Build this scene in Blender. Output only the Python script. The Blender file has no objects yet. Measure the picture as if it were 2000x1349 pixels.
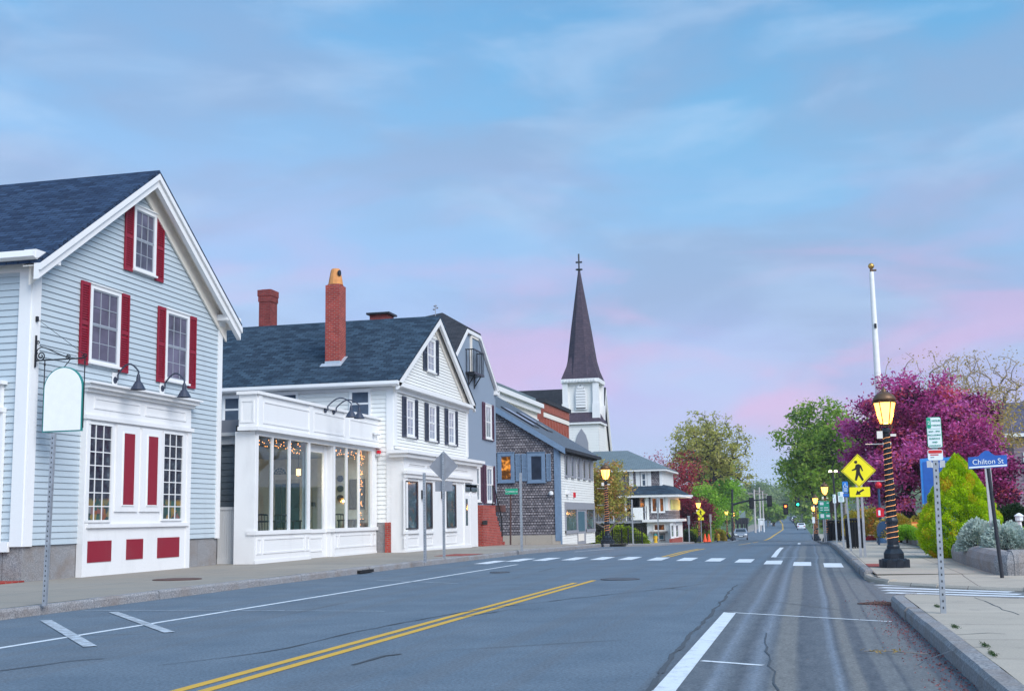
import bpy, bmesh, math, random
import numpy as np
from mathutils import Vector, Matrix
R = math.radians
random.seed(7)
rng = np.random.default_rng(7)
sc = bpy.context.scene
col = sc.collection
# ------------------------------------------------------------------ camera
FPX, PITCH, ROLL, YAW, EYE = 2350.0, R(8.13), R(1.02), R(13.6), 1.35
_fh = np.array([-math.sin(YAW), math.cos(YAW), 0]); _r0 = np.array([math.cos(YAW), math.sin(YAW), 0]); _z = np.array([0, 0, 1.0])
CF = _fh * math.cos(PITCH) + _z * math.sin(PITCH); _u0 = -_fh * math.sin(PITCH) + _z * math.cos(PITCH)
CU = math.cos(ROLL) * _u0 + math.sin(ROLL) * _r0; CR = math.cos(ROLL) * _r0 - math.sin(ROLL) * _u0
CC = np.array([0, 0, EYE])
cd = bpy.data.cameras.new('camera'); cam = bpy.data.objects.new('camera', cd); col.objects.link(cam)
cam.matrix_world = Matrix(((CR[0], CU[0], -CF[0], 0), (CR[1], CU[1], -CF[1], 0), (CR[2], CU[2], -CF[2], EYE), (0, 0, 0, 1)))
cd.sensor_width = 36; cd.lens = FPX / 2000 * 36; cd.clip_start = 0.1; cd.clip_end = 6000
sc.camera = cam
sc.view_settings.view_transform = 'Standard'; sc.view_settings.look = 'None'
sc.view_settings.exposure = 0.22; sc.view_settings.gamma = 1
sc.render.engine = 'CYCLES'
sc.cycles.use_denoising = True
sc.cycles.max_bounces = 6; sc.cycles.diffuse_bounces = 4; sc.cycles.glossy_bounces = 3; sc.cycles.transparent_max_bounces = 24
sc.cycles.sample_clamp_indirect = 4
# ------------------------------------------------------------------ dawn sky
SUN_AZ, SUN_EL = (0.80, -0.60), R(38)
w = bpy.data.worlds.new('World'); sc.world = w; w.use_nodes = True
nt = w.node_tree; nt.nodes.clear()
def N(t, **k):
    n = nt.nodes.new(t)
    for a, b in k.items(): setattr(n, a, b)
    return n
def L(a, b): nt.links.new(a, b)
def ramp(stops, inp, interp='LINEAR'):
    r = N('ShaderNodeValToRGB'); cr = r.color_ramp; cr.interpolation = interp
    while len(cr.elements) < len(stops): cr.elements.new(0.5)
    for e, (p, c) in zip(cr.elements, stops): e.position = p; e.color = (*c, 1) if len(c) == 3 else c
    if inp is not None: L(inp, r.inputs[0])
    return r.outputs[0]
def math_(op, a, b=0.0, c=0.0):
    n = N('ShaderNodeMath', operation=op)
    for i, x in enumerate((a, b, c)):
        if isinstance(x, (int, float)): n.inputs[i].default_value = x
        else: L(x, n.inputs[i])
    return n.outputs[0]
def mixc(f, a, b, mode='MIX'):
    n = N('ShaderNodeMix', data_type='RGBA', blend_type=mode)
    for i, x in ((0, f), (6, a), (7, b)):
        if isinstance(x, (int, float)): n.inputs[i].default_value = x
        elif isinstance(x, tuple): n.inputs[i].default_value = (*x, 1)
        else: L(x, n.inputs[i])
    return n.outputs[2]
def lin(*c): return tuple(((x / 255 + 0.055) / 1.055) ** 2.4 if x > 10 else x / 3295 for x in c)
tc = N('ShaderNodeTexCoord'); sx = N('ShaderNodeSeparateXYZ'); L(tc.outputs['Generated'], sx.inputs[0])
zc = math_('MAXIMUM', sx.outputs[2], 0.0)
rr_ = math_('DIVIDE', sx.outputs[0], math_('MAXIMUM', math_('ABSOLUTE', sx.outputs[1]), 0.25))
lf = ramp([(0.0, (1,) * 3), (1.0, (0,) * 3)], math_('MULTIPLY_ADD', rr_, 1.35, 0.88), 'EASE')
gR = ramp([(0.0, lin(176, 214, 246)), (0.04, lin(186, 208, 247)), (0.09, lin(194, 192, 242)), (0.14, lin(176, 190, 240)), (0.20, lin(150, 196, 240)), (0.30, lin(126, 190, 236)), (0.42, lin(98, 172, 226)), (1.0, lin(120, 176, 230))], zc)
gL = ramp([(0.0, lin(192, 208, 246)), (0.15, lin(176, 200, 246)), (0.25, lin(162, 202, 247)), (0.33, lin(140, 194, 243)), (0.42, lin(112, 182, 236)), (1.0, lin(130, 180, 232))], zc)
grad = mixc(lf, gR, gL)
warm = ramp([(0.0, (0, 0, 0)), (0.03, (0.3,) * 3), (0.085, (1,) * 3), (0.15, (0.75,) * 3), (0.23, (0.25,) * 3), (0.30, (0, 0, 0))], zc)
def cloud(scale, vert, rot, detail, rough, seed, dist=0.5):
    m = N('ShaderNodeMapping'); m.inputs['Rotation'].default_value = (0, rot, 0.2); m.inputs['Scale'].default_value = (scale, scale, scale * vert); m.inputs['Location'].default_value = (seed, seed * 1.7, seed * .6)
    L(tc.outputs['Generated'], m.inputs[0]); t = N('ShaderNodeTexNoise'); t.inputs['Scale'].default_value = 1; t.inputs['Detail'].default_value = detail
    t.inputs['Roughness'].default_value = rough; t.inputs['Distortion'].default_value = dist; L(m.outputs[0], t.inputs['Vector']); return t.outputs['Fac']
fadelow = ramp([(0.05, (0.15,) * 3), (0.16, (1,) * 3), (0.33, (0.9,) * 3), (0.45, (0.55,) * 3)], zc)
m1 = ramp([(0.40, (0, 0, 0)), (0.68, (1, 1, 1))], cloud(4.2, 2.6, 0.34, 6, 0.50, 3.1, 0.35), 'EASE')
sky1 = mixc(math_('MULTIPLY', math_('MULTIPLY', m1, 0.66), fadelow), grad, lin(156, 176, 212))
m2 = ramp([(0.46, (0, 0, 0)), (0.72, (1, 1, 1))], cloud(6.5, 3.2, 0.34, 6, 0.52, 9.4, 0.35), 'EASE')
sky2 = mixc(math_('MULTIPLY', m2, 0.42), sky1, lin(190, 218, 250))
m3 = ramp([(0.42, (0, 0, 0)), (0.66, (1, 1, 1))], cloud(5.6, 3.6, 0.22, 4, 0.5, 2.2, 0.6), 'EASE')
sky3 = mixc(math_('MULTIPLY', math_('MULTIPLY', m3, warm), 0.62), sky2, lin(232, 186, 228))
# unseen dawn sky behind the camera, brightened to add light on facing walls
back = ramp([(0.0, (0, 0, 0)), (1.0, (1,) * 3)], math_('MULTIPLY_ADD', sx.outputs[1], -0.9, 0.0))
sky4 = mixc(back, sky3, mixc(1.0, sky3, (2.3, 2.05, 1.8), 'MULTIPLY'))
bg = N('ShaderNodeBackground'); L(sky4, bg.inputs[0]); bg.inputs[1].default_value = 0.80
nish = N('ShaderNodeTexSky', sky_type='NISHITA'); nish.sun_disc = False; nish.sun_elevation = SUN_EL; nish.sun_rotation = math.atan2(SUN_AZ[0], SUN_AZ[1])
bg2 = N('ShaderNodeBackground'); L(nish.outputs[0], bg2.inputs[0]); bg2.inputs[1].default_value = 0.012
ad = N('ShaderNodeAddShader'); L(bg.outputs[0], ad.inputs[0]); L(bg2.outputs[0], ad.inputs[1])
wo = N('ShaderNodeOutputWorld'); L(ad.outputs[0], wo.inputs[0])
# soft light of the bright overcast dawn behind the camera
sd = bpy.data.lights.new('sun', 'SUN'); sd.energy = 3.15; sd.angle = R(40); sd.color = (1.0, 0.97, 0.95)
sun = bpy.data.objects.new('sun', sd); col.objects.link(sun)
sv = Vector((SUN_AZ[0] * math.cos(SUN_EL), SUN_AZ[1] * math.cos(SUN_EL), math.sin(SUN_EL)))
sun.rotation_euler = sv.to_track_quat('Z', 'Y').to_euler(); sun.location = (0, -30, 40)

# ------------------------------------------------------------------ pixel rays -> points on real planes
def ray(x, y): return CF + CR * (x - 1000) / FPX - CU * (y - 674.5) / FPX
def onX(x, y, X):
    d = ray(x, y); return CC + d * (X / d[0])
def onY(x, y, Y):
    d = ray(x, y); return CC + d * (Y / d[1])
_YS = [-60, 45, 58, 82, 114, 140, 160, 180, 280, 360, 500, 650, 900, 1600]
_ZS = [0, 0, -.12, -.72, -1.32, -1.78, -2.03, -2.2, -2.4, -1.95, -.45, 1.0, 3.5, 9]
def gz(y): return float(np.interp(y, _YS, _ZS))
def onZ(x, y, z=0.0):
    d = ray(x, y); return CC + d * ((z - EYE) / d[2])
def at(x, Y, y=1040): return float(onY(x, y, Y)[0])

# ------------------------------------------------------------------ mesh builder
BASE = {}
def base_of(o):
    v = BASE.get(o.name); return Vector(v) if v is not None else Vector((0, 0, 0))
class MB:
    def __init__(s): s.v = []; s.f = []; s.m = []
    def add(s, vs, fs, mi=0):
        k = len(s.v); s.v += [tuple(map(float, p)) for p in vs]; s.f += [tuple(k + i for i in f) for f in fs]; s.m += [mi] * len(fs); return s
    def box(s, x0, x1, y0, y1, z0, z1, mi=0):
        vs = [(x, y, z) for z in (z0, z1) for (x, y) in ((x0, y0), (x1, y0), (x1, y1), (x0, y1))]
        return s.add(vs, [(3, 2, 1, 0), (4, 5, 6, 7), (0, 1, 5, 4), (1, 2, 6, 5), (2, 3, 7, 6), (3, 0, 4, 7)], mi)
    def prism(s, pts, vec, mi=0):
        n = len(pts); b = [tuple(p) for p in pts]; t = [tuple(p[i] + vec[i] for i in range(3)) for p in b]
        return s.add(b + t, [tuple(range(n))[::-1], tuple(range(n, 2 * n))] + [(i, (i + 1) % n, n + (i + 1) % n, n + i) for i in range(n)], mi)
    def quad(s, *p, mi=0): return s.add(p, [tuple(range(len(p)))], mi)
    def tube(s, pts, r, n=8, mi=0, cap=True):
        P = [Vector(p) for p in pts]; m = len(P); rs = r if isinstance(r, (list, tuple)) else [r] * m
        vs = []; up = None
        for i in range(m):
            t = (P[min(i + 1, m - 1)] - P[max(i - 1, 0)])
            if t.length < 1e-9: t = Vector((0, 0, 1))
            t.normalize()
            if up is None or abs(up.dot(t)) > 0.98: up = Vector((0, 0, 1)) if abs(t.z) < 0.9 else Vector((1, 0, 0))
            a = up.cross(t).normalized(); b = t.cross(a); up = b
            for k in range(n):
                th = 2 * math.pi * k / n; vs.append(P[i] + (a * math.cos(th) + b * math.sin(th)) * rs[i])
        fs = [(i * n + k, i * n + (k + 1) % n, (i + 1) * n + (k + 1) % n, (i + 1) * n + k) for i in range(m - 1) for k in range(n)]
        if cap: fs += [tuple(range(n))[::-1], tuple((m - 1) * n + k for k in range(n))]
        return s.add(vs, fs, mi)
    def lathe(s, prof, c=(0, 0, 0), n=12, mi=0, rot=0.0):
        vs = [(c[0] + r * math.cos(rot + 2 * math.pi * k / n), c[1] + r * math.sin(rot + 2 * math.pi * k / n), c[2] + z) for r, z in prof for k in range(n)]
        m = len(prof); fs = [(i * n + k, i * n + (k + 1) % n, (i + 1) * n + (k + 1) % n, (i + 1) * n + k) for i in range(m - 1) for k in range(n)]
        return s.add(vs, fs + [tuple(range(n))[::-1], tuple((m - 1) * n + k for k in range(n))], mi)
    def disc(s, c, a, b, r, t, n=20, mi=0):        # disc in the plane of a,b with thickness vector t
        return s.prism([tuple(c[i] + r * (math.cos(2 * math.pi * k / n) * a[i] + math.sin(2 * math.pi * k / n) * b[i]) for i in range(3)) for k in range(n)], t, mi)
    def build(s, name, mat, parent=None, smooth=False, label=None):
        me = bpy.data.meshes.new(name); V = np.array(s.v, dtype=np.float64)
        b = base_of(parent) if parent is not None else Vector((0, 0, 0))
        V = V - np.array(b)
        me.from_pydata(V.tolist(), [], s.f)
        for mm in (mat if isinstance(mat, (list, tuple)) else [mat]): me.materials.append(mm)
        me.polygons.foreach_set('material_index', s.m)
        bm = bmesh.new(); bm.from_mesh(me); bmesh.ops.recalc_face_normals(bm, faces=bm.faces)
        uv = bm.loops.layers.uv.new('UVMap')       # every face unwrapped in metres: level run / slope
        for f in bm.faces:
            n = f.normal
            if abs(n.z) > 0.97: a, c = Vector((1, 0, 0)), Vector((0, 1, 0))
            else:
                a = Vector((0, 0, 1)).cross(n).normalized(); c = n.cross(a)
            for l in f.loops:
                q = l.vert.co + b; l[uv].uv = (q.dot(a), q.dot(c))
            f.smooth = smooth
        bm.to_mesh(me); bm.free()
        o = bpy.data.objects.new(name, me); col.objects.link(o)
        if parent is not None: o.parent = parent; BASE[o.name] = tuple(b)
        else: BASE[o.name] = (0, 0, 0)
        if label: o['label'] = label
        return o
def thing(name, label, cat, loc=(0, 0, 0), group=None):
    o = bpy.data.objects.new(name, None); col.objects.link(o); o.location = loc; BASE[o.name] = tuple(loc)
    o['label'] = label; o['category'] = cat
    if group: o['group'] = group
    return o
def tag(o, label, cat, group=None):
    o['label'] = label; o['category'] = cat
    if group: o['group'] = group
    return o
def setting(o, kind='structure', label=None, cat=None):
    o['kind'] = kind
    o['label'] = label or o.name.replace('_', ' '); o['category'] = cat or o.name.split('.')[0].replace('_', ' ')
    return o
def copy_thing(o, loc, label, rz=0.0, group=None, scale=None):
    c = o.copy(); col.objects.link(c); c.location = loc; c.rotation_euler = (0, 0, rz); c['label'] = label
    if group: c['group'] = group
    if scale: c.scale = (scale,) * 3
    for ch in list(o.children):
        d = ch.copy(); col.objects.link(d); d.parent = c
        for g in list(ch.children):
            e = g.copy(); col.objects.link(e); e.parent = d
    return c
def text(s, size, mat, parent, loc, rot, name='lettering', align='CENTER', sx_=1.0, ext=0.002):
    cu = bpy.data.curves.new(name, 'FONT'); cu.body = s; cu.size = size; cu.align_x = align; cu.align_y = 'CENTER'; cu.extrude = ext; cu.resolution_u = 3
    cu.materials.append(mat); tmp = bpy.data.objects.new('lettering_curve', cu); col.objects.link(tmp)
    me = bpy.data.meshes.new_from_object(tmp.evaluated_get(bpy.context.evaluated_depsgraph_get())); bpy.data.objects.remove(tmp); o = bpy.data.objects.new(name, me); col.objects.link(o); o.parent = parent
    o.location = Vector(loc) - base_of(parent); o.rotation_euler = rot; o.scale = (sx_, 1, 1); return o

# facade frames: u runs along the wall, n outward
class FX:                                   # wall facing +X (the street) at x = X, u = Y
    def __init__(s, X): s.X = X
    def pt(s, u, z, n=0): return (s.X + n, u, z)
    def px(s, x, y, n=0.0): p = onX(x, y, s.X + n); return p[1], p[2]
    def box(s, mb, u0, u1, z0, z1, n0, n1, mi=0): mb.box(s.X + n0, s.X + n1, u0, u1, z0, z1, mi)
    trot = (R(90), 0, R(90))
class FY:                                   # wall facing -Y (the camera) at y = Y, u = X
    def __init__(s, Y): s.Y = Y
    def pt(s, u, z, n=0): return (u, s.Y - n, z)
    def px(s, x, y, n=0.0): p = onY(x, y, s.Y - n); return p[0], p[2]
    def box(s, mb, u0, u1, z0, z1, n0, n1, mi=0): mb.box(u0, u1, s.Y - n1, s.Y - n0, z0, z1, mi)
    trot = (R(90), 0, 0)
class FW:                                   # wall facing -X at x = X, u = Y
    def __init__(s, X): s.X = X
    def pt(s, u, z, n=0): return (s.X - n, u, z)
    def px(s, x, y, n=0.0): p = onX(x, y, s.X - n); return p[1], p[2]
    def box(s, mb, u0, u1, z0, z1, n0, n1, mi=0): mb.box(s.X - n1, s.X - n0, u0, u1, z0, z1, mi)
def rect(fr, x0, y0, x1, y1, n=0.0):        # pixel top-left / bottom-right -> u0,u1,z0,z1
    a = fr.px(x0, y0, n); b = fr.px(x1, y1, n); return min(a[0], b[0]), max(a[0], b[0]), min(a[1], b[1]), max(a[1], b[1])
def span(poly, z):
    us = []
    for i in range(len(poly)):
        (u0, z0), (u1, z1) = poly[i], poly[(i + 1) % len(poly)]
        if z0 == z1: continue
        t = (z - z0) / (z1 - z0)
        if -1e-9 <= t <= 1 + 1e-9: us.append(u0 + t * (u1 - u0))
    return (min(us), max(us)) if us else None
def pieces(par, name, mat, *fs):            # one object per piece
    for f in fs:
        mb = MB(); f(mb); mb.build(name, W[mat], par)
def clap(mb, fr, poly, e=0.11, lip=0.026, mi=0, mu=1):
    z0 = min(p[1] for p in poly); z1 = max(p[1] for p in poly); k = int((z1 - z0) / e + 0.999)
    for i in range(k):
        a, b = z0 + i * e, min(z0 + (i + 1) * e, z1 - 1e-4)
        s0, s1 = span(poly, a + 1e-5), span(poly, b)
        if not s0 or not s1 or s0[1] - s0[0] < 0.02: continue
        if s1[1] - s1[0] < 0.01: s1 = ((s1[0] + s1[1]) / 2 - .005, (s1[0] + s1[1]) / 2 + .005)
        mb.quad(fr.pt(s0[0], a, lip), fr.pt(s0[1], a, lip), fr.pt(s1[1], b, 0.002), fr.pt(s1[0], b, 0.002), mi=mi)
        mb.quad(fr.pt(s0[0], a, lip), fr.pt(s0[1], a, lip), fr.pt(s0[1], a, -0.002), fr.pt(s0[0], a, -0.002), mi=mu)  # underside takes a darker material: shade line under each board put into colour
# ------------------------------------------------------------------ materials
class Mt:
    def __init__(s, name):
        global nt
        s.m = bpy.data.materials.new(name); s.m.use_nodes = True; nt = s.m.node_tree
        s.b = nt.nodes['Principled BSDF']; s.tc = N('ShaderNodeTexCoord')
    def set(s, **k):
        for a, v in k.items():
            i = s.b.inputs[a.replace('_', ' ')]
            if isinstance(v, (int, float)): i.default_value = v
            elif isinstance(v, tuple): i.default_value = (*v, 1) if len(v) == 3 else v
            else: L(v, i)
        return s
    def vec(s, src='UV', scale=(1, 1, 1), rot=0.0, loc=(0, 0, 0)):
        m = N('ShaderNodeMapping'); m.inputs['Scale'].default_value = scale; m.inputs['Rotation'].default_value = (0, 0, rot); m.inputs['Location'].default_value = loc
        L(s.tc.outputs[src], m.inputs[0]); return m.outputs[0]
    def noise(s, sc_, detail=3, src='Object', rough=0.55, stretch=(1, 1, 1), loc=(0, 0, 0)):
        t = N('ShaderNodeTexNoise'); t.inputs['Scale'].default_value = 1; t.inputs['Detail'].default_value = detail; t.inputs['Roughness'].default_value = rough
        L(s.vec(src, tuple(sc_ * q for q in stretch), 0, loc), t.inputs['Vector']); return t.outputs['Fac']
    def bump(s, h, strength=0.4, dist=0.01):
        b = N('ShaderNodeBump'); b.inputs['Strength'].default_value = strength; b.inputs['Distance'].default_value = dist; L(h, b.inputs['Height']); L(b.outputs[0], s.b.inputs['Normal']); return s
def plain(name, c, rough=0.55, metal=0.0, var=0.12, sc_=6.0, spec=0.4, bump=0.0):
    M = Mt(name); f = M.noise(sc_, 4)
    lo = tuple(max(0, x * (1 - var)) for x in c); hi = tuple(min(1, x * (1 + var * 0.6)) for x in c)
    M.set(Base_Color=ramp([(0.3, lo), (0.7, hi)], f), Roughness=rough, Metallic=metal, Specular_IOR_Level=spec)
    if bump: M.bump(f, bump)
    return M.m
def paint(name, c, rough=0.5, dirt=(0.45, 0.43, 0.40), amt=0.35):
    M = Mt(name); a = M.noise(1.3, 5, rough=0.65, stretch=(1, 1, 0.35)); b = M.noise(14, 3)
    base = mixc(math_('MULTIPLY', b, 0.10), c, tuple(x * 0.8 for x in c))
    M.set(Base_Color=mixc(math_('MULTIPLY', ramp([(0.55, (0,) * 3), (0.85, (1,) * 3)], a), amt), base, dirt), Roughness=rough, Specular_IOR_Level=0.35)
    M.bump(b, 0.08); return M.m
def emit(name, c, s, var=0.0):
    M = Mt(name); M.set(Base_Color=c if not var else tuple(x * .1 for x in c), Roughness=0.5 if not var else .1)
    M.b.inputs['Emission Color'].default_value = (*c, 1); M.b.inputs['Emission Strength'].default_value = s
    if var:
        f = M.noise(var, 3); L(ramp([(0.42, tuple(x * 0.03 for x in c)), (0.52, tuple(x * .3 for x in c)), (0.66, c)], f), M.b.inputs['Emission Color'])
    return M.m
def shingle(name, c1, c2, w_=0.32, h_=0.14, var=0.25, src='UV', mortar=None, ms=0.012, bumps=0.5):
    M = Mt(name); b = N('ShaderNodeTexBrick'); b.inputs['Scale'].default_value = 1; b.inputs['Brick Width'].default_value = w_; b.inputs['Row Height'].default_value = h_
    b.inputs['Mortar Size'].default_value = ms; b.inputs['Mortar Smooth'].default_value = 0.2; b.inputs['Bias'].default_value = 0.0
    b.inputs['Color1'].default_value = (*c1, 1); b.inputs['Color2'].default_value = (*c2, 1); b.inputs['Mortar'].default_value = (*(mortar or tuple(x * 0.45 for x in c1)), 1)
    L(M.vec(src), b.inputs['Vector']); n1 = M.noise(2.2, 4, src); n2 = M.noise(30, 2, src)
    k = mixc(1.0, b.outputs['Color'], ramp([(0.25, (1 - var,) * 3), (0.75, (1 + var * .4,) * 3)], n1), 'MULTIPLY')
    k = mixc(1.0, k, ramp([(0.3, (0.85,) * 3), (0.7, (1.12,) * 3)], n2), 'MULTIPLY')
    M.set(Base_Color=k, Roughness=0.85, Specular_IOR_Level=0.25)
    M.bump(math_('SUBTRACT', math_('MULTIPLY', n2, 0.2), b.outputs['Fac']), bumps, 0.01); return M.m
def leafmat(name, stops, trans=0.35):
    M = Mt(name); a = N('ShaderNodeAttribute', attribute_name='tint')
    c = ramp(stops, a.outputs['Fac']); M.set(Base_Color=c, Roughness=0.6, Specular_IOR_Level=0.2)
    t = N('ShaderNodeBsdfTranslucent'); L(c, t.inputs[0]); mx = N('ShaderNodeMixShader'); mx.inputs[0].default_value = trans
    L(M.b.outputs[0], mx.inputs[1]); L(t.outputs[0], mx.inputs[2]); L(mx.outputs[0], nt.nodes['Material Output'].inputs[0]); return M.m
def clear_glass(name, tint=(0.86, 0.93, 0.95), refl=0.10):
    M = Mt(name); nt.nodes.remove(M.b); t = N('ShaderNodeBsdfTransparent'); t.inputs[0].default_value = (*tint, 1)
    g = N('ShaderNodeBsdfGlossy'); g.inputs['Roughness'].default_value = 0.02; lw = N('ShaderNodeLayerWeight'); lw.inputs[0].default_value = 0.5; p5 = math_('POWER', lw.outputs['Facing'], 4.0)
    mx = N('ShaderNodeMixShader'); L(math_('MULTIPLY_ADD', p5, 0.55, refl), mx.inputs[0]); L(t.outputs[0], mx.inputs[1]); L(g.outputs[0], mx.inputs[2]); L(mx.outputs[0], nt.nodes['Material Output'].inputs[0]); return M.m
def pane_mat(name, c, rough=0.06, var=0.5, sc_=1.2):
    M = Mt(name); f = M.noise(sc_, 3); M.set(Base_Color=ramp([(0.35, tuple(x * (1 - var) for x in c)), (0.65, c)], f), Roughness=rough, Specular_IOR_Level=0.7); return M.m

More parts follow.
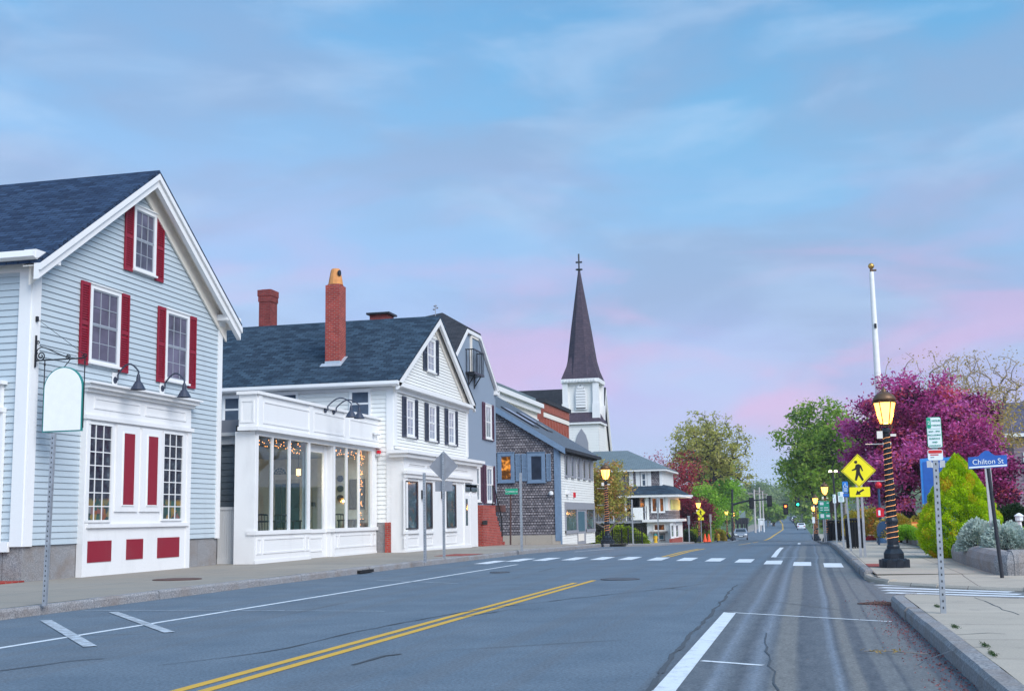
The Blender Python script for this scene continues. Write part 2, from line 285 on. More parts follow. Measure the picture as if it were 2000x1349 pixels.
W = dict(
    white=paint('white_paint', (0.74, 0.74, 0.74), amt=0.30), trim=paint('white_trim', (0.76, 0.76, 0.76), dirt=(0.52, 0.52, 0.53), amt=0.45),
    blueclap=paint('pale_blue_clapboard', (0.46, 0.53, 0.575), dirt=(0.34, 0.38, 0.41), amt=0.5), bluelip=plain('clapboard_lip_shade', (0.17, 0.19, 0.21)),  # lip colours carry painted shade below each board
    whiteclap=paint('white_clapboard', (0.78, 0.78, 0.75), amt=0.26), whitelip=plain('white_clapboard_lip_shade', (0.25, 0.25, 0.25)),
    greyclap=paint('grey_clapboard', (0.20, 0.235, 0.26), amt=0.1), greylip=plain('grey_clapboard_lip_shade', (0.08, 0.09, 0.10)),
    stucco=paint('blue_grey_stucco', (0.235, 0.29, 0.37), rough=0.8, dirt=(0.2, 0.24, 0.3), amt=0.3), stucco2=plain('blue_grey_paint', (0.20, 0.26, 0.34), 0.6),
    greypaint=paint('grey_trim_paint', (0.27, 0.28, 0.32), amt=0.15), cream=paint('cream_trim', (0.80, 0.74, 0.66), amt=0.15),
    red=paint('red_paint', (0.25, 0.009, 0.026), dirt=(0.22, 0.05, 0.06), amt=0.6), maroon=plain('maroon_shutter', (0.085, 0.028, 0.055), 0.5), navy=plain('navy_shutter', (0.035, 0.045, 0.075), 0.5),
    slateblue=plain('slate_blue_shutter', (0.17, 0.25, 0.36), 0.55), frame_d=plain('dark_frame', (0.02, 0.022, 0.03), 0.4), sashgrey=plain('grey_sash', (0.33, 0.36, 0.41), 0.5),
    black=plain('black_iron', (0.012, 0.013, 0.018), 0.35, 0.2), blackgreen=plain('black_green_iron', (0.018, 0.024, 0.034), 0.3, 0.2, var=0.4),
    galv=plain('galvanised_steel', (0.38, 0.41, 0.44), 0.42, 0.55, var=0.2, sc_=9), galvd=plain('punched_hole', (0.04, 0.045, 0.05)), alu=plain('bare_aluminium', (0.52, 0.52, 0.52), 0.45, 0.4),
    lead=plain('lead_flashing', (0.45, 0.50, 0.56), 0.5, 0.3), terracotta=plain('orange_clay', (0.62, 0.26, 0.08), 0.7),
    granite=None, concrete=None,
    roofblue=shingle('blue_black_roof', (0.012, 0.026, 0.062), (0.034, 0.066, 0.130), .3, .15), roofteal=shingle('blue_slate_roof', (0.013, 0.028, 0.050), (0.045, 0.082, 0.124), .34, .17),
    roofgrey=shingle('grey_roof', (0.10, 0.12, 0.15), (0.13, 0.155, 0.19), var=0.15), roofdark=shingle('charcoal_roof', (0.03, 0.033, 0.042), (0.05, 0.052, 0.062)),
    roofplum=shingle('plum_slate', (0.058, 0.045, 0.068), (0.085, 0.062, 0.085), 0.5, 0.3), rooflight=shingle('grey_green_roof', (0.14, 0.19, 0.215), (0.17, 0.22, 0.245), 0.4, 0.2, 0.12),
    cedar=shingle('weathered_cedar', (0.165, 0.15, 0.165), (0.36, 0.325, 0.34), 0.16, 0.135, 0.35, mortar=(0.035, 0.032, 0.04), ms=0.016, bumps=0.9),
    brick=shingle('red_brick', (0.30, 0.026, 0.022), (0.44, 0.055, 0.036), 0.21, 0.075, 0.3, mortar=(0.30, 0.21, 0.18), ms=0.009), brickdark=shingle('dark_brick', (0.20, 0.030, 0.030), (0.28, 0.048, 0.042), 0.21, 0.075, 0.4, mortar=(0.20, 0.10, 0.09), ms=0.008),
    brickor=shingle('orange_brick', (0.30, 0.060, 0.038), (0.40, 0.10, 0.06), 0.22, 0.08, 0.3, mortar=(0.35, 0.16, 0.12), ms=0.008),
    pane=pane_mat('dark_pane', (0.035, 0.045, 0.07)), paneblue=pane_mat('blue_grey_pane', (0.08, 0.11, 0.16)), panecurt=pane_mat('curtained_pane', (0.32, 0.36, 0.42), var=0.35, sc_=3.0), paneplum=pane_mat('screened_pane', (0.13, 0.115, 0.17), rough=0.12, var=0.75, sc_=0.9),
    glass=clear_glass('clear_glass', refl=0.03),
    warmpane=emit('warm_lit_pane', (0.85, 0.30, 0.07), 0.8, 1.6), sunsetrefl=emit('sunset_reflection_pane', (0.95, 0.34, 0.05), 1.0, 3.6), stringl=emit('string_light', (1.0, 0.33, 0.08), 5.0), lampglass=emit('lamp_glass', (1.0, 0.58, 0.16), 6.0),
    lampcool=emit('flood_light', (1.0, 0.85, 0.6), 9.0), rope=emit('rope_light', (1.0, 0.40, 0.14), 0.85), redlamp=emit('red_signal', (1.0, 0.10, 0.02), 8.0), greenlamp=emit('green_signal', (0.02, 1.0, 0.45), 6.0), pend=emit('pendant_light', (1.0, 0.52, 0.14), 6.0),
    signwhite=plain('sign_white', (0.74, 0.80, 0.82), 0.4, var=0.04), signgreen=plain('sign_green', (0.015, 0.34, 0.20), 0.4), signyellow=plain('sign_yellow', (0.86, 0.78, 0.01), 0.4, var=0.04), signblue=plain('sign_blue', (0.02, 0.11, 0.42), 0.4), signblue2=plain('sign_bright_blue', (0.03, 0.22, 0.62), 0.4), signback=plain('sign_back', (0.30, 0.31, 0.34), 0.5, 0.3),
    signred=plain('sign_red', (0.60, 0.03, 0.03), 0.4), ink=plain('black_ink', (0.012, 0.012, 0.012), 0.6), boardwhite=plain('board_white', (0.84, 0.84, 0.84), 0.5, var=0.03), teal=plain('teal_edge', (0.02, 0.22, 0.20), 0.5), limeboard=plain('pale_yellow_board', (0.66, 0.68, 0.22), 0.6, var=0.05),
    hydrant=plain('yellow_enamel', (0.70, 0.42, 0.015), 0.4), cone=plain('orange_plastic', (0.85, 0.09, 0.02), 0.5), redpaint=plain('red_enamel', (0.62, 0.012, 0.03), 0.35), mailblue=plain('mailbox_blue', (0.02, 0.06, 0.13), 0.35),
    bark=plain('bark', (0.075, 0.058, 0.052), 0.9, var=0.4, sc_=9, bump=0.5), barkpale=plain('pale_bark', (0.34, 0.27, 0.23), 0.9, var=0.35, sc_=9, bump=0.4), barkdark=plain('dark_bark', (0.03, 0.024, 0.028), 0.9, var=0.4, sc_=9),
    wood=plain('grey_wood', (0.25, 0.22, 0.20), 0.8, var=0.3), polewood=plain('pole_wood', (0.30, 0.25, 0.22), 0.85, var=0.3), whitepole=plain('white_fibreglass', (0.80, 0.79, 0.76), 0.3, var=0.06), gold=plain('gilt', (0.62, 0.36, 0.10), 0.35, 0.8), bronze=plain('bronze_cap', (0.16, 0.09, 0.05), 0.45, 0.5),
    rubber=plain('rubber', (0.015, 0.015, 0.016), 0.8), plastic=plain('black_plastic', (0.01, 0.011, 0.014), 0.5), mulch=plain('red_bark_mulch', (0.20, 0.055, 0.04), 0.95, var=0.5, sc_=25, bump=0.8),
    inwall=plain('cream_interior', (0.62, 0.58, 0.48), 0.8), infloor=plain('interior_floor', (0.10, 0.09, 0.09), 0.6), indark=plain('interior_dark', (0.02, 0.022, 0.028), 0.6), tablew=plain('dark_table', (0.012, 0.014, 0.028), 0.4), blueglow=plain('teal_interior', (0.05, 0.12, 0.16), 0.6),
    carsilver=plain('silver_car_paint', (0.42, 0.45, 0.50), 0.25, 0.6, var=0.03), carwhite=plain('white_car_paint', (0.72, 0.75, 0.80), 0.25, var=0.03), cardark=plain('dark_car_paint', (0.03, 0.035, 0.05), 0.25, 0.3, var=0.03), carglass=pane_mat('car_glass', (0.02, 0.03, 0.04), var=0.2), headl=plain('headlamp_lens', (0.75, 0.78, 0.8), 0.15), taill=plain('tail_lamp', (0.5, 0.02, 0.02), 0.25),
    purpleinterior=plain('plum_fence', (0.03, 0.02, 0.06)), seaposter=None)
def granite():
    M = Mt('granite'); a = M.noise(45, 3); b = M.noise(1.8, 4, loc=(3, 1, 2)); c = M.noise(8, 5)
    k = ramp([(0.3, (0.11, 0.115, 0.13)), (0.5, (0.24, 0.24, 0.25)), (0.72, (0.40, 0.39, 0.38))], a)
    k = mixc(math_('MULTIPLY', ramp([(0.45, (0,) * 3), (0.7, (1,) * 3)], b), 0.55), k, (0.20, 0.155, 0.125))
    M.set(Base_Color=k, Roughness=0.8); M.bump(c, 0.6, 0.03); return M.m
W['granite'] = granite(); W['crack'] = plain('crack_filler', (0.068, 0.082, 0.098), 0.9); W['greyroom'] = plain('grey_interior_door', (0.34, 0.33, 0.30), 0.6)
def slabs(name, c, wid, hei, joint, stain=(0.16, 0.13, 0.11), js=0.012):
    M = Mt(name); b = N('ShaderNodeTexBrick'); b.offset = 0.0; b.inputs['Scale'].default_value = 1; b.inputs['Brick Width'].default_value = wid; b.inputs['Row Height'].default_value = hei; b.inputs['Mortar Size'].default_value = js
    b.inputs['Mortar Smooth'].default_value = 0.3; b.inputs['Color1'].default_value = (*c, 1); b.inputs['Color2'].default_value = (*[x * 0.86 for x in c], 1); b.inputs['Mortar'].default_value = (*joint, 1)
    L(M.vec('UV', loc=(0.35, 0.2, 0)), b.inputs['Vector']); a = M.noise(0.7, 6, 'UV', 0.65); f = M.noise(55, 2, 'UV'); d = M.noise(3.0, 5, 'UV', 0.7, loc=(5, 2, 0))
    k = mixc(math_('MULTIPLY', ramp([(0.45, (0,) * 3), (0.75, (1,) * 3)], a), 0.5), b.outputs['Color'], stain)
    k = mixc(math_('MULTIPLY', ramp([(0.58, (0,) * 3), (0.7, (1,) * 3)], d), 0.3), k, (0.10, 0.10, 0.11))
    k = mixc(1.0, k, ramp([(0.3, (0.86,) * 3), (0.7, (1.1,) * 3)], f), 'MULTIPLY')
    M.set(Base_Color=k, Roughness=0.85, Specular_IOR_Level=0.25); M.bump(math_('SUBTRACT', math_('MULTIPLY', f, 0.4), b.outputs['Fac']), 0.35, 0.01); return M.m
W['concrete'] = slabs('pavement_concrete', (0.47, 0.415, 0.345), 1.55, 1.55, (0.20, 0.17, 0.15), (0.29, 0.26, 0.23)); W['asphwalk'] = slabs('patched_pavement', (0.34, 0.305, 0.26), 3.4, 2.9, (0.17, 0.14, 0.12), (0.20, 0.205, 0.20))
def asphalt():
    M = Mt('asphalt'); fine = M.noise(32, 5, 'UV', 0.75); mid = M.noise(0.9, 6, 'UV', 0.65); sx2 = N('ShaderNodeSeparateXYZ'); L(M.tc.outputs['UV'], sx2.inputs[0]); X = sx2.outputs[0]
    base = ramp([(0.3, (0.088, 0.124, 0.164)), (0.7, (0.132, 0.172, 0.215))], mid)
    wob = M.noise(0.055, 2, 'UV', stretch=(0.2, 1, 1)); xw = math_('ADD', X, math_('MULTIPLY', math_('SUBTRACT', wob, 0.5), 0.35))
    cb = N('ShaderNodeCombineXYZ'); L(math_('MULTIPLY', xw, 2.3), cb.inputs[0]); L(math_('MULTIPLY', sx2.outputs[1], 0.010), cb.inputs[1])
    t = N('ShaderNodeTexNoise'); t.inputs['Scale'].default_value = 1.0; t.inputs['Detail'].default_value = 5; t.inputs['Roughness'].default_value = 0.62; L(cb.outputs[0], t.inputs['Vector'])
    side = ramp([(0.0, (0,) * 3), (0.02, (1,) * 3)], math_('MULTIPLY_ADD', X, 0.1, 0.14))       # east of the parking line
    u_ = math_('MULTIPLY_ADD', math_('ADD', xw, math_('MULTIPLY', math_('SUBTRACT', t.outputs['Fac'], 0.5), 0.22)), 0.4, 0.5)
    D_, M_, B_, T_, G_ = (0.045, 0.056, 0.074), (0.088, 0.106, 0.128), (0.20, 0.245, 0.31), (0.19, 0.18, 0.16), (0.15, 0.155, 0.155)
    streak = ramp([(0.035, D_), (0.075, M_), (0.13, M_), (0.16, B_), (0.20, M_), (0.235, D_), (0.30, B_), (0.335, M_), (0.36, T_), (0.42, T_), (0.44, D_), (0.53, M_), (0.555, B_), (0.575, D_), (0.60, T_), (0.63, T_), (0.65, D_), (0.685, D_), (0.70, G_), (0.755, G_), (0.77, D_), (0.785, G_), (0.86, G_), (0.875, D_), (0.89, M_), (1.0, G_)], u_)
    grav = M.noise(9, 4, 'UV', 0.7, stretch=(1, 0.3, 1))
    streak = mixc(0.35, streak, ramp([(0.35, (0.08, 0.085, 0.09)), (0.65, (0.22, 0.22, 0.22))], grav))
    west = mixc(ramp([(0.50, (0,) * 3), (0.60, (0.35,) * 3)], M.noise(0.8, 3, 'UV', stretch=(2.4, 0.04, 1))), base, (0.115, 0.125, 0.14))
    nearf = ramp([(0.0, (1,) * 3), (0.30, (0.85,) * 3), (0.55, (0.35,) * 3), (1.0, (0.15,) * 3)], math_('MULTIPLY', sx2.outputs[1], 0.0085))
    k = mixc(math_('MULTIPLY', math_('MULTIPLY', side, 0.9), nearf), west, streak)
    v = N('ShaderNodeTexVoronoi', feature='DISTANCE_TO_EDGE'); v.inputs['Scale'].default_value = 1; L(M.vec('UV', (0.16, 0.10, 1), 0.5), v.inputs['Vector'])
    crack = math_('MULTIPLY', ramp([(0.0, (1,) * 3), (0.010, (0,) * 3)], v.outputs[0]), ramp([(0.5, (0,) * 3), (0.6, (1,) * 3)], M.noise(0.25, 2, 'UV', loc=(8, 8, 0))))
    k = mixc(math_('MULTIPLY', crack, 0.6), k, (0.05, 0.055, 0.06))
    pit = ramp([(0.66, (0,) * 3), (0.72, (1,) * 3)], M.noise(4.5, 4, 'UV', 0.7, stretch=(1.0, 2.2, 1)))
    k = mixc(math_('MULTIPLY', pit, 0.35), k, (0.06, 0.065, 0.075))
    k = mixc(1.0, k, ramp([(0.32, (0.50,) * 3), (0.68, (1.48,) * 3)], fine), 'MULTIPLY')
    M.set(Base_Color=k, Roughness=0.72, Specular_IOR_Level=0.35); M.bump(fine, 0.5, 0.006); return M.m
W['asphalt'] = asphalt()
def worn(name, c, lo=0.42, hi=0.62, amt=0.75):
    M = Mt(name); a = M.noise(6, 5, 'UV', 0.7); f = M.noise(60, 2, 'UV')
    k = mixc(math_('MULTIPLY', ramp([(lo, (1,) * 3), (hi, (0,) * 3)], math_('ADD', math_('MULTIPLY', a, 0.75), math_('MULTIPLY', f, 0.25))), amt), c, (0.15, 0.16, 0.175)); M.set(Base_Color=k, Roughness=0.7); return M.m
W['line'] = worn('white_road_paint', (0.66, 0.70, 0.74), 0.30, 0.5, 0.6); W['linefaded'] = worn('faded_white_road_paint', (0.52, 0.58, 0.64), 0.44, 0.60, 0.7); W['yline'] = worn('yellow_road_paint', (0.62, 0.36, 0.03), 0.30, 0.48, 0.5)
def grassm():
    M = Mt('lawn'); a = M.noise(1.2, 5); b = M.noise(40, 2); M.set(Base_Color=mixc(1.0, ramp([(0.3, (0.045, 0.10, 0.02)), (0.7, (0.10, 0.18, 0.035))], a), ramp([(0.3, (0.7,) * 3), (0.7, (1.2,) * 3)], b), 'MULTIPLY'), Roughness=0.9); M.bump(b, 0.8, 0.03); return M.m
W['lawn'] = grassm()
def lamp_glass():
    M = Mt('lamp_glass'); nt.nodes.remove(M.b); t = N('ShaderNodeBsdfTransparent'); e = N('ShaderNodeEmission'); e.inputs[0].default_value = (1.0, 0.50, 0.10, 1); e.inputs[1].default_value = 5.5
    mx = N('ShaderNodeMixShader'); mx.inputs[0].default_value = 0.6; L(t.outputs[0], mx.inputs[1]); L(e.outputs[0], mx.inputs[2]); L(mx.outputs[0], nt.nodes['Material Output'].inputs[0]); return M.m
W['lampglass'] = lamp_glass()
LF = dict(
    purple=leafmat('purple_leaf', [(0.0, (0.035, 0.008, 0.035)), (0.3, (0.20, 0.020, 0.10)), (0.55, (0.52, 0.055, 0.25)), (0.8, (0.68, 0.19, 0.54)), (1.0, (0.72, 0.12, 0.16))], 0.45),
    oak=leafmat('spring_oak_leaf', [(0.0, (0.09, 0.20, 0.02)), (0.55, (0.27, 0.43, 0.045)), (1.0, (0.52, 0.60, 0.14))], 0.5),
    olive=leafmat('olive_young_leaf', [(0.0, (0.24, 0.24, 0.05)), (0.55, (0.48, 0.47, 0.10)), (1.0, (0.66, 0.60, 0.22))], 0.5),
    bright=leafmat('bright_green_leaf', [(0.0, (0.130, 0.286, 0.019)), (0.6, (0.286, 0.546, 0.039)), (1.0, (0.468, 0.676, 0.104))], 0.5),
    crimson=leafmat('crimson_leaf', [(0.0, (0.195, 0.019, 0.039)), (0.6, (0.468, 0.039, 0.065)), (1.0, (0.624, 0.130, 0.156))], 0.45),
    pink=leafmat('pink_bud', [(0.0, (0.320, 0.112, 0.192)), (1.0, (0.544, 0.224, 0.320))]), maroon=leafmat('maroon_leaf', [(0.0, (0.078, 0.010, 0.026)), (0.7, (0.247, 0.021, 0.052)), (1.0, (0.390, 0.046, 0.065))]),
    street=leafmat('copper_green_leaf', [(0.0, (0.250, 0.275, 0.050)), (0.45, (0.425, 0.400, 0.088)), (0.75, (0.575, 0.338, 0.100)), (1.0, (0.600, 0.188, 0.100))], 0.45),
    gold=leafmat('golden_bud', [(0.0, (0.40, 0.27, 0.09)), (1.0, (0.60, 0.45, 0.17))], 0.45), far=leafmat('far_leaf', [(0.0, (0.156, 0.221, 0.104)), (1.0, (0.325, 0.416, 0.169))], 0.45),
    conif=leafmat('lime_conifer', [(0.0, (0.17, 0.33, 0.006)), (0.45, (0.46, 0.70, 0.010)), (0.8, (0.62, 0.74, 0.02)), (1.0, (0.74, 0.46, 0.03))], 0.4), silver=leafmat('silver_leaf', [(0.0, (0.32, 0.42, 0.38)), (1.0, (0.62, 0.72, 0.66))], 0.3),
    hedge=leafmat('hedge_leaf', [(0.0, (0.10, 0.18, 0.01)), (0.6, (0.30, 0.40, 0.02)), (1.0, (0.45, 0.54, 0.04))], 0.3), dark=leafmat('dark_leaf', [(0.0, (0.012, 0.03, 0.012)), (1.0, (0.04, 0.085, 0.025))], 0.2), rust=leafmat('rust_leaf', [(0.0, (0.216, 0.216, 0.024)), (0.6, (0.504, 0.396, 0.048)), (1.0, (0.600, 0.240, 0.060))], 0.3))
def shoppane():
    M = Mt('shop_display_pane'); s2 = N('ShaderNodeSeparateXYZ'); L(M.tc.outputs['UV'], s2.inputs[0])
    f = M.noise(5, 4, 'UV'); v = N('ShaderNodeTexVoronoi'); v.inputs['Scale'].default_value = 1; L(M.vec('UV', (7, 7, 1)), v.inputs['Vector'])
    goods = ramp([(0.0, (0.03, 0.05, 0.05)), (0.4, (0.05, 0.12, 0.10)), (0.6, (0.35, 0.22, 0.05)), (0.8, (0.25, 0.06, 0.04)), (1.0, (0.25, 0.33, 0.35))], v.outputs['Color'])
    low = ramp([(0.0, (1,) * 3), (0.26, (1,) * 3), (0.30, (0,) * 3)], math_('MULTIPLY', math_('SUBTRACT', s2.outputs[1], 1.4), 0.5))
    glassc = ramp([(0.35, (0.02, 0.022, 0.035)), (0.6, (0.05, 0.06, 0.08)), (0.75, (0.12, 0.16, 0.18))], f)
    M.set(Base_Color=mixc(math_('MULTIPLY', low, 0.8), glassc, goods), Roughness=0.08, Specular_IOR_Level=0.7); return M.m
W['shoppane'] = shoppane()
def showpane():
    M = Mt('shop_window_pane'); f = M.noise(1.4, 4, 'UV', 0.6, loc=(2, 0, 0)); g = M.noise(3.2, 3, 'UV', loc=(7, 3, 0))
    c = mixc(ramp([(0.55, (0,) * 3), (0.7, (1,) * 3)], g), ramp([(0.3, (0.015, 0.02, 0.04)), (0.55, (0.05, 0.08, 0.12)), (0.7, (0.18, 0.24, 0.28))], f), (0.16, 0.06, 0.045))
    M.set(Base_Color=c, Roughness=0.06, Specular_IOR_Level=0.7); return M.m
W['showpane'] = showpane()
W['warmdark'] = emit('dim_lit_pane', (0.60, 0.20, 0.05), 0.45, 3.5)
# ------------------------------------------------------------------ ground, road, pavements
def strip(xl, xr, ys, dz, name, mat, thick=0.0):
    mb = MB(); n = len(ys)
    for i, y in enumerate(ys): mb.v += [(xl(y), y, gz(y) + dz), (xr(y), y, gz(y) + dz)]
    mb.f = [(2 * i, 2 * i + 1, 2 * i + 3, 2 * i + 2) for i in range(n - 1)]; mb.m = [0] * (n - 1)
    return mb.build(name, mat)
_KY = [-60, 10, 16, 24, 32, 40, 50, 58, 70, 114, 160, 200, 280, 360, 420, 500, 650, 900]
_KL = [-11.8, -11.65, -11.55, -11.4, -11.1, -10.6, -9.95, -9.75, -9.9, -10.6, -11.2, -11.5, -11.6, -13.0, -15.2, -18.2, -27, -45]
_KR = [1.5, 1.20, 1.10, 1.02, 0.98, 0.90, 0.84, 0.80, 0.80, 0.62, 0.4, 0.2, -0.6, -2.2, -4.2, -7.2, -16, -34]
kl = lambda y: float(np.interp(y, _KY, _KL)); kr = lambda y: float(np.interp(y, _KY, _KR))
ys_all = [-60, -20, 0, 8, 16, 24, 32, 40, 45, 50, 58, 64, 70, 76, 82, 90, 100, 114, 128, 140, 150, 160, 180, 200, 240, 280, 320, 360, 420, 500, 580, 650, 760, 900]
strip_ground = MB()
gx = [-700, -300, -120, -60, -30, -12, 0, 12, 30, 60, 120, 300, 700]; gy = ys_all + [1200, 1600]
def hill(x, y): return gz(y) - 0.06 + max(0, (abs(x + 12) - 45)) * 0.035 * min(1, max(0, (y - 220) / 250)) + max(0, y - 700) * 0.02
for y in gy: strip_ground.v += [(x, y, hill(x, y)) for x in gx]
for j in range(len(gy) - 1):
    for i in range(len(gx) - 1):
        k = j * len(gx) + i; strip_ground.f.append((k, k + 1, k + 1 + len(gx), k + len(gx))); strip_ground.m.append(0)
setting(strip_ground.build('ground', W['lawn']), label='grassy ground falling away beyond the crossing and rising to a far hill', cat='ground')
road = setting(strip(lambda y: kl(y) - 0.02, lambda y: kr(y) + 0.02, ys_all, 0.0, 'road', W['asphalt']), label='grey asphalt main street with tyre streaks', cat='road')
sl = MB(); sl.quad((-60, 61.9, gz(62)), (kl(62) - .02, 61.9, gz(62)), (kl(67.6) - .02, 67.6, gz(67.6)), (-60, 67.6, gz(67.6) + .02)); setting(sl.build('side_street', W['asphalt']), label='side street turning off by the shingled building', cat='street')
sr = MB(); sr.quad((kr(18.6) + .02, 18.6, 0), (1.4, 18.9, 0), (2.8, 17.85, 0), (6, 16.2, 0), (40, 13, 0), (40, 19.3, 0), (6, 20.3, 0), (3.34, 21.4, 0), (2.1, 22.5, 0), (kr(24.5) + .02, 24.5, 0)); setting(sr.build('side_street', W['asphalt']), label='side street with ladder crosswalk beside the granite planter', cat='street')
# pavements: raised slabs with granite kerbs
def walk(pts, name, mat, label):
    mb = MB(); mb.quad(*[(x, y, z) for x, y, z in pts]); return setting(mb.build(name, mat), label=label, cat='pavement')
def walkstrip(xl, xr, y0, y1, name, mat, label, n=14):
    ys = sorted(set([y0, y1] + [y for y in ys_all if y0 < y < y1])); mb = MB()
    for y in ys: mb.v += [(xl(y), y, gz(y) + 0.15), (xr(y), y, gz(y) + 0.15)]
    mb.f = [(2 * i, 2 * i + 1, 2 * i + 3, 2 * i + 2) for i in range(len(ys) - 1)]; mb.m = [0] * len(mb.f)
    return setting(mb.build(name, mat), label=label, cat='pavement')
KW = 0.17
walkstrip(lambda y: -60, lambda y: kl(y) - KW, -40, 61.9, 'sidewalk', W['asphwalk'], 'concrete pavement in front of the white houses')
walkstrip(lambda y: -60, lambda y: kl(y) - KW, 67.6, 86, 'sidewalk', W['asphwalk'], 'pavement in front of the shingled building')
walkstrip(lambda y: kl(y) - 3.2, lambda y: kl(y) - KW, 86, 360, 'sidewalk', W['asphwalk'], 'far pavement running downhill past the restaurant')
walkstrip(lambda y: kr(y) + KW, lambda y: kr(y) + 2.6 if y > 34 else 3.5, 24.5, 200, 'sidewalk', W['concrete'], 'concrete pavement around the lamp post and signs')
walk([(kr(18) + KW, 18.2, .15), (kr(10) + KW, 10, .15), (kr(-40) + KW, -40, .15), (40, -40, .15), (40, 12.8, .15), (6, 16.0, .15), (2.75, 17.65, .15), (1.5, 18.6, .15), (1.3, 18.6, .15)], 'sidewalk', W['concrete'], 'cracked concrete pavement in the near corner')
walk([(kr(24.5) + KW - .02, 24.5, .13), (1.45, 23.55, .053), (2.15, 22.62, .055), (3.4, 21.6, .055), (6, 20.5, .055), (40, 19.5, .055), (40, 24.5, .15), (3.5, 24.5, .15)], 'sidewalk', W['concrete'], 'strip of pavement below the granite planter')
def kerb(path, label, h=0.15, wdt=KW, mat='granite'):      # path: outer edge (road side) left to right; stone by stone
    mb = MB(); P = [Vector((x, y, gz(y))) for x, y in path]; side = []
    for i in range(len(P)):
        t = (P[min(i + 1, len(P) - 1)] - P[max(i - 1, 0)]); t.z = 0; t.normalize(); side.append(Vector((t.y, -t.x, 0)))
    for i in range(len(P) - 1):
        d = (P[i + 1] - P[i]); ln = d.length; k = max(1, round(ln / 1.9)) if ln < 60 else 1
        for j in range(k):
            a = P[i] + d * (j / k) + d.normalized() * 0.008; b = P[i] + d * ((j + 1) / k) - d.normalized() * 0.008
            sa = side[i] * wdt; jj = random.uniform(-.008, .012); c = 0.035
            prof = [(0.0, -0.1), (0.0, h - c), (0.18, h + 0.004), (1.0, h + 0.004), (1.0, -0.1)]
            off = side[i] * random.uniform(-.012, .008)
            mb.prism([a + sa * u + off + Vector((0, 0, z + (jj if z > 0 else 0))) for u, z in prof], b - a)
    return setting(mb.build('kerb', W[mat]), label=label, cat='kerb')
def klpath(y0, y1, f):
    ys = sorted(set([y0, y1] + [y for y in ys_all if y0 < y < y1])); return [(f(y), y) for y in ys]
def kerb_side(path, sgn, label):            # sgn +1: stone lies towards +X of the path
    if sgn < 0: path = path[::-1]
    kerb(path, label)
kerb_side(klpath(-40, 60.4, kl) + [(kl(61) - .35, 61.2), (kl(61.9) - 1.2, 61.7), (-40, 61.7)], -1, 'granite kerb along the pavement of the white houses')
kerb_side([(-40, 67.8), (kl(68) - 1.3, 67.8), (kl(69) - .3, 68.5)] + klpath(69.4, 360, kl), -1, 'granite kerb along the far left pavement')
kerb_side(klpath(-40, 18.2, kr) + [(kr(18.6) + .07, 18.62), (1.32, 18.85), (1.6, 18.75), (2.8, 17.85), (6, 16.2), (40, 13)], 1, 'granite kerb of the near corner')
kerb([(40, 19.3), (6, 20.3), (3.34, 21.4), (2.1, 22.5), (1.35, 23.5)], 'pale dropped kerb at the corner below the lamp post', .055, mat='concrete')
kerb([(1.35, 23.5), (kr(25) + .06, 24.6), (kr(25.6), 25.6)], 'short rising kerb at the corner below the lamp post', .10, mat='concrete')
kerb_side(klpath(25.6, 200, kr), 1, 'granite kerb running past the lamp post')
# road markings (children of the road)
def mark(name, quads, mat, dz=0.004):
    mb = MB()
    for q in quads: mb.quad(*[(x, y, gz(y) + dz) for x, y in q])
    return mb.build(name, mat, road)
def seg(x0, y0, x1, y1, w_):
    d = Vector((x1 - x0, y1 - y0)); n = Vector((-d.y, d.x)).normalized() * w_ / 2; k = max(1, int(abs(y1 - y0) / 1.2)); out = []
    for i in range(k):
        a = Vector((x0, y0)) + d * i / k; b = Vector((x0, y0)) + d * (i + 1) / k; out.append([tuple(a - n), tuple(b - n), tuple(b + n), tuple(a + n)])
    return out
P2 = lambda x, y: tuple(onZ(x, y, 0)[:2])
yl = [(-5.35, -10), (-4.96, 9.16), (-4.62, 25.64)]; yq = []
for o_ in (-0.115, 0.115):
    for (a, b) in zip(yl[:-1], yl[1:]): yq += seg(a[0] + o_, a[1], b[0] + o_, b[1] - (0.9 if o_ < 0 and b[1] > 20 else 0), 0.115)
    yq += seg(-4.58 + o_, 39.6, -4.33 + o_, 50.2, 0.115)
ys_far = [(-4.45, 58), (-4.6, 76), None, (-4.75, 84), (-5.0, 106), None, (-5.05, 112), (-5.3, 130), None, (-5.4, 150), (-5.7, 200), (-5.9, 280), (-7.6, 360), (-9.6, 420), (-12.7, 500), (-21, 650)]
for a, b in zip(ys_far[:-1], ys_far[1:]):
    if a and b: yq += seg(*a, *b, 0.14 if a[1] < 140 else 0.3)
mark('centre_line', yq, W['yline'])
mark('edge_line', seg(-9.25, -5, -8.91, 12.1, .10) + seg(-8.91, 12.1, -8.29, 34.43, .10) + seg(-9.0, 47, -8.3, 52.5, .1), W['line'])
mark('parking_line', seg(-1.18, -5, -1.16, 9.61, .19) + seg(-1.16, 9.61, -1.13, 17.25, .175) + seg(-1.13, 38.4, -1.15, 51, .16) + seg(-.75, 84, -.9, 100, .2) + seg(-8.2, 120, -9, 160, .12), W['line'])
mark('parking_tick', seg(-1.2, 17.24, .92, 15.8, .07) + seg(-1.04, 11.58, -.47, 11.28, .08) + seg(-1.1, 38.3, .7, 37.3, .06), W['line'])
mark('parking_mark', seg(-10.75, 15.6, -7.9, 12.3, .15) + seg(-10.6, 17.1, -7.85, 13.95, .14) + seg(-11.3, 17.33, -7.84, 17.38, .045) + seg(-7.8, 17.38, -6.2, 17.3, .03) + seg(-9.6, 26.2, -7.2, 24.6, .05), W['linefaded'], .009)
